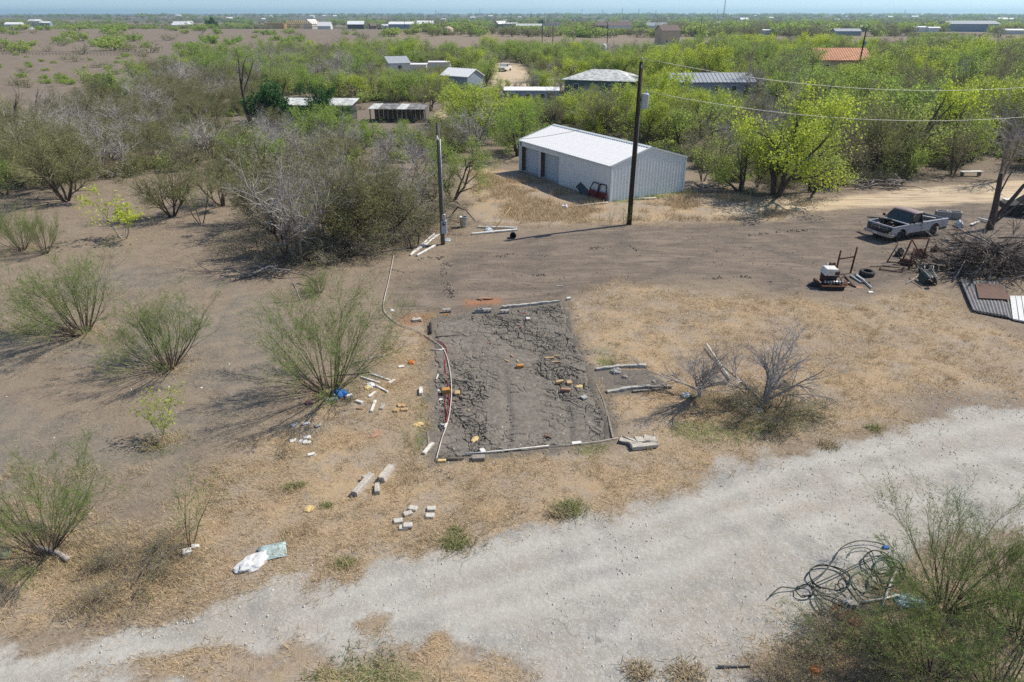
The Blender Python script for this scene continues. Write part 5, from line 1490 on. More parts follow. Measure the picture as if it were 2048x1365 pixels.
    for s in (-1, 1): bp.box((front - .08, s * .97, .49), (.3, .06, .18), MT['chrome'], bev=.02)
    bp = bp.obj("front_bumper", t)
    MB().box((front + .18, -.12, .50), (.015, .32, .14), MT['white']).obj("number_plate", bp)
    MB().box((front + .12, 0, .66), (.06, 1.6, .10), MT['lower']).obj("valance", t)
    # bed
    b0 = d1 - .05
    MB().box(((b0 + back) / 2, 0, .66), (b0 - back, 1.8, .05), MT['dark']).obj("bed_floor", t)
    MB().box((b0 - .03, 0, .86), (.05, 1.8, .42), MT['rust']).obj("bed_front_wall", t)
    for s in (-1, 1):
        MB().box(((b0 + back) / 2, s * .86, .84), (b0 - back - .1, .03, .36), MT['rust']).obj("bed_lining", t)
        MB().box((rwx, s * .72, .78), (.9, .24, .22), MT['rust'], bev=.08).obj("wheel_tub", t)
    MB().box((back + .03, 0, .82), (.06, 1.78, .46), P, bev=.015).obj("tailgate", t)
    MB().box((back - .08, 0, .47), (.12, 1.75, .14), MT['lower'], bev=.02).obj("rear_bumper", t)
    for yy in (-.35, .35): MB().box((-.15, yy, .42), (3.6, .08, .14), MT['dark']).obj("chassis_rail", t)
    MB().box((fwx, 0, .36), (.1, 1.5, .1), MT['dark']).box((rwx, 0, .36), (.12, 1.5, .12), MT['dark']).obj("axle", t)
    # loose things of the truck
    def on_truck(mb, name, label, cat):
        o = mb.obj(name); o.matrix_world = t.matrix_world
        o.location = t.location; o.rotation_euler = t.rotation_euler
        return set_props(o, label, cat)
    on_truck(MB().box((d0 + .42, -.80, 1.20), (.34, 1.7, .05), MT['dark'], M=Matrix.Rotation(R(9), 4, 'X'), bev=.015), "hood_strip", "dark strip of sheet metal lying across the pickup's far fender", "metal strip")
    on_truck(MB().tube([(b0 - .05, .1, 1.42), (rwx - .3, .62, 1.12)], .03, MT['pvc'], 6), "pole_in_bed", "pale pole leaning in the old pickup's load bed", "pole")
    on_truck(MB().tube([(b0 - .2, -.2, .75), (b0 - .35, .5, 1.13)], .025, MT['oldwood'], 6).box((b0 - .5, .0, .73), (.5, .6, .08), MT['rust'], bev=.02), "scrap_in_bed", "rusty scrap and a stick in the old pickup's load bed", "scrap")
    return t
pickup()
# ------------------------------------------------------------------ things lying about
def put(o, px, py, rz=0.0, dz=0.0, rx=0.0, ry=0.0):
    x, y = at(px, py)
    o.location = (x, y, gz(x, y) + dz); o.rotation_euler = (rx, ry, rz); return o
def slab(name, px, py, dims, rz, mat, label, cat, group=None, dz=0.0, rx=0., ry=0., bev=.012, jit=.006, taper=1.0):
    o = MB().box((0, 0, dims[2] / 2), dims, MT[mat], bev=bev, jit=jit, taper=taper).obj(name)
    return set_props(put(o, px, py, R(rz), dz, R(rx), R(ry)), label, cat, group)
def ground_line(pix, dz=.03):
    out = []
    for p in pix:
        x, y = at(*p[:2]); out.append((x, y, gz(x, y) + dz + (p[2] if len(p) > 2 else 0)))
    return out
def smooth_line(P, n=8):
    P = [Vector(p) for p in P]; out = []
    for i in range(len(P) - 1):
        a, b, c, d = P[max(i - 1, 0)], P[i], P[i + 1], P[min(i + 2, len(P) - 1)]
        for k in range(n):
            t = k / n
            out.append(.5 * ((2 * b) + (c - a) * t + (2 * a - 5 * b + 4 * c - d) * t * t + (3 * b - a - 3 * c + d) * t ** 3))
    return out + [P[-1]]
def rod(name, pix, r, mat, label, cat, group=None, dz=None, n=7, smooth_n=0):
    P = ground_line(pix, r + .01 if dz is None else dz)
    if smooth_n: P = smooth_line(P, smooth_n)
    o = MB().tube(P, r, MT[mat], n).obj(name)
    return set_props(o, label, cat, group)
def plank(name, a, b, w, h, mat, label, cat, group=None, dz=0.0, jit=.01):
    x0, y0 = at(*a); x1, y1 = at(*b); L = math.hypot(x1 - x0, y1 - y0)
    o = MB().box((0, 0, h / 2), (L, w, h), MT[mat], bev=min(.012, h * .3), jit=jit).obj(name)
    z0, z1 = gz(x0, y0), gz(x1, y1)
    o.location = ((x0 + x1) / 2, (y0 + y1) / 2, (z0 + z1) / 2 + dz)
    o.rotation_euler = (0, -math.atan2(z1 - z0, L), math.atan2(y1 - y0, x1 - x0))
    return set_props(o, label, cat, group)
def lump(name, px, py, s, mat, label, cat, group=None, seed=0, flat=.5, n=3):
    """crumpled rag, bag or broken stone: a folded, uneven body"""
    rg = np.random.default_rng(seed + 1000)
    import bmesh
    bm = bmesh.new(); bmesh.ops.create_icosphere(bm, subdivisions=n, radius=1)
    for v in bm.verts:
        q = np.array([v.co.x, v.co.y, v.co.z]) * 2.1 + seed * 3.7
        k = .45 + 1.1 * float(fbm(np.array([q[0] + q[2]]), np.array([q[1] - q[2] * .7]), .9, 3, seed + 5)[0])
        v.co = Vector((v.co.x * s[0] * k, v.co.y * s[1] * k, max(v.co.z, -.35) * s[2] * k))
    me = bpy.data.meshes.new(name); bm.to_mesh(me); bm.free(); me.materials.append(MT[mat])
    o = link(name, me)
    return set_props(put(o, px, py, rg.uniform(0, 6.28), .3 * s[2]), label, cat, group)
def block(name, px, py, rz, label, group, dims=(.40, .20, .20), dz=0.0, rx=0, hollow=True, mat='block'):
    """concrete block with its two hollows"""
    l, w, h = dims; m = MT[mat]; mb = MB()
    if hollow:
        t = .035
        mb.box((0, -w / 2 + t / 2, h / 2), (l, t, h), m, bev=.006).box((0, w / 2 - t / 2, h / 2), (l, t, h), m, bev=.006)
        for x_ in (-l / 2 + t / 2, 0, l / 2 - t / 2): mb.box((x_, 0, h / 2 - .002), (t, w - 2 * t + .004, h - .006), m)
    else: mb.box((0, 0, h / 2), (l, w, h), m, bev=.012, jit=.006)
    return set_props(put(mb.obj(name), px, py, R(rz), dz, R(rx)), label, "concrete block", group)

# ---- the far edge of the plot
G1 = "concrete blocks along the far edge of the plot"
block("concrete_block", 893, 623, 8, "lone concrete block at the far left of the cracked plot", G1, rx=90, dz=.1)
block("concrete_block", 958, 624, 12, "concrete block, left one of the touching pair behind the plot", G1)
block("concrete_block", 974, 622, 3, "darker concrete block, right one of the touching pair behind the plot", G1, rx=90, dz=.1)
block("concrete_block", 1009, 625, 6, "concrete block right of the touching pair, beside the concrete strip", G1, rx=90, dz=.1)
slab("timber_offcut", 892, 630, (.26, .12, .05), 10, 'orangewood', "small orange offcut in front of the lone concrete block", "timber offcut")
MT['brokenedge'] = M_('crumbling_edge', (.30, .265, .22), (.17, .15, .125), 16, .95, bump=.5)
def strip(name, pix, w, h, mat, label):
    """broken concrete edging: separate lengths, each uneven"""
    t = None
    for i in range(len(pix) - 1):
        x0, y0 = at(*pix[i]); x1, y1 = at(*pix[i + 1]); L = math.hypot(x1 - x0, y1 - y0)
        if t is None:
            ox, oy, oz = x0, y0, gz(x0, y0)
            t = empty(name, label, "concrete edging", (ox, oy, oz))
        mb = MB(); nseg = max(3, int(L / .16)); rows = []
        for k in range(nseg + 1):
            u = k / nseg; ww = w * random.uniform(.75, 1.15); hh = h * random.uniform(.75, 1.1)
            rows.append((u * L, ww, hh))
        v = []; f = []
        for u, ww, hh in rows: v += [(u, -ww / 2, -.15), (u, -ww * .45, hh), (u, ww * .42, hh * random.uniform(.85, 1)), (u, ww / 2, -.15)]
        for k in range(nseg):
            for e in range(3): f.append((k * 4 + e, (k + 1) * 4 + e, (k + 1) * 4 + e + 1, k * 4 + e + 1))
        f += [(0, 1, 2, 3), (nseg * 4 + 3, nseg * 4 + 2, nseg * 4 + 1, nseg * 4)]
        mb.add(v, f, MT[mat])
        mb.obj("edging_length", t, (x0 - ox, y0 - oy, gz(x0, y0) - oz), (0, 0, math.atan2(y1 - y0, x1 - x0)))
    return t
strip("concrete_strip", [(1004, 615), (1062, 609), (1118, 604)], .20, .14, 'kerb', "broken concrete strip along the far edge of the cracked plot")
strip("concrete_strip", [(1192, 742), (1240, 736), (1292, 734)], .20, .12, 'kerb', "concrete strip on the far side of the small grey notch")
strip("concrete_strip", [(1214, 788), (1262, 780), (1300, 777)], .18, .12, 'kerb', "concrete strip on the near side of the small grey notch")
strip("concrete_strip", [(1122, 612), (1132, 640)], .10, .03, 'brokenedge', "thin broken edging at the far right corner of the plot")
strip("concrete_strip", [(1192, 772), (1206, 800), (1216, 835), (1226, 880)], .07, .03, 'brokenedge', "broken edging down the near right side of the plot")
strip("concrete_strip", [(856, 865), (860, 905)], .08, .03, 'brokenedge', "thin broken edging down the near left side of the plot")
plank("dark_board", (1276, 779), (1345, 777), .12, .05, 'oldwood', "dark burnt board at the end of the near notch strip", "board", dz=.06)
plank("dark_board", (1265, 786), (1322, 781), .10, .05, 'oldwood', "second dark board lying in front of the burnt one", "board", dz=.02)
lump("broken_concrete", 1232, 746, (.24, .16, .13), 'block', "grey broken concrete lump inside the small notch", "rubble", seed=1)
lump("broken_concrete", 1250, 757, (.10, .08, .07), 'rubble', "small pale stone in the middle of the small notch", "stone", seed=2)
lump("broken_concrete", 1308, 765, (.12, .07, .06), 'rubble', "small pale stone at the right end of the small notch", "stone", seed=3)
MT['hosepale'] = M_('pale_hose', (.62, .58, .52), (.44, .40, .35), 2.5, .6)
# ---- pipes and hose across the plot
rod("white_hose", [(788, 512), (778, 560), (767, 610), (775, 632), (800, 652), (832, 664), (870, 688), (890, 708), (900, 745), (903, 790), (897, 840), (884, 880), (873, 922)], .019, 'hosepale',
    "long pale hose curving down the left side of the cracked plot", "hose", smooth_n=7, dz=.06)
rod("red_tube", [(866, 684), (884, 690), (894, 705), (890, 735), (896, 775), (890, 810), (895, 835), (888, 868), (880, 895)], .016, 'redtube', "thin dark red tube snaking beside the pale hose on the plot", "tube", smooth_n=6, dz=.05)
rod("red_tube", [(872, 688), (888, 697), (888, 722), (893, 752), (898, 800), (891, 850)], .014, 'redtube', "second thin red tube crossing under the pale hose", "tube", smooth_n=6, dz=.035)
rod("grey_pipe", [(872, 678), (918, 673)], .03, 'greypole', "grey pipe lying level at the left of the cracked plot", "pipe")
rod("dark_pipe", [(861, 652), (862, 672)], .06, 'dark', "short thick dark pipe at the far left corner of the plot", "pipe", dz=.10)
rod("pipe_elbow", [(861, 703), (880, 705), (888, 702)], .03, 'pvc', "white pipe stub joining the hose from the left, upper one", "pipe", dz=.05)
rod("pipe_elbow", [(880, 851), (887, 853), (893, 850), (889, 858)], .04, 'pvc', "white pipe elbow joining the hose, lower one", "pipe", dz=.06)
rod("white_pipe", [(929, 912), (985, 907), (1040, 901), (1098, 896)], .028, 'pvc', "long white pipe along the near edge of the cracked plot", "pipe", dz=.07)
rod("thin_cable", [(1095, 897), (1150, 892), (1200, 886), (1236, 880)], .013, 'hosepale', "thin pale cable carrying on from the long white pipe", "cable", dz=.06)
rod("grey_pipe", [(876, 922), (902, 922), (928, 921)], .035, 'greypole', "grey pipe at the near left corner of the cracked plot", "pipe", dz=.06)
slab("wood_chunk", 957, 920, (.42, .22, .14), 4, 'oldwood', "dark weathered wood chunk in front of the long white pipe", "timber")
slab("white_block", 965, 905, (.16, .22, .10), 20, 'white', "white block touching the long white pipe", "block")
slab("broken_board", 1008, 900, (.36, .07, .05), -25, 'oldwood', "short board against the middle of the long white pipe", "board")
slab("white_block", 1153, 889, (.34, .12, .08), 12, 'white', "white flat piece near the right end of the plot's front edge", "block")
slab("tan_lump", 884, 925, (.26, .12, .08), 4, 'yellow', "tan flat piece at the near left corner of the plot", "scrap")
plank("pale_plank", (847, 910), (866, 888), .12, .08, 'white', "pale plank pointing out of the near left plot corner", "plank")
# ---- on the plot
for i, (nm, px, py, d, rz, m, lab) in enumerate([
    ("timber_block", 892, 787, (.30, .22, .16), 14, 'orangewood', "orange timber block under the pale hose on the plot"),
    ("timber_block", 915, 790, (.19, .26, .12), 2, 'wood', "upright tan timber block just right of the hose"),
    ("timber_block", 1040, 738, (.30, .15, .14), 12, 'orangewood', "tan brick in the middle of the cracked plot"),
    ("timber_block", 1119, 769, (.34, .13, .10), 24, 'wood', "long tan brick, left one of the near pair on the plot"),
    ("timber_block", 1138, 771, (.19, .24, .10), 0, 'wood', "tan brick, right one of the near pair on the plot"),
    ("timber_block", 1131, 786, (.36, .12, .10), -10, 'pinkclay', "reddish brick in front of the pair of tan bricks"),
    ("white_tile", 1168, 800, (.24, .24, .05), 30, 'concrete', "pale square tile near the right edge of the plot"),
    ("timber_offcut", 1024, 717, (.22, .09, .06), -55, 'pinkclay', "small pink offcut, rear one left of the plot centre"),
    ("timber_offcut", 1014, 726, (.26, .08, .06), -42, 'wood', "small tan offcut, left of the tan brick in mid plot"),
    ("timber_offcut", 1035, 726, (.08, .2, .06), 5, 'wood', "narrow tan offcut right behind the tan brick in mid plot"),
    ("timber_offcut", 1099, 720, (.40, .09, .06), 12, 'wood', "tan stick right of the mid plot brick, rear one"),
    ("timber_offcut", 1112, 728, (.38, .06, .05), 2, 'wood', "tan stick right of the mid plot brick, front one"),
    ("timber_offcut", 1113, 715, (.24, .05, .04), 5, 'wood', "short pale stick farthest back of the right plot sticks"),
    ("timber_offcut", 980, 690, (.24, .05, .04), 10, 'pinkclay', "pink stick near the green scrap on the plot"),
    ("white_tile", 1056, 641, (.20, .16, .08), 0, 'white', "white cube near the far edge of the plot"),
    ("timber_offcut", 1096, 877, (.30, .05, .05), -35, 'pinkclay', "reddish stick on the near part of the plot"),
    ("timber_offcut", 875, 757, (.05, .42, .04), -4, 'white', "upright white strip left of the hose on the plot"),
    ("timber_offcut", 925, 750, (.34, .04, .03), 30, 'greypole', "thin grey stick right of the hose on the plot"),
    ("timber_offcut", 950, 765, (.55, .05, .05), 4, 'oldwood', "grey half buried stick in the left centre of the plot"),
]):
    slab(nm, px, py, d, rz, m, lab, {"timber_block": "timber block", "white_tile": "tile", "timber_offcut": "timber offcut"}[nm], dz=.03)
for px, py, s, m, lab, sd2 in [
    (1048, 627, (.14, .10, .07), 'red', "red scrap of plastic at the far edge of the plot", 5), (1042, 658, (.14, .08, .05), 'red', "dark red scrap in the far part of the plot", 6),
    (1000, 693, (.10, .10, .06), 'grass', "green scrap of plastic in the left centre of the plot", 7), (950, 880, (.26, .18, .06), 'yellow', "tan shredded foam at the near left of the plot", 8),
    (1158, 776, (.22, .14, .06), 'yellow', "tan shreds right of the bricks on the plot", 9), (881, 801, (.14, .10, .05), 'bag', "white scrap just left of the orange block", 10),
    (877, 783, (.10, .08, .05), 'bag', "white scrap above the orange block", 11), (874, 733, (.10, .08, .06), 'block', "small grey stone left of the hose", 12),
    (938, 821, (.10, .06, .05), 'wood', "small tan scrap right of the hose, near part", 13), (1055, 790, (.20, .10, .03), 'pinkclay', "pinkish scrap in the right centre of the plot", 14)]:
    lump("scrap", px, py, tuple(q * .68 for q in s), m, lab, "scrap", seed=sd2, n=2)
# ---- left of the plot
slab("broken_slab", 834, 643, (.42, .30, .10), 15, 'rubble', "pale broken slab at the far left corner of the plot", "concrete slab", jit=.04)
lump("paper_scrap", 784, 620, (0.158, 0.101, 0.0372), 'bag', "white crumpled paper where the long hose bends", "paper", seed=15, n=2)
slab("white_post", 842, 787, (.13, .50, .12), 6, 'white', "short white post lying at the left edge of the plot", "post")
for px, py, dim, rz, m, lab in [
    (761, 757, (.95, .085, .06), -32, 'white', "white batten, upper right one of the splayed pair by the shrub"),
    (741, 763, (.95, .085, .06), -30, 'white', "white batten, upper left one of the splayed pair by the shrub"),
    (764, 781, (.75, .085, .06), -42, 'white', "white batten with a broken orange end left of the plot"),
    (745, 792, (.42, .09, .06), 62, 'white', "short white batten pointing at the pink rag"),
    (784, 766, (.36, .10, .05), 55, 'white', "short white lath right of the splayed battens"),
    (747, 816, (.10, .78, .07), 0, 'white', "upright white board below the splayed battens"),
    (765, 817, (.13, .36, .06), -6, 'concrete', "grey slat right of the upright white board"),
    (719, 808, (.30, .13, .08), -28, 'white', "white chunk left of the upright white board"),
    (720, 821, (.28, .10, .06), -15, 'pinkclay', "pink brick piece below the white chunk"),
    (699, 797, (.27, .13, .10), 30, 'white', "white chunk nearest the blue tarp, right of it"),
    (663, 804, (.48, .16, .10), 8, 'concrete', "grey board at the foot of the shrub with the tarp"),
    (670, 795, (.20, .12, .1), -30, 'white', "white chunk below the blue tarp"),
    (793, 824, (.17, .24, .07), -12, 'wood', "tan brick, lower left one of four by the plot"),
    (799, 815, (.12, .24, .07), 14, 'wood', "tan brick, upper left one of four by the plot"),
    (807, 815, (.16, .18, .07), -20, 'wood', "tan brick, upper right one of four by the plot"),
    (809, 823, (.24, .17, .07), 8, 'wood', "tan brick, lower right one of four by the plot")]:
    slab("white_batten" if m == 'white' else "brick_piece", px, py, dim, rz, m, lab, "batten" if m == 'white' else "brick")
plank("long_stick", (575, 763), (740, 747), .05, .05, 'oldwood', "long thin pole on the ground behind the biggest broom shrub", "pole")
plank("long_plank", (712, 727), (766, 714), .13, .06, 'oldwood', "weathered plank right of the biggest broom shrub", "plank")
lump("blue_tarp", 681, 791, (.34, .26, .17), 'tarp', "crumpled blue tarp at the foot of the biggest broom shrub", "tarp", seed=21)
lump("purple_ball", 618, 810, (0.122, 0.122, 0.105), 'purple', "dull purple ball in the shadow of the biggest shrub", "ball", seed=22)
lump("pink_rag", 742, 773, (0.202, 0.144, 0.0496), 'bag', "pink and white rag under the splayed battens", "rag", seed=23)
lump("orange_rag", 735, 778, (0.173, 0.115, 0.0434), 'yellow', "tan rag beside the pink one under the battens", "rag", seed=24)
lump("orange_scrap", 824, 730, (.14, .12, .10), 'orange', "orange plastic scrap left of the plot", "scrap", seed=25, n=2)
slab("white_scrap", 803, 738, (.24, .16, .05), 12, 'white', "white flat scrap left of the orange one", "scrap")
lump("rust_rag", 752, 870, (0.245, 0.13, 0.0372), 'pinkclay', "rust and white rag in the straw left of the plot", "rag", seed=26)
lump("white_rag", 836, 850, (0.187, 0.13, 0.0434), 'yellow', "pale rag on the near left edge of the plot", "rag", seed=27)
G2 = "white broken tiles in the straw"
for px, py, lab, rz in [(614, 877, "broken white tile, top one of its scattered heap", 10), (606, 884, "broken white tile, left one of its scattered heap", -15), (614, 887, "broken white tile, bottom one of its scattered heap", 5), (587, 883, "grey tile lying left of the heap of white ones", 25),
                        (613, 850, "small grey flat scrap above the heap of white tiles", 12), (590, 853, "small white scrap left above the heap of tiles", 40), (637, 854, "small pale scrap right above the heap of tiles", 30), (623, 911, "single white scrap below the heap of tiles", 20)]:
    slab("white_tile", px, py, (.24, .17, .04), rz, 'white' if 'white' in lab else 'concrete', lab, "tile", G2, jit=.02)
# ---- concrete posts and pavers in the straw
G3 = "weathered concrete posts in the straw"
plank("concrete_post", (709, 993), (744, 955), .19, .17, 'rubble', "longest weathered concrete post lying in the straw", "concrete post", G3, jit=.02)
plank("concrete_post", (763, 966), (784, 938), .20, .20, 'rubble', "shorter weathered concrete post right of the longest", "concrete post", G3, jit=.02)
plank("concrete_post", (755, 990), (755, 972), .15, .12, 'rubble', "stub of concrete post below the other two", "concrete post", G3, jit=.02)
slab("concrete_stub", 731, 960, (.2, .15, .15), 20, 'rubble', "concrete knob against the longest post", "concrete post", G3, jit=.03)
G4 = "pale pavers strewn near the road"
for px, py, rz, dz, lab in [(826, 1018, -15, 0, "pale paver at the top of the loose row of pavers"), (816, 1029, 28, 0, "pale paver, second from the top of the loose row"), (797, 1044, 12, 0, "darker paver at the left of the loose row"), (807, 1057, 8, 0, "paver under the overlapping one, nearest the road"),
                            (816, 1055, 6, .05, "paver overlapping another, nearest the road"), (863, 1019, 4, 0, "upper one of two pavers lying right of the row"), (860, 1033, 0, 0, "lower one of two pavers lying right of the row")]:
    slab("paver", px, py, (.25, .18, .075), rz, 'paver', lab, "paver", G4, dz=dz)
lump("foam_piece", 619, 1018, (0.144, 0.122, 0.0372), 'yellow', "pale yellow foam piece in the straw", "foam", seed=31, n=3)
lump("white_sack", 505, 1131, (.26, .42, .13), 'bag', "torn white sack lying beside the road", "sack", seed=32)
o = MB().sheet([[(-.35 + .18 * i, -.28 + .14 * j, .05 * random.random() + .03) for i in range(5)] for j in range(5)], MT['clear'], .012, smooth_=True).obj("plastic_sheet")
set_props(put(o, 545, 1108, R(20)), "pale blue plastic sheet beside the torn white sack", "plastic sheet")
slab("white_box", 376, 1110, (.22, .18, .13), 30, 'white', "white carton at the foot of the thin sapling, lower one", "carton", jit=.02)
slab("white_box", 391, 1096, (.20, .13, .08), 10, 'white', "white carton at the foot of the thin sapling, upper right one", "carton", jit=.02)
lump("blue_scrap", 12, 1111, (.22, .12, .05), 'hosegreen', "dull blue green scrap at the left picture edge", "scrap", seed=33, n=2)
rod("dead_log", [(80, 1103), (100, 1108), (118, 1112), (138, 1124)], .07, 'palebark', "bleached log under the broom shrub at the left edge", "log", dz=.07)
G5 = "concrete rubble at the near right corner of the plot"
for px, py, d, rz, lab in [(1262, 888, (.72, .26, .10), -22, "long grey slab at the left of the rubble heap"), (1283, 886, (.46, .34, .10), 12, "broad slab in the middle of the rubble heap"), (1300, 885, (.42, .3, .1), -18, "slab at the upper right of the rubble heap"),
                           (1288, 898, (.88, .20, .13), 8, "long pale kerb piece at the front of the rubble heap"), (1268, 893, (.30, .24, .09), 35, "small slab half under the rubble heap")]:
    slab("rubble_slab", px, py, d, rz, 'rubble', lab, "concrete rubble", G5, jit=.03, dz=.03, rx=random.uniform(-8, 8))
x0, y0 = at(1461, 764); x1, y1 = at(1413, 694)
o = MB().tube([(x0, y0, gz(x0, y0) + .07), (x1, y1, gz(x1, y1) + .16)], .042, MT['pvc'], 8).obj("white_pole")
set_props(o, "long white pole lying between the two leafless lawn trees", "pole")
lump("white_stone", 1371, 795, (.16, .14, .14), 'bag', "white stone at the foot of the spidery lawn tree", "stone", seed=41, n=2)
lump("white_stone", 1515, 824, (.14, .12, .10), 'bag', "white lump in the brush of the bigger lawn tree", "stone", seed=42, n=2)
lump("pink_lump", 1490, 828, (.22, .17, .13), 'pinkclay', "pinkish lump under the bigger lawn tree", "stone", seed=43, n=2)
slab("white_tile", 1137, 601, (.22, .16, .12), 15, 'white', "white lump behind the far right corner of the plot", "block", jit=.02)
slab("grey_board", 1119, 573, (.36, .07, .04), 2, 'concrete', "short pale board lying in the yard dirt", "board")
lump("red_clay", 970, 596, (.42, .09, .05), 'pinkclay', "orange clay crust in the red soil behind the plot", "clay", seed=44)
# ---- around the meter pole
for a, b, w, h, m, lab in [
    ((821, 513), (879, 472), .09, .07, 'white', "white lath on top of the pile left of the meter pole"),
    ((833, 504), (870, 471), .11, .07, 'white', "white lath second from the left in the pile by the meter pole"),
    ((848, 496), (873, 473), .09, .06, 'white', "short white lath at the right of the pile by the meter pole"),
    ((834, 514), (871, 494), .13, .08, 'white', "thick white lath in front of the pile by the meter pole"),
    ((822, 512), (831, 503), .07, .06, 'white', "bent white stub at the left tip of the pile")]:
    plank("white_lath", a, b, w, h, m, lab, "lath", "white laths by the meter pole", dz=random.uniform(0, .05))
for px, py, lab, a in [(824, 502, "dark stake standing left of the pile of white laths", -10), (836, 494, "dark stake leaning among the white laths", 8)]:
    o = MB().tube([(0, 0, 0), (R(a) * .8, 0, .75)], .05, MT['dark'], 6).obj("dark_stake"); set_props(put(o, px, py), lab, "stake")
x, y = at(927, 456); cz = gz(x, y)
t = empty("trash_can", "galvanised trash can without a lid near the meter pole", "trash can", (x, y, cz), .3)
MB().lathe([(0, .02), (.21, 0), (.215, .05), (.24, .30), (.25, .32), (.25, .35), (.27, .66), (.285, .68), (.285, .71), (.26, .71), (.24, .4), (.2, .06), (0, .05)], MT['galv'], 20).obj("bin", t)
for s in (-1, 1): MB().tube([(s * .27, -.09, .55), (s * .36, -.07, .56), (s * .36, .07, .56), (s * .27, .09, .55)], .012, MT['galv'], 5).obj("handle", t)
o = MB().lathe([(0, .08), (.12, .075), (.26, .035), (.30, .03), (.30, 0), (.27, 0), (0, .05)], MT['galv'], 20).tube([(-.06, 0, .08), (-.05, 0, .11), (.05, 0, .11), (.06, 0, .08)], .01, MT['galv'], 5).obj("can_lid")
set_props(put(o, 893, 482, .4, .02, R(4)), "round can lid on the ground right of the meter pole", "lid")
plank("white_board", (943, 471), (1034, 463), .16, .10, 'white', "thicker white board of the two right of the trash can", "board", dz=.02)
plank("white_board", (955, 457), (1033, 459), .10, .08, 'white', "thinner white board of the two right of the trash can", "board", dz=.02)
o = MB().lathe([(0, 0), (.16, 0), (.20, .34), (.21, .36), (.18, .36), (.15, .03), (0, .03)], MT['black'], 16).obj("black_bucket"); set_props(put(o, 1026, 475, 0, .19, R(92), 0), "black bucket on its side by the white boards", "bucket")
t = empty("wire_rack", "white wire rack standing behind the white boards", "rack", (*at(973, 458), gz(*at(973, 458))), .1)
for i in range(6): MB().tube([(-.3 + i * .12, 0, 0), (-.3 + i * .12, .02, .55)], .010, MT['white'], 5).obj("rod", t)
MB().tube([(-.32, 0, .3), (.34, 0, .3)], .010, MT['white'], 5).obj("cross_rod", t)
lump("grey_junk", 977, 463, (.42, .26, .16), 'grey', "grey and rusty junk heap between the white boards", "junk", seed=51)
o = MB().tube([(0, 0, .02), (1.1, .9, 1.35)], .02, MT['yellow'], 6).obj("yellow_rod"); set_props(put(o, 988, 462), "thin yellow rod leaning up over the white boards", "rod")
# ---- junk in the yard on the right
def tyre(px, py, r, w, label, rx=0., rz=0., dz=0.):
    o = MB().lathe([(r * .58, -w / 2), (r * .86, -w / 2), (r * .97, -w * .36), (r, -w * .12), (r, w * .12), (r * .97, w * .36), (r * .86, w / 2), (r * .58, w / 2), (r * .54, w * .3), (r * .80, 0), (r * .54, -w * .3), (r * .58, -w / 2)], MT['rubber'], 26).obj("tyre")
    return set_props(put(o, px, py, rz, w / 2 + dz, rx), label, "tyre")
tyre(1733, 550, .40, .30, "black tyre lying flat in the yard near the rusty pipe frame", R(3))
tyre(1841, 546, .19, .12, "small wheel tyre at the foot of the rusty frames", R(60), .3, .1)
def frame(name, label, px, py, rz, parts, cat="pipe frame"):
    x, y = at(px, py)
    t = empty(name, label, cat, (x, y, gz(x, y)), rz)
    for a, b, r, m, nm in parts: MB().tube([a, b], r, MT[m], 8).obj(nm, t)
    return t
frame("goalpost_stand", "rusty pipe frame of two posts and a crossbar behind the tyre", 1686, 545, R(8), [((-.45, 0, -.1), (-.38, .05, 1.35), .05, 'rust', 'post'), ((.45, 0, -.1), (.56, .05, 1.5), .05, 'rust', 'post'), ((-.40, .03, .85), (.52, .03, .95), .04, 'rust', 'crossbar')])
frame("pipe_gate", "big rusty pipe gate frame leaning among the yard junk", 1826, 527, R(5), [((-.75, 0, -.05), (-.35, .12, 1.42), .045, 'rust', 'post'), ((.45, 0, -.05), (.68, .12, 1.42), .045, 'rust', 'post'), ((-.36, .12, 1.42), (.68, .12, 1.42), .045, 'rust', 'top_rail'), ((-.35, .1, 1.35), (.1, -.5, .45), .04, 'rust', 'brace')])
frame("rusty_trestle", "crossed rusty trestle in front of the big pipe gate frame", 1818, 538, R(20), [((-.28, -.2, 0), (.12, .1, 1.15), .05, 'rust', 'leg'), ((.48, -.1, 0), (-.02, .1, .85), .045, 'rust', 'leg'), ((-.1, .0, .55), (.4, .3, .5), .04, 'rust', 'crossbar')], "trestle")
frame("pipe_stand", "thin dark pipe stand left of the big gate frame", 1784, 525, R(0), [((-.3, 0, 0), (.16, .15, 1.05), .035, 'dark', 'post'), ((.0, .08, .72), (.55, .1, .1), .028, 'dark', 'brace'), ((-.3, 0, .03), (.5, -.2, .03), .03, 'dark', 'foot')], "pipe stand")
frame("angle_iron_frame", "rusty square frame lying on the ground left of the wheelbarrow", 1783, 540, R(-25), [((-.6, -.3, .04), (.5, -.3, .04), .03, 'rust', 'rail'), ((.5, -.3, .04), (.6, .45, .04), .03, 'rust', 'rail'), ((.6, .45, .04), (-.5, .5, .04), .03, 'rust', 'rail'), ((-.5, .5, .04), (-.6, -.3, .04), .03, 'rust', 'rail'), ((-1.1, .0, .05), (-.2, .5, .05), .025, 'dark', 'rod')], "metal frame")
lump("junk_heap", 1812, 530, (.4, .3, .3), 'rust', "rusty lump under the big pipe gate frame", "junk", seed=55)
lump("junk_heap", 1838, 515, (.35, .3, .34), 'rust', "rusty drum shaped lump behind the big pipe gate", "junk", seed=56)
lump("junk_heap", 1798, 512, (.22, .22, .34), 'dark', "dark bent sheet standing behind the pipe stand", "junk", seed=57)
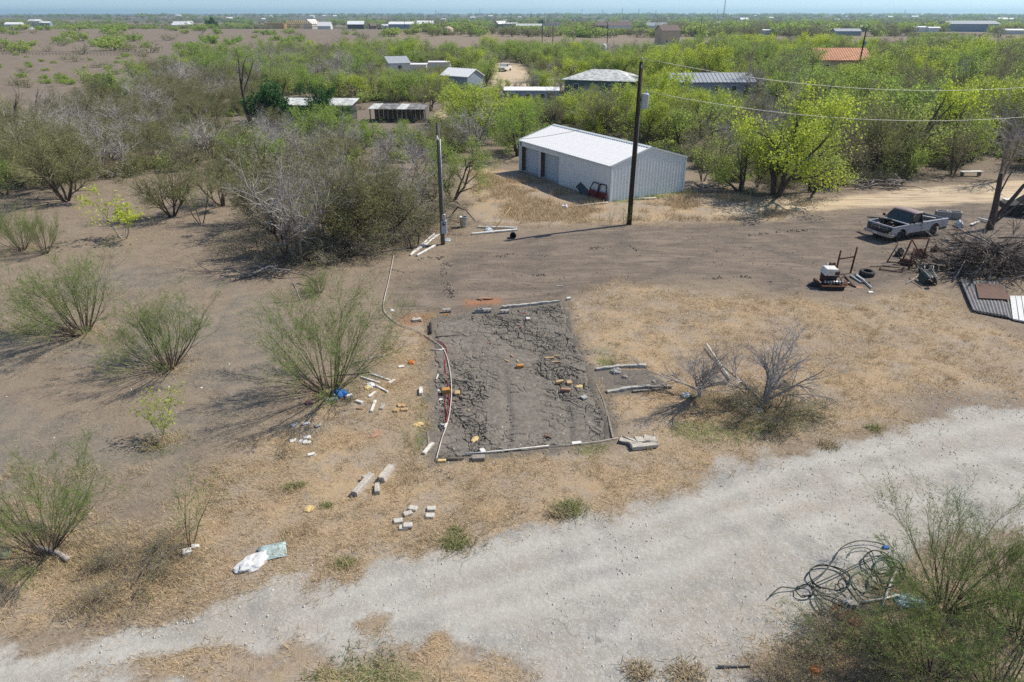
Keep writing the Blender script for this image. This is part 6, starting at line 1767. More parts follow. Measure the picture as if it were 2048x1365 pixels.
def machine():
    x, y = at(1660, 575)
    t = empty("old_machine", "old rusty machine with a white hood and a steel roller", "machine", (x, y, gz(x, y)), R(-4))
    MB().box((0, -.35, .10), (1.15, .16, .20), MT['dark'], bev=.02).box((-.52, .3, .10), (.14, 1.3, .16), MT['rust'], bev=.02).box((.52, .3, .10), (.14, 1.3, .16), MT['rust'], bev=.02).obj("skid", t)
    MB().box((.0, -.33, .22), (1.2, .30, .05), MT['rust'], bev=.01).obj("apron", t)
    MB().box((-.08, .28, .45), (.66, .62, .50), MT['rust'], bev=.03).box((-.08, -.04, .42), (.6, .04, .36), MT['dark']).obj("body", t)
    MB().prism([(-.42, .68), (.28, .68), (.32, .72), (.22, 1.02), (-.36, 1.02), (-.46, .72)], -.06, .58, MT['white']).obj("hood", t)
    MB().box((-.08, .26, 1.025), (.5, .55, .012), MT['white']).box((.20, -.07, .80), (.22, .012, .18), MT['rust']).obj("hood_rust_patch", t)
    rl = MB().tube([(-.42, -.22, .38), (.52, -.22, .38)], .085, MT['chrome'], 16).obj("roller", t)
    for i in range(6): MB().tube([(-.36 + i * .15, -.22, .38), (-.30 + i * .15, -.22, .38)], .089, MT['black' if i < 4 else 'dark'], 16).obj("roller_band", rl)
    MB().tube([(.5, .3, .2), (.62, .0, .75)], .02, MT['rust'], 6).tube([(.45, .3, .55), (.66, .1, .2)], .02, MT['rust'], 6).obj("lever", t)
    MB().lathe([(0, 0), (.16, 0), (.17, .06), (0, .08)], MT['rust'], 14, Matrix.Translation((-.46, .2, .5)) @ Matrix.Rotation(R(90), 4, 'Y')).obj("flywheel", t)
    MB().tube([(-.1, .7, .3), (-.08, .75, 1.1)], .05, MT['grey'], 8).obj("exhaust_pipe", t)
    return t
machine()
lump("rusty_lump", 1661, 540, (.34, .28, .40), 'rust', "brown rusty lump standing behind the old machine", "junk", seed=61)
o = MB().lathe([(0, 0), (.15, 0), (.18, .3), (.16, .3), (.13, .02), (0, .02)], MT['dark'], 14).obj("metal_bucket"); set_props(put(o, 1672, 551, 0, 0), "dark metal bucket behind the white hooded machine", "bucket")
for a, b, m, w, lab in [((1711, 547), (1743, 578), 'galv', .07, "long bright steel bar in the scrap heap by the tyre"), ((1700, 551), (1722, 566), 'galv', .10, "grey steel channel left of the long bright bar"), ((1712, 552), (1728, 562), 'grey', .09, "short grey channel between the bright bars"), ((1722, 566), (1740, 567), 'dark', .08, "dark bar under the long bright bar"), ((1690, 552), (1706, 572), 'rust', .06, "rusty bar at the left of the scrap heap"), ((1693, 566), (1712, 575), 'rust', .08, "rusty strap in front of the scrap heap")]:
    plank("steel_bar", a, b, w, .06, m, lab, "steel bar", "steel scrap beside the tyre", dz=random.uniform(0, .08))
slab("rusty_plate", 1719, 575, (.34, .26, .03), -20, 'pinkclay', "pinkish rusty plate in front of the scrap heap", "metal plate", rx=10)
slab("rusty_plate", 1698, 566, (.30, .22, .03), 20, 'concrete', "pale plate at the left of the scrap heap", "metal plate", rx=8)
slab("white_tile", 1741, 585, (.26, .22, .05), 0, 'white', "white square tile at the near end of the scrap heap", "tile")
lump("junk_heap", 1686, 568, (.3, .2, .14), 'rust', "small rusty junk right of the old machine", "junk", seed=62)
lump("junk_heap", 1637, 572, (.5, .22, .12), 'dark', "dark bits of wire left of the old machine", "junk", seed=63)
# wheelbarrow upside down
def wheelbarrow():
    x, y = at(1853, 566); t = empty("wheelbarrow", "dark wheelbarrow turned upside down against the brush pile", "wheelbarrow", (x, y, gz(x, y)), R(-100))
    rows = []
    for i in range(6):
        u = -.5 + i * .2
        w = .30 - .05 * abs(u)
        zt = .50 - .10 * u - .5 * max(0, abs(u) - .35)
        rows.append([(u, -w - .06, .06), (u, -w, .06 + (zt - .06) * .6), (u, -w * .6, zt), (u, 0, zt + .02), (u, w * .6, zt), (u, w, .06 + (zt - .06) * .6), (u, w + .06, .06)])
    MB().sheet(rows, MT['hosedark'], .02, smooth_=True).obj("tray", t)
    for s in (-1, 1):
        MB().tube([(.75, s * .18, .50), (.2, s * .2, .57), (-.5, s * .26, .62), (-.95, s * .3, .45)], .022, MT['galv'], 6).obj("handle", t)
        MB().tube([(-.1, s * .2, .56), (-.25, s * .22, .86), (-.4, s * .24, .6)], .018, MT['galv'], 6).obj("leg", t)
    wheel("wheel", t, (.78, 0, .44), .17, .09)
    return t
wheelbarrow()
rod("white_stick", [(1812, 568), (1846, 548)], .025, 'pvc', "thin white stick pointing at the wheelbarrow", "stick", dz=.05)
rod("pale_stick", [(1838, 548), (1868, 524)], .022, 'oldwood', "pale stick leaning between the small wheel and the brush", "stick", dz=.25)
# ---- sheet metal and the white panel on the right
def sheets():
    c = [at(1930, 567), at(2010, 572), at(2028, 642), at(1958, 630)]
    cx, cy = sum(p[0] for p in c) / 4, sum(p[1] for p in c) / 4; z = gz(cx, cy)
    t = empty("sheet_stack", "stack of grey corrugated sheets lying right of the wheelbarrow", "metal sheets", (cx, cy, z))
    for k, (ox, oy) in enumerate(((0, 0), (.12, .10), (.20, .22))):
        rows = []
        for i in range(3):
            v_ = i / 2; r = []
            for j in range(41):
                u_ = j / 40
                px_ = (c[3][0] * (1 - u_) + c[2][0] * u_) * (1 - v_) + (c[0][0] * (1 - u_) + c[1][0] * u_) * v_
                py_ = (c[3][1] * (1 - u_) + c[2][1] * u_) * (1 - v_) + (c[0][1] * (1 - u_) + c[1][1] * u_) * v_
                r.append((px_ - cx - ox * (1 if k else 0), py_ - cy + oy, .07 + .035 * k + .02 * math.sin(j * 1.57)))
            rows.append(r)
        MB().sheet(rows, MT['sheet'], .01).obj("corrugated_sheet", t)
    return t, (cx, cy, z)
MT['sheet'] = M_("weathered_sheet", (.20, .20, .205), (.13, .125, .125), 3, .6, .2, c3=(.17, .12, .10), s3=1.2)
sheets()
c = [at(1948, 575), at(2003, 578), at(2018, 608), at(1955, 605)]
cx, cy = sum(p[0] for p in c) / 4, sum(p[1] for p in c) / 4; z = gz(cx, cy)
o = MB().prism([(p[0] - cx, p[1] - cy) for p in c][::-1], .19, .205, MT['rustplate'], axis='z').obj("rusty_plate", None, (cx, cy, z)); set_props(o, "flat brown rusty plate on top of the corrugated sheets", "metal plate")
c = [at(2018, 597), at(2075, 597), at(2085, 655), at(2024, 643)]
cx, cy = sum(p[0] for p in c) / 4, sum(p[1] for p in c) / 4; z = gz(cx, cy)
t = empty("ribbed_cladding", "white ribbed panel on the ground cut by the right edge", "panel", (cx, cy, z))
MB().prism([(p[0] - cx, p[1] - cy) for p in c][::-1], .05, .12, MT['bag'], axis='z').obj("panel_sheet", t)
for k in range(4):
    u = .2 + .2 * k
    a = Vector((c[0][0] * (1 - u) + c[1][0] * u - cx, c[0][1] * (1 - u) + c[1][1] * u - cy, .13)); b = Vector((c[3][0] * (1 - u) + c[2][0] * u - cx, c[3][1] * (1 - u) + c[2][1] * u - cy, .13))
    MB().tube([a, b], .015, MT['concrete'], 4).obj("rib", t)
# ---- brush pile
def brush_pile():
    x, y = at(1972, 540); z = gz(x, y)
    t = empty("brush_pile", "big heap of cut grey branches beside the dead stump", "brush pile", (x, y, z))
    protos = []
    rgp = np.random.default_rng(41)
    for k in range(8):
        sg, tp = grow(rgp, [((0, 0, 0), (1, .0, .1), rgp.uniform(1.6, 2.8), .035 + .012 * (k % 3))], [dict(seg=6, wob=.09, kids=5, t0=.25, ang=32, ratio=.45, taper=.8), dict(seg=4, wob=.12, kids=4, t0=.2, ang=35, ratio=.5, taper=.7), dict(seg=2, wob=.15)])
        v, q = seg_mesh(sg, 4)
        protos.append(np_mesh("branch", v, quads=q, mats=[MT['brushA' if k % 4 else 'oldwood']]))
    for i in range(230):
        r = 3.3 * rgp.uniform(0, 1) ** .6; a = rgp.uniform(0, 6.28)
        bx, by = r * math.cos(a) * 1.15, r * math.sin(a) * .72
        hz = max(.05, (1.75 * (1 - (r / 3.3) ** 1.6)) * rgp.uniform(.2, 1.05))
        o = link("branch", protos[i % 8], t, (bx - 1.0 * math.cos(a), by - .6 * math.sin(a), hz), (rgp.uniform(0, 6.28), rgp.normal(0, .22), rgp.normal(.35, .75) + (math.pi if rgp.uniform() < .5 else 0)))
    return t
MT['brushA'] = M_("cut_branch", (.15, .125, .108), (.085, .07, .06), 5, .95)
brush_pile()
for a, b, r, lab in [((1905, 560), (1975, 520), .05, "long bleached branch sloping over the front of the brush heap"), ((1897, 556), (1962, 530), .04, "second bleached branch below the sloping one on the heap"), ((1975, 565), (1983, 540), .06, "short stout log standing before the brush heap"), ((1905, 566), (1922, 548), .04, "short bleached stick at the left foot of the heap"), ((1985, 566), (2045, 580), .045, "bleached branch above the white panel")]:
    x0, y0 = at(*a); x1, y1 = at(*b)
    o = MB().tube([(x0, y0, gz(x0, y0) + .08), ((x0 + x1) / 2, (y0 + y1) / 2, gz(x0, y0) + .35), (x1, y1, gz(x1, y1) + .75)], [r, r * .9, r * .5], MT['palebark'], 7).obj("loose_branch"); set_props(o, lab, "branch")
for px, py, s, m, lab, q in [(1918, 452, (.3, .25, .3), 'bag', "white torn bag at the left top of the brush heap", 71), (1905, 500, (.28, .12, .12), 'bag', "white scrap half way up the brush heap", 72), (1957, 487, (.4, .3, .25), 'rubble', "tan boulder on top of the brush heap", 73), (1868, 505, (.2, .16, .2), 'rust', "rusty can left of the brush heap", 74), (1892, 480, (.3, .2, .1), 'oldwood', "grey scraps at the left of the brush heap", 75), (1850, 535, (.3, .2, .12), 'dark', "dark scrap behind the wheelbarrow", 76)]:
    lump("junk_piece", px, py, s, m, lab, "junk", seed=q)
plank("white_board", (1941, 452), (1957, 446), .16, .05, 'white', "white board lying left of the dead stump", "board", dz=.1)
plank("green_board", (1955, 441), (1976, 446), .22, .06, 'grey', "grey green board leaning at the dead stump", "board", dz=.12)
G6 = "big concrete blocks behind the pickup"
for px, py, rz, lab in [(1884, 436, -20, "big grey concrete block right behind the pickup's tailgate"), (1905, 437, -28, "big hollow concrete block right of the one behind the pickup")]:
    mb = MB(); m = MT['block']; l, w, h = .95, .55, .5; tt = .09
    for yy in (-w / 2 + tt / 2, w / 2 - tt / 2): mb.box((0, yy, h / 2), (l, tt, h), m, bev=.015)
    for xx in (-l / 2 + tt / 2, l / 2 - tt / 2): mb.box((xx, 0, h / 2 - .003), (tt, w - 2 * tt + .006, h - .008), m)
    mb.box((0, 0, .08), (l - 2 * tt, w - 2 * tt, .1), m)
    set_props(put(mb.obj("concrete_block"), px, py, R(rz)), lab, "concrete block", G6)
# the dead stump with sawn limbs
def stump():
    x, y = at(1978, 458); z = gz(x, y)
    t = empty("dead_stump", "dead tree with sawn limbs standing by the brush heap", "tree", (x, y, z))
    B = MT['deadbark2']
    MB().tube([(0, 0, -.2), (.02, 0, .5), (-.02, 0, 1.3), (-.12, .05, 2.4), (-.18, .1, 3.1), (-.20, .1, 3.7)], [.27, .23, .20, .17, .15, .10], B, 10).obj("trunk", t)
    for pts, r0, r1 in (([(.05, 0, .55), (.5, .05, 1.2), (1.1, .1, 2.2), (1.45, .1, 2.9), (1.9, .2, 3.3)], .16, .09), ([(-.05, 0, 1.6), (.12, .2, 2.4), (.42, .3, 3.4), (.62, .3, 3.9)], .07, .03), ([(-.1, 0, 2.2), (-.35, -.1, 2.6), (-.40, -.1, 3.0)], .06, .03), ([(.1, 0, .3), (.9, .2, .9), (1.9, .3, 1.9), (2.6, .5, 2.7)], .08, .03), ([(-.18, .1, 3.3), (-.38, .1, 3.7)], .07, .04)):
        n = len(pts); MB().tube(pts, [r0 + (r1 - r0) * i / (n - 1) for i in range(n)], B, 8).obj("limb", t)
MT['deadbark2'] = M_("stump_bark", (.125, .09, .078), (.06, .045, .04), 8, .95)
stump()
# vehicle tyre and white sheet at the right picture edge
def car_edge():
    x, y = at(2062, 432); z = gz(x, y)
    t = empty("derelict_car", "derelict dark car cut by the right picture edge", "car", (x, y, z), R(165))
    MB().prism([(-1.6, .35), (1.9, .35), (1.95, .75), (1.0, .88), (.5, 1.32), (-.9, 1.35), (-1.5, .9), (-1.75, .8)], -.8, .8, MT['dark']).obj("body", t)
    MB().prism([(.92, .9), (.5, 1.26), (-.85, 1.28), (-1.3, .92)], -.815, .815, MT['glass']).obj("windows", t)
    for a in (-1.05, 1.25):
        for b in (-.78, .78): wheel("wheel", t, (a, b, .33), .33, .2)
car_edge()
slab("white_sheet", 2035, 402, (1.9, .9, .06), 4, 'white', "white sheet on the ground beyond the derelict car", "sheet")
slab("pale_scrap", 2022, 425, (.9, .5, .2), 20, 'grey', "grey box in front of the derelict car", "box")
x, y = at(1940, 352); o = MB().box((0, 0, .42), (2.0, .5, .05), MT['white'], bev=.01)
for a in (-.8, .8): o.box((a, 0, .2), (.1, .4, .4), MT['oldwood'])
o = o.obj("white_bench", None, (x, y, gz(x, y)), (0, 0, .08)); set_props(o, "white plank bench under the trees beyond the sandy track", "bench")
# ---- hose heap by the road
def hose(name, pix, r, mat, label, seed):
    rgp = np.random.default_rng(seed)
    P = [(p[0], p[1]) for p in pix]
    W = ground_line(P, .03)
    W = [(a, b, c + .02 + .10 * rgp.uniform(0, 1)) for a, b, c in W]
    o = MB().tube(smooth_line(W, 7), r, MT[mat], 7).obj(name)
    return set_props(o, label, "hose", "garden hoses heaped by the road")
def loop(cx_, cy_, a, b, rot, n=14, turns=1.0, ph=0):
    out = []
    for i in range(int(n * turns) + 1):
        t_ = ph + 2 * math.pi * i / n
        u, v = a * math.cos(t_), b * math.sin(t_)
        out.append((cx_ + u * math.cos(rot) - v * math.sin(rot), cy_ + u * math.sin(rot) + v * math.cos(rot)))
    return out
hose("garden_hose", [(1537, 1201), (1560, 1186), (1596, 1182), (1640, 1160), (1660, 1135), (1680, 1105), (1710, 1094), (1745, 1093), (1768, 1100)], .015, 'hosedark', "dark hose with a long tail reaching out left over the gravel", 1)
hose("garden_hose", loop(1657, 1165, 42, 24, .25, turns=2.1, ph=2) + [(1640, 1200), (1690, 1230)], .015, 'hosedark', "dark hose coiled in the big left loop", 2)
hose("garden_hose", loop(1608, 1190, 18, 12, .1, turns=1.3) + [(1650, 1200), (1690, 1215), (1705, 1225)], .015, 'hosedark', "dark hose in the small loop left of the heap", 3)
hose("garden_hose", loop(1683, 1178, 10, 9, 0, turns=1.2) + [(1700, 1200), (1712, 1215), (1700, 1228), (1660, 1235), (1638, 1222), (1625, 1200)], .014, 'hosedark', "dark hose with the tiny ring in the middle of the heap", 4)
hose("garden_hose", [(1630, 1178), (1680, 1155), (1720, 1135), (1760, 1120)] + loop(1755, 1135, 32, 20, .3, turns=2.2), .015, 'hosedark', "dark hose crossing to the right coil of the heap", 5)
hose("garden_hose", loop(1720, 1172, 20, 22, .2, turns=1.5) + [(1725, 1200), (1760, 1203), (1790, 1195)], .014, 'hosegreen', "green hose in the middle loop of the heap", 6)
hose("garden_hose", loop(1775, 1150, 30, 26, .5, turns=2.3) + [(1740, 1110), (1705, 1108), (1695, 1120)], .014, 'hosegreen', "green hose coiled at the right under the shrub", 7)
hose("garden_hose", loop(1770, 1165, 38, 22, -.3, turns=1.7), .014, 'hosedark', "lowest dark coil at the right under the shrub", 8)
hose("garden_hose", [(1626, 1205), (1635, 1225), (1655, 1238), (1680, 1232), (1700, 1205), (1690, 1190), (1668, 1203)], .016, 'hosegreen', "thin green hose in the lower left loops", 9)
rod("white_pipe", [(1722, 1212), (1800, 1198)], .03, 'pvc', "grey white pipe lying level below the hose heap", "pipe", dz=.06)
rod("white_pipe", [(1760, 1226), (1784, 1160), (1792, 1150)], .03, 'pvc', "white pipe crossing over the level one below the hoses", "pipe", dz=.10)
lump("silver_bag", 1815, 1208, (.34, .24, .12), 'clear', "silvery plastic bag under the shrub by the hoses", "plastic bag", seed=81)
lump("cardboard", 1690, 1240, (.36, .28, .10), 'brownrag', "brown cardboard below the hose heap", "cardboard", seed=82)
lump("pale_stone", 1697, 1215, (.24, .16, .12), 'rubble', "tan stone inside the lower hose loops", "stone", seed=83, n=2)
lump("orange_scrap", 1629, 1345, (.12, .15, .12), 'orange', "orange plastic pot in the dry grass at the bottom edge", "pot", seed=84, n=2)
slab("blue_fitting", 1770, 1100, (.16, .10, .06), 0, 'tarp', "small blue fitting at the upper end of the hose", "fitting")
rod("old_plank", [(1435, 1337), (1500, 1335)], .03, 'oldwood', "grey stick in the grass at the bottom edge of the gravel", "stick")
# grass tufts one can tell apart
MT['tuftg'] = leaf_mat("tuft_green", (.32, .34, .14), (.32, .34, .14), .7, .3)
MT['tufts'] = leaf_mat("tuft_straw", (.52, .42, .27), (.5, .4, .26), .8, .2)
def tuft(px, py, rad, h, mat, label, n=260):
    rgp = np.random.default_rng(int(px * 7 + py))
    x, y = at(px, py)
    bx = rgp.normal(0, rad * .45, n); by = rgp.normal(0, rad * .35, n)
    az = rgp.uniform(0, 6.28, n); el = rgp.uniform(.35, 1.2, n); L = h * .85 * rgp.uniform(.5, 1.2, n)
    d = np.stack([np.cos(az) * np.cos(el), np.sin(az) * np.cos(el), np.sin(el)], 1)
    s = np.stack([-np.sin(az), np.cos(az), np.zeros(n)], 1) * .008
    p = np.stack([bx, by, np.zeros(n)], 1); md = p + d * L[:, None] * .6; tip = md + (d * [1, 1, .2] + [0, 0, -.15]) * L[:, None] * .4
    v = np.stack([p - s, p + s, md + s * .8, md - s * .8, tip], 1).reshape(-1, 3)
    b = (np.arange(n) * 5)[:, None]
    o = link("grass_tuft", np_mesh("grass_tuft", v, quads=b + [[0, 1, 2, 3]], tris=b + [[3, 2, 4]], mats=[MT[mat]]), None, (x, y, gz(x, y)))
    return set_props(o, label, "grass tuft")
tuft(913, 1087, .42, .26, 'tuftg', "green grass tuft on the road edge below the pavers", 420)
tuft(912, 1062, .25, .18, 'tuftg', "smaller green tuft above the one on the road edge", 200)
tuft(1140, 1022, .55, .42, 'tuftg', "tall pale green tuft on the road edge at centre", 420)
tuft(1120, 1032, .4, .36, 'tufts', "straw coloured tuft left of the tall pale green one", 260)
tuft(1655, 893, .4, .26, 'tufts', "straw tuft sticking out into the gravel at right", 320)
tuft(580, 975, .25, .18, 'tuftg', "green tuft in the straw right of the upper left slope", 200)
tuft(600, 972, .2, .16, 'tuftg', "green tuft just right of another in the straw", 160)
tuft(655, 1012, .22, .18, 'tuftg', "green tuft right of the yellow foam piece", 160)
tuft(690, 1128, .34, .22, 'tuftg', "green tuft beside the gravel tongue", 220)
tuft(1280, 1345, .4, .36, 'tufts', "dry tuft on the bottom edge of the gravel, left of two", 260)
tuft(1375, 1350, .5, .34, 'tufts', "wider dry tuft on the bottom edge of the gravel", 320)
tuft(1748, 858, .35, .24, 'tuftg', "green tuft on the gravel edge at right", 200)
# ------------------------------------------------------------------ houses and sheds across the plain
MT['tanwall'] = M_("tan_wall", (.52, .42, .28), (.46, .37, .25), 3, .8)
MT['greenwall'] = M_("green_wall", (.10, .17, .15), (.08, .14, .12), 2, .7)
MT['bluewall'] = M_("blue_grey_wall", (.26, .32, .38), (.22, .27, .33), 2, .7)
MT['whitewall'] = M_("white_wall", (.68, .68, .66), (.6, .6, .58), 3, .7)
MT['darkwall'] = M_("dark_wall", (.09, .09, .10), (.07, .07, .075), 3, .8)
MT['redwall'] = M_("red_brown_wall", (.24, .11, .08), (.2, .09, .07), 3, .8)
MT['orangeroof'] = M_("rusty_orange_roof", (.56, .27, .13), (.42, .17, .08), .9, .6)
MT['greyroof'] = M_("grey_roof", (.36, .39, .42), (.30, .32, .35), 1.2, .55)
MT['brownroof'] = M_("brown_roof", (.20, .15, .14), (.16, .12, .11), 2, .9)
MT['frame'] = M_("new_lumber", (.62, .40, .17), (.50, .31, .13), 4, .8)
MT['oldroof'] = M_("weathered_roof", (.62, .64, .62), (.36, .37, .36), 1.6, .7, stops=(.42, .58))
MT['darktin'] = M_("dark_old_tin", (.14, .13, .125), (.3, .3, .29), 1.3, .7, stops=(.45, .6))

def house(name, label, cat, px, py, rz, L, W, he, hr, wall, roof, base='gable', wins=0, doors=0, group=None, ribs=0, ov=.25, lift=0):
    x, y = at(px, py); z = gz(x, y)
    t = empty(name, label, cat, (x, y, z), R(rz), group)
    Wm, Rm = MT[wall], MT[roof]
    hl, hw = L / 2, W / 2
    for s, nm in ((-1, "wall"), (1, "wall")):
        MB().prism([(-hl, lift), (hl, lift), (hl, he), (-hl, he)], s * hw - .06, s * hw + .06, Wm).obj(nm, t)
        e = [(-hw, lift), (hw, lift), (hw, he - .02)] + ([(0, hr - .06)] if base == 'gable' else []) + [(-hw, he - .02)]
        MB().prism(e, s * (hl - .07) - .06, s * (hl - .07) + .06, Wm, axis='x').obj("wall", t)
    th = .10
    if base == 'gable':
        for s in (-1, 1):
            k = (hr - he) / hw
            pr = MB().prism([(s * (hw + ov), he - k * ov), (0, hr), (0, hr + th), (s * (hw + ov), he - k * ov + th)], -hl - ov, hl + ov, Rm, axis='x')
            r = pr.obj("roof", t)
            if ribs:
                step = (L + 2 * ov) / ribs
                rm = MB().prism([(s * (hw + ov), he - k * ov + th), (0, hr + th), (0, hr + th + .06), (s * (hw + ov), he - k * ov + th + .06)], -.04, .04, Rm, axis='x').mesh("roof_rib")
                for i in range(ribs): link("roof_rib", rm, r, (-hl - ov + (i + .5) * step, 0, 0))
    elif base == 'hip':
        q = hl - hw * .9
        o_ = ov
        v = [(-hl - o_, -hw - o_, he), (hl + o_, -hw - o_, he), (hl + o_, hw + o_, he), (-hl - o_, hw + o_, he), (-q, 0, hr), (q, 0, hr)]
        v += [(a, b, c - .08) for a, b, c in v[:4]]
        MB().add(v, [(0, 1, 5, 4), (1, 2, 5), (2, 3, 4, 5), (3, 0, 4), (6, 7, 1, 0), (7, 8, 2, 1), (8, 9, 3, 2), (9, 6, 0, 3), (9, 8, 7, 6)], Rm).obj("roof", t)
    else:
        MB().prism([(-hw - ov, he), (hw + ov, hr), (hw + ov, hr + th), (-hw - ov, he + th)], -hl - ov, hl + ov, Rm, axis='x').obj("roof", t)
    for i in range(wins):
        u = -hl + L * (i + .7) / (wins + .4 + doors * .5)
        w = MB().box((u, -hw - .075, lift + 1.45), (1.0, .06, 1.0), MT['white']).obj("window", t)
        MB().box((u, -hw - .11, lift + 1.45), (.84, .02, .84), MT['glass']).obj("pane", w)
    for i in range(doors):
        u = hl - 1.2 - 1.8 * i
        MB().box((u, -hw - .08, lift + 1.02), (.95, .06, 2.0), MT['brownroof']).obj("door", t)
    return t
def shack_open(name, label, px, py, rz, L, W, he, hr, roof, back, cat="shed", posts=4):
    x, y = at(px, py); t = empty(name, label, cat, (x, y, gz(x, y)), R(rz))
    n = 6
    for i in range(n):
        wv = L / n
        MB().prism([(-W / 2 - .3, he), (W / 2 + .2, hr), (W / 2 + .2, hr + .05), (-W / 2 - .3, he + .05)], -L / 2 + i * wv + .01, -L / 2 + (i + 1) * wv - .01, MT[roof if i % 3 else 'oldroof'], axis='x').obj("roof_sheet", t, (0, 0, random.uniform(0, .05)))
    for i in range(posts):
        u = -L / 2 + .2 + (L - .4) * i / (posts - 1)
        MB().tube([(u, -W / 2, -.1), (u, -W / 2, he)], .08, MT['oldwood'], 6).obj("post", t)
        MB().tube([(u, W / 2, -.1), (u, W / 2, hr)], .08, MT['oldwood'], 6).obj("post", t)
    nb = 12
    bm = MB().box((0, 0, (hr - .1) / 2), (L / nb - .03, .04, hr - .1), MT[back], jit=.0).mesh("wall_board")
    for i in range(nb): link("wall_board", bm, t, (-L / 2 + (i + .5) * L / nb, W / 2 - .05, 0))
    for i in range(3): link("wall_board", bm, t, (L / 2 - .03, -W / 2 + .6 + i * W / 3.2, 0), (0, 0, R(90)))
    return t
# nearest ones, half hidden in the brush
house("long_shed", "long shed with a leaf strewn white roof under dark evergreens", "shed", 615, 245, -3, 12.6, 3.4, 2.3, 2.75, 'darkwall', 'oldroof', 'lean', ov=.4)
shack_open("cattle_shed", "open cattle shed with patchy tin roof right of the long shed", 800, 242, -4, 7.6, 3.0, 1.65, 1.95, 'darktin', 'oldwood')
house("barn", "small barn with white roof and blue grey wall in the brush", "barn", 925, 180, -38, 6.6, 4.4, 2.6, 3.7, 'bluewall', 'roofwhite', ribs=12)
house("green_house", "green walled house with a pale hip roof behind the metal shed", "house", 1207, 188, -22, 12.2, 8.4, 2.6, 4.1, 'greenwall', 'oldroof', 'hip', wins=3, doors=1, ov=.5)
house("trailer_home", "white roofed blue grey trailer in front of the pale drive", "trailer", 1063, 211, -2, 8.4, 3.2, 2.3, 2.65, 'bluewall', 'roofwhite', wins=3, doors=1, ov=.12)
house("mobile_home", "long mobile home with grey metal roof right behind the metal shed", "mobile home", 1412, 192, 3, 14.5, 6.0, 2.5, 3.7, 'bluewall', 'greyroof', wins=4, doors=1, ribs=22)
house("orange_house", "house with rusty orange metal roof in the right brush", "house", 1668, 143, 2, 13.0, 9.0, 3.0, 5.3, 'tanwall', 'orangeroof', wins=3, doors=1, ribs=22, ov=.5)
house("small_shack", "small white shack with a tilted grey roof in the left middle brush", "shack", 797, 147, 20, 5.0, 4.5, 2.3, 3.6, 'whitewall', 'greyroof', 'lean', wins=1)
house("camper", "low white camper half hidden right of the small shack", "camper", 880, 137, 0, 5.5, 2.4, 1.5, 1.7, 'whitewall', 'roofwhite')
house("low_wall_shed", "low white shed beside the small shack", "shed", 828, 142, 2, 6.5, 2.4, 1.5, 1.7, 'whitewall', 'roofwhite')
house("tall_house", "two storey tan house with dark roof among the right trees", "house", 1333, 90, 12, 9, 8, 6.0, 8.2, 'tanwall', 'brownroof', wins=2, doors=0)
# the skyline row
house("far_house", "white gabled house on the skyline right of the timber frame", "house", 624, 53, 70, 16, 12, 6, 11, 'whitewall', 'roofwhite', wins=2)
house("far_house", "low white house on the skyline right of the gabled one", "house", 650, 54, 0, 15, 9, 4, 8, 'whitewall', 'roofwhite')
house("far_shed", "open machinery shed with white roof on the skyline", "shed", 713, 56, 4, 17, 10, 5, 8, 'darkwall', 'roofwhite')
house("far_house", "small red brown house by a round tree on the skyline", "house", 745, 53, 30, 7, 7, 4, 7, 'redwall', 'brownroof')
house("metal_building", "long white roofed metal building on the skyline, left of centre", "metal building", 805, 56, -4, 27, 11, 5, 7.2, 'bluewall', 'roofwhite', ribs=0)
house("far_shed", "dark shed with white roof left of the far white trailer", "shed", 1001, 49, 35, 15, 11, 5, 8.5, 'darkwall', 'roofwhite')
house("far_trailer", "far white trailer on the skyline at centre", "trailer", 1023, 49, 0, 17, 7, 5, 6.5, 'bluewall', 'roofwhite')
house("far_house", "long pale roofed house in the brush below the far white trailer", "house", 1058, 55, 0, 28, 9, 3.5, 5.5, 'whitewall', 'oldroof')
house("far_house", "long dark roofed house on the skyline right of the rounded dark tree", "house", 1108, 53, 0, 28, 12, 5, 6.5, 'whitewall', 'darkwall', ov=.8)
house("far_house", "white roofed house behind the lime trees right of the round dark tree", "house", 1207, 52, 2, 17, 9, 5, 7, 'whitewall', 'roofwhite')
house("far_house", "brown roofed house on the skyline, left one of two", "house", 1206, 57, 0, 17, 11, 3.6, 6.6, 'darkwall', 'brownroof')
house("far_house", "broad brown roofed house on the skyline, right one of two", "house", 1238, 57, 0, 24, 13, 3.6, 7.2, 'whitewall', 'brownroof')
house("far_house", "grey roofed house on the skyline left of the two storey house", "house", 1313, 53, -4, 24, 12, 4, 7.5, 'whitewall', 'greyroof')
house("far_shed", "white vehicle shelter in the brush above the big lime tree", "shelter", 1536, 70, 0, 9, 5, 2.8, 3.3, 'whitewall', 'roofwhite')
house("far_shed", "dark shelter right of the white vehicle shelter", "shelter", 1560, 70, 0, 8, 5, 2.4, 2.9, 'darkwall', 'greyroof')
house("far_house", "long grey roof in the brush above the orange roofed house", "house", 1690, 72, 0, 17, 8, 2.8, 4.2, 'bluewall', 'greyroof')
house("far_house", "white long roof left of the leaning transformer pole", "house", 1716, 62, 0, 18, 7, 3.5, 4.6, 'whitewall', 'roofwhite')
house("far_house", "white flat roofed cabin in the right brush, left one of two", "cabin", 1831, 64, 0, 13, 7, 3.5, 4.2, 'whitewall', 'roofwhite')
house("far_house", "white flat roofed cabin in the right brush, right one of two", "cabin", 1864, 65, -4, 9, 6, 3.2, 3.9, 'whitewall', 'roofwhite')
house("warehouse", "big blue grey warehouse near the right end of the skyline", "warehouse", 1935, 59, -6, 44, 22, 7.0, 9.5, 'bluewall', 'greyroof', ov=.6)
house("far_house", "pale roof at the right picture edge below the warehouse", "house", 2022, 69, 0, 14, 7, 2.6, 3.4, 'whitewall', 'roofwhite')
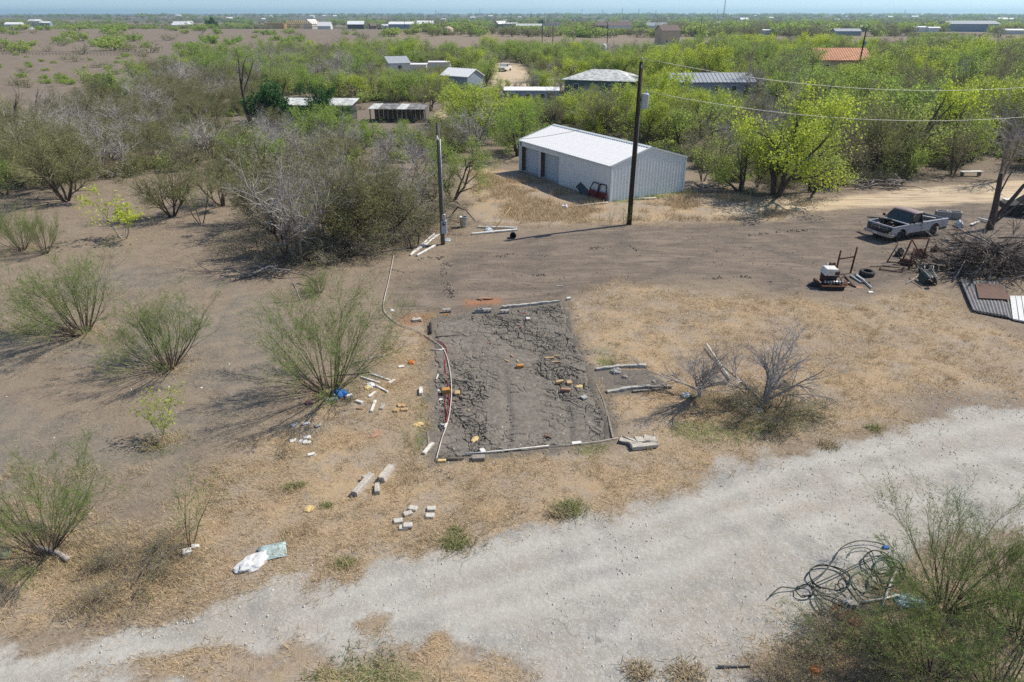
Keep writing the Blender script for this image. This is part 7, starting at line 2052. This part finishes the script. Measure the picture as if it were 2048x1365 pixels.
house("far_house", "white long house at far left behind the open field", "house", 30, 50, 2, 22, 10, 5, 7.5, 'whitewall', 'roofwhite')
house("far_house", "white house at far left above the trees", "house", 72, 46, 0, 19, 10, 7, 9.5, 'whitewall', 'roofwhite')
house("far_house", "grey green low house at far left edge of the open field", "house", 45, 56, -6, 24, 12, 2.6, 4.6, 'whitewall', 'greyroof')
house("far_house", "low pale house right of the white ones at far left", "house", 92, 47, 0, 16, 8, 5, 7, 'bluewall', 'roofwhite')
# house under construction: bare studs
def framed():
    x, y = at(575, 54); t = empty("timber_frame_house", "house under construction, bare timber frame on the skyline", "house", (x, y, gz(x, y)), 0)
    k = y / F_PX * 1.0
    F = MT['frame']
    MB().box((-13, 0, 3.6), (22, 12, 6.6), F).obj("sheathed_wing", t)
    MB().box((-13, 0, 7.0), (23, 13, .3), F).obj("roof_deck", t)
    st = MB().box((0, 0, 3), (.35, .35, 6), F).mesh("stud")
    for i in range(18): link("stud", st, t, (-1 + i * 2.1, -6, 0)); link("stud", st, t, (-1 + i * 2.1, 6, 0))
    for yy in (-6, 6):
        for zz in (3.2, 6.1): MB().box((17, yy, zz), (37, .4, .35), F).obj("plate", t)
    rf = MB().prism([(-6.5, 0), (0, 3.6), (6.5, 0), (6.1, 0), (0, 3.2), (-6.1, 0)], -.15, .15, F, axis='x').mesh("rafter")
    for i in range(16): link("rafter", rf, t, (1 + i * 2.3, 0, 6.2))
framed()
x, y = at(897, 74); t = empty("water_tank", "tan domed water tank in the middle distance", "water tank", (x, y, gz(x, y)))
MB().lathe([(0, 0), (3.2, 0), (3.2, 3.6), (2.9, 4.1), (1.6, 4.9), (0, 5.1)], MT['tanwall'], 24).obj("tank", t)
MB().lathe([(0, 0), (.5, 0), (.5, .3), (0, .3)], MT['white'], 12).obj("hatch", t, (0, 0, 4.95))
x, y = at(1207, 112); t = empty("white_tank", "small white upright tank in the brush behind the green walled house", "tank", (x, y, gz(x, y)))
MB().lathe([(0, 1.2), (.9, 1.2), (.95, 1.5), (.95, 3.2), (.6, 3.7), (0, 3.8)], MT['white'], 16).obj("tank", t)
for a in range(4): MB().tube([(.7 * math.cos(a * 1.57), .7 * math.sin(a * 1.57), 0), (.7 * math.cos(a * 1.57), .7 * math.sin(a * 1.57), 1.3)], .08, MT['galv'], 6).obj("leg", t)
# field fence and hedge line across the open field
def fence(name, label, a, b, n, h):
    x0, y0 = at(*a); x1, y1 = at(*b); t = empty(name, label, "fence", (x0, y0, gz(x0, y0)))
    pm = MB().tube([(0, 0, -.2), (0, 0, h)], .09, MT['oldwood'], 6).mesh("post"); Z = gz(x0, y0)
    tops = []
    for i in range(n):
        u = i / (n - 1); x, y = x0 + (x1 - x0) * u, y0 + (y1 - y0) * u; z = gz(x, y) - Z
        link("post", pm, t, (x - x0, y - y0, z)); tops.append((x - x0, y - y0, z))
    for q in (.4, .75, .95): MB().tube([(p[0], p[1] - .05, p[2] + h * q) for p in tops], .03, MT['darkwire'], 4).obj("fence_wire", t)
fence("field_fence", "post and wire fence crossing the open brown field", (-20, 111), (285, 113), 46, 1.3)
fence("field_fence", "dark fence running away along the right side of the open field", (405, 78), (425, 55), 34, 2.2)
# old truck on the drive, cars by the skyline
def small_vehicle(name, label, px, py, rz, L, body, roofm, kind='truck', cat="truck"):
    x, y = at(px, py); t = empty(name, label, cat, (x, y, gz(x, y)), R(rz))
    h = L / 2; w = .9
    if kind == 'truck':
        prof = [(h, .5), (h, 1.0), (h - .9, 1.15), (h - 1.5, 1.85), (h - 2.6, 1.9), (h - 2.7, 1.1), (-h, 1.1), (-h, .55)]
    else:
        prof = [(h, .4), (h, .78), (h - 1.1, .95), (h - 1.8, 1.42), (-h + 1.0, 1.45), (-h + .2, .95), (-h, .8), (-h, .45)]
    MB().prism(prof, -w, w, MT[body]).obj("body", t)
    g = [(h - .98, 1.18), (h - 1.5, 1.74), (h - 2.5, 1.78), (h - 2.55, 1.2)] if kind == 'truck' else [(h - 1.15, .98), (h - 1.8, 1.36), (-h + 1.05, 1.38), (-h + .4, .98)]
    MB().prism(g, -w - .01, w + .01, MT['glass']).obj("side_window", t)
    a, b = (g[0], g[1])
    MB().add([(a[0] + .03, -w * .9, a[1]), (a[0] + .03, w * .9, a[1]), (b[0] + .03, w * .9, b[1]), (b[0] + .03, -w * .9, b[1])], [(0, 1, 2, 3)], MT['glass']).obj("windscreen", t)
    for wx in (h - .8, -h + .9):
        for s in (-1, 1): wheel("wheel", t, (wx, s * (w - .1), .36), .36, .22)
    MB().box((h + .06, 0, .5), (.12, 1.7, .18), MT['chrome'], bev=.02).obj("bumper", t)
    for s in (-1, 1): MB().box((h + .01, s * .6, .85), (.04, .25, .16), MT['glass']).obj("headlight", t)
small_vehicle("old_truck", "old white truck parked on the pale drive facing the shed", 1010, 143, -110, 5.0, 'white', 'white')
small_vehicle("parked_car", "dark car at the end of the field fence on the skyline", 428, 54, 0, 6.5, 'dark', 'dark', 'car', "car")
small_vehicle("parked_car", "white car by the far building left of centre", 850, 60, 20, 5.5, 'white', 'white', 'car', "car")
small_vehicle("parked_car", "dark car on the pale lane below the metal building", 762, 62, 5, 6.0, 'dark', 'dark', 'car', "car")
small_vehicle("parked_car", "grey car on the pale lane below the metal building", 772, 63, -5, 5.5, 'grey', 'grey', 'car', "car")
small_vehicle("parked_car", "white van in the brush below the long pale far roof", 1041, 62, 0, 5.0, 'white', 'white', 'car', "van")
small_vehicle("parked_car", "grey car in the brush below the skyline houses at left", 783, 76, 0, 5.0, 'grey', 'grey', 'car', "car")
# log heaps in the left brush
for px, py, lab, s in [(322, 262, "heap of black dead logs in the left brush", 1.0), (622, 262, "bleached fallen trunk in front of the long shed", 1.0), (290, 275, "scatter of grey dead branches left of the black logs", .8), (540, 550, "dead branches lying in front of the thicket", .6), (1745, 378, "heap of grey sticks at the edge of the sandy track", .9), (1400, 380, "pale rubbish and sticks at the corner of the shed gable", .7), (820, 440, "arching black dead branches inside the thicket", 1.1), (880, 250, "dark dead wood beside the cattle shed", .7)]:
    x, y = at(px, py); t = empty("log_heap", lab, "log heap", (x, y, gz(x, y)), random.uniform(-.3, .3))
    rgp = np.random.default_rng(int(px))
    for i in range(26 if s > .65 else 14):
        L = rgp.uniform(1.0, 3.2) * s; a = rgp.normal(0, .7); c_ = (rgp.normal(0, 1.6 * s), rgp.normal(0, .6), rgp.uniform(.08, .8 * s))
        pts_ = [(c_[0] + (u - .5) * L * math.cos(a), c_[1] + (u - .5) * L * math.sin(a), max(.05, c_[2] + rgp.normal(0, .12) + (.5 * s * math.sin(u * 3.1) if 'arch' in lab or 'black' in lab else 0))) for u in (0, .3, .65, 1)]
        r = rgp.uniform(.03, .13 if 'log' in lab or 'trunk' in lab else .07)
        MB().tube(pts_, [r, r * .95, r * .8, r * .5], MT['palebark' if 'bleach' in lab or rgp.uniform() < .3 else 'bark' if 'black' in lab or 'dark' in lab else 'deadbark'], 6).obj("branch", t)
# tower, pylons, far houses
def mast(name, label, px, base_d, top, w, cat):
    y = base_d; k = y * math.cos(PITCH); x = (px - 1024) / F_PX * (y * math.cos(PITCH) + CAM_H * math.sin(PITCH)); z = gz(x, y)
    h = height_of(x, y, top) - z; t = empty(name, label, cat, (x, y, z)); t["group"] = "masts on the horizon" if cat == "pylon" else ""
    if cat != "pylon": del t["group"]
    for a, b in ((-1, -1), (1, -1), (1, 1), (-1, 1)):
        MB().tube([(a * w, b * w, 0), (a * w * .3, b * w * .3, h)], w * .13, MT['galv'], 4).obj("leg", t)
    n = 9
    lat = MB()
    for i in range(n):
        z0, z1 = h * i / n, h * (i + 1) / n; w0, w1 = w * (1 - .7 * i / n), w * (1 - .7 * (i + 1) / n)
        for s in (-1, 1):
            lat.tube([(-w0, s * w0, z0), (w1, s * w1, z1)], w * .07, MT['galv'], 4).tube([(s * w0, -w0, z0), (s * w1, w1, z1)], w * .07, MT['galv'], 4)
    lat.obj("lattice", t)
    if cat == "pylon":
        for q in (.75, .88, .98): MB().box((0, 0, h * q), (w * 3.4, w * .2, w * .25), MT['galv']).obj("arm", t)
    else:
        MB().lathe([(0, 0), (w * .9, 0), (w * .9, h * .035), (0, h * .035)], MT['dark'], 12).obj("antenna_ring", t, (0, 0, h * .93))
        MB().lathe([(0, 0), (w * .7, 0), (w * .7, h * .03), (0, h * .03)], MT['dark'], 12).obj("antenna_ring", t, (0, 0, h * .98))
mast("radio_tower", "tall lattice radio tower rising above the horizon at right", 1446, 1500, -4, 1.5, "radio tower")
for i, (px, top) in enumerate(((132, 17), (960, 18), (1164, 18), (1205, 20), (1244, 16), (1277, 18), (1311, 21), (1434, 19), (1590, 24), (1808, 20))):
    mast("pylon", "faint power pylon on the far horizon", px, 4300, top, 2.6, "pylon")
rg = np.random.default_rng(5)
proto_h = None
for i in range(34):
    d = rg.uniform(900, 3200); x = rg.uniform(-.72, .72) * d
    if proto_h is None:
        t = empty("far_house", "white speck of a house far out on the plain", "house", (x, d, gz(x, d)), 0, "houses scattered far out on the plain")
        MB().box((0, 0, 2), (14, 9, 4), MT['whitewall']).obj("wall", t)
        MB().prism([(-5, 4), (5, 4), (0, 7)], -7.5, 7.5, MT['roofwhite'], axis='x').obj("roof", t)
        proto_h = t
    else:
        t = copy_tree(proto_h); t.location = (x, d, gz(x, d))
    t.rotation_euler = (0, 0, rg.uniform(-.6, .6)); s = rg.uniform(.7, 1.4); t.scale = (s, s, s)

# ------------------------------------------------------------------ the air
hz_mat = bpy.data.materials.new("haze"); hz_mat.use_nodes = True
ht = hz_mat.node_tree
for n_ in list(ht.nodes):
    if n_.type == 'BSDF_PRINCIPLED': ht.nodes.remove(n_)
pv = ht.nodes.new("ShaderNodeVolumePrincipled")
pv.inputs["Color"].default_value = (.56, .83, 1.0, 1)
pv.inputs["Density"].default_value = 1.35e-4
pv.inputs["Anisotropy"].default_value = .3
ht.links.new(pv.outputs[0], ht.nodes["Material Output"].inputs["Volume"])
zlo = float(gzf.min()) - 1.5
ztop = max(float(gzf.max()), 60) + 6
X0, X1, Y0, Y1 = gx[0] - 20, gx[-1] + 20, gy[0] - 20, gy[-1] + 20
o = MB().box(((X0 + X1) / 2, (Y0 + Y1) / 2, (zlo + ztop) / 2), (X1 - X0, Y1 - Y0, ztop - zlo), hz_mat).obj("haze")
set_props(o, kind="stuff")

# trees and shrubs whose description would fit more than one: say which of them
same = {}
for o in COL.objects:
    if o.parent is None and "label" in o and "group" in o and o.name.split('.')[0] in set(OBJ_NAME.values()): same.setdefault(o["label"], []).append(o)
for lab, L in same.items():
    n = len(L)
    if n == 1 or n > 9: continue
    if n <= 3:
        L.sort(key=lambda o: o.location.y); w = ["nearer one", "farther one"] if n == 2 else ["nearest one", "middle one", "farthest one"]
    else:
        L.sort(key=lambda o: o.location.x / (o.location.y + 6)); w = ["leftmost", "second from left", "third from left", "fourth from left", "fifth from left", "sixth from left", "seventh from left", "eighth from left", "ninth from left"][:n]
        w[-1] = "rightmost"
    for o, q in zip(L, w): o["label"] = f"{lab}, {q}" if len(f"{lab} {q}".split()) <= 16 else lab
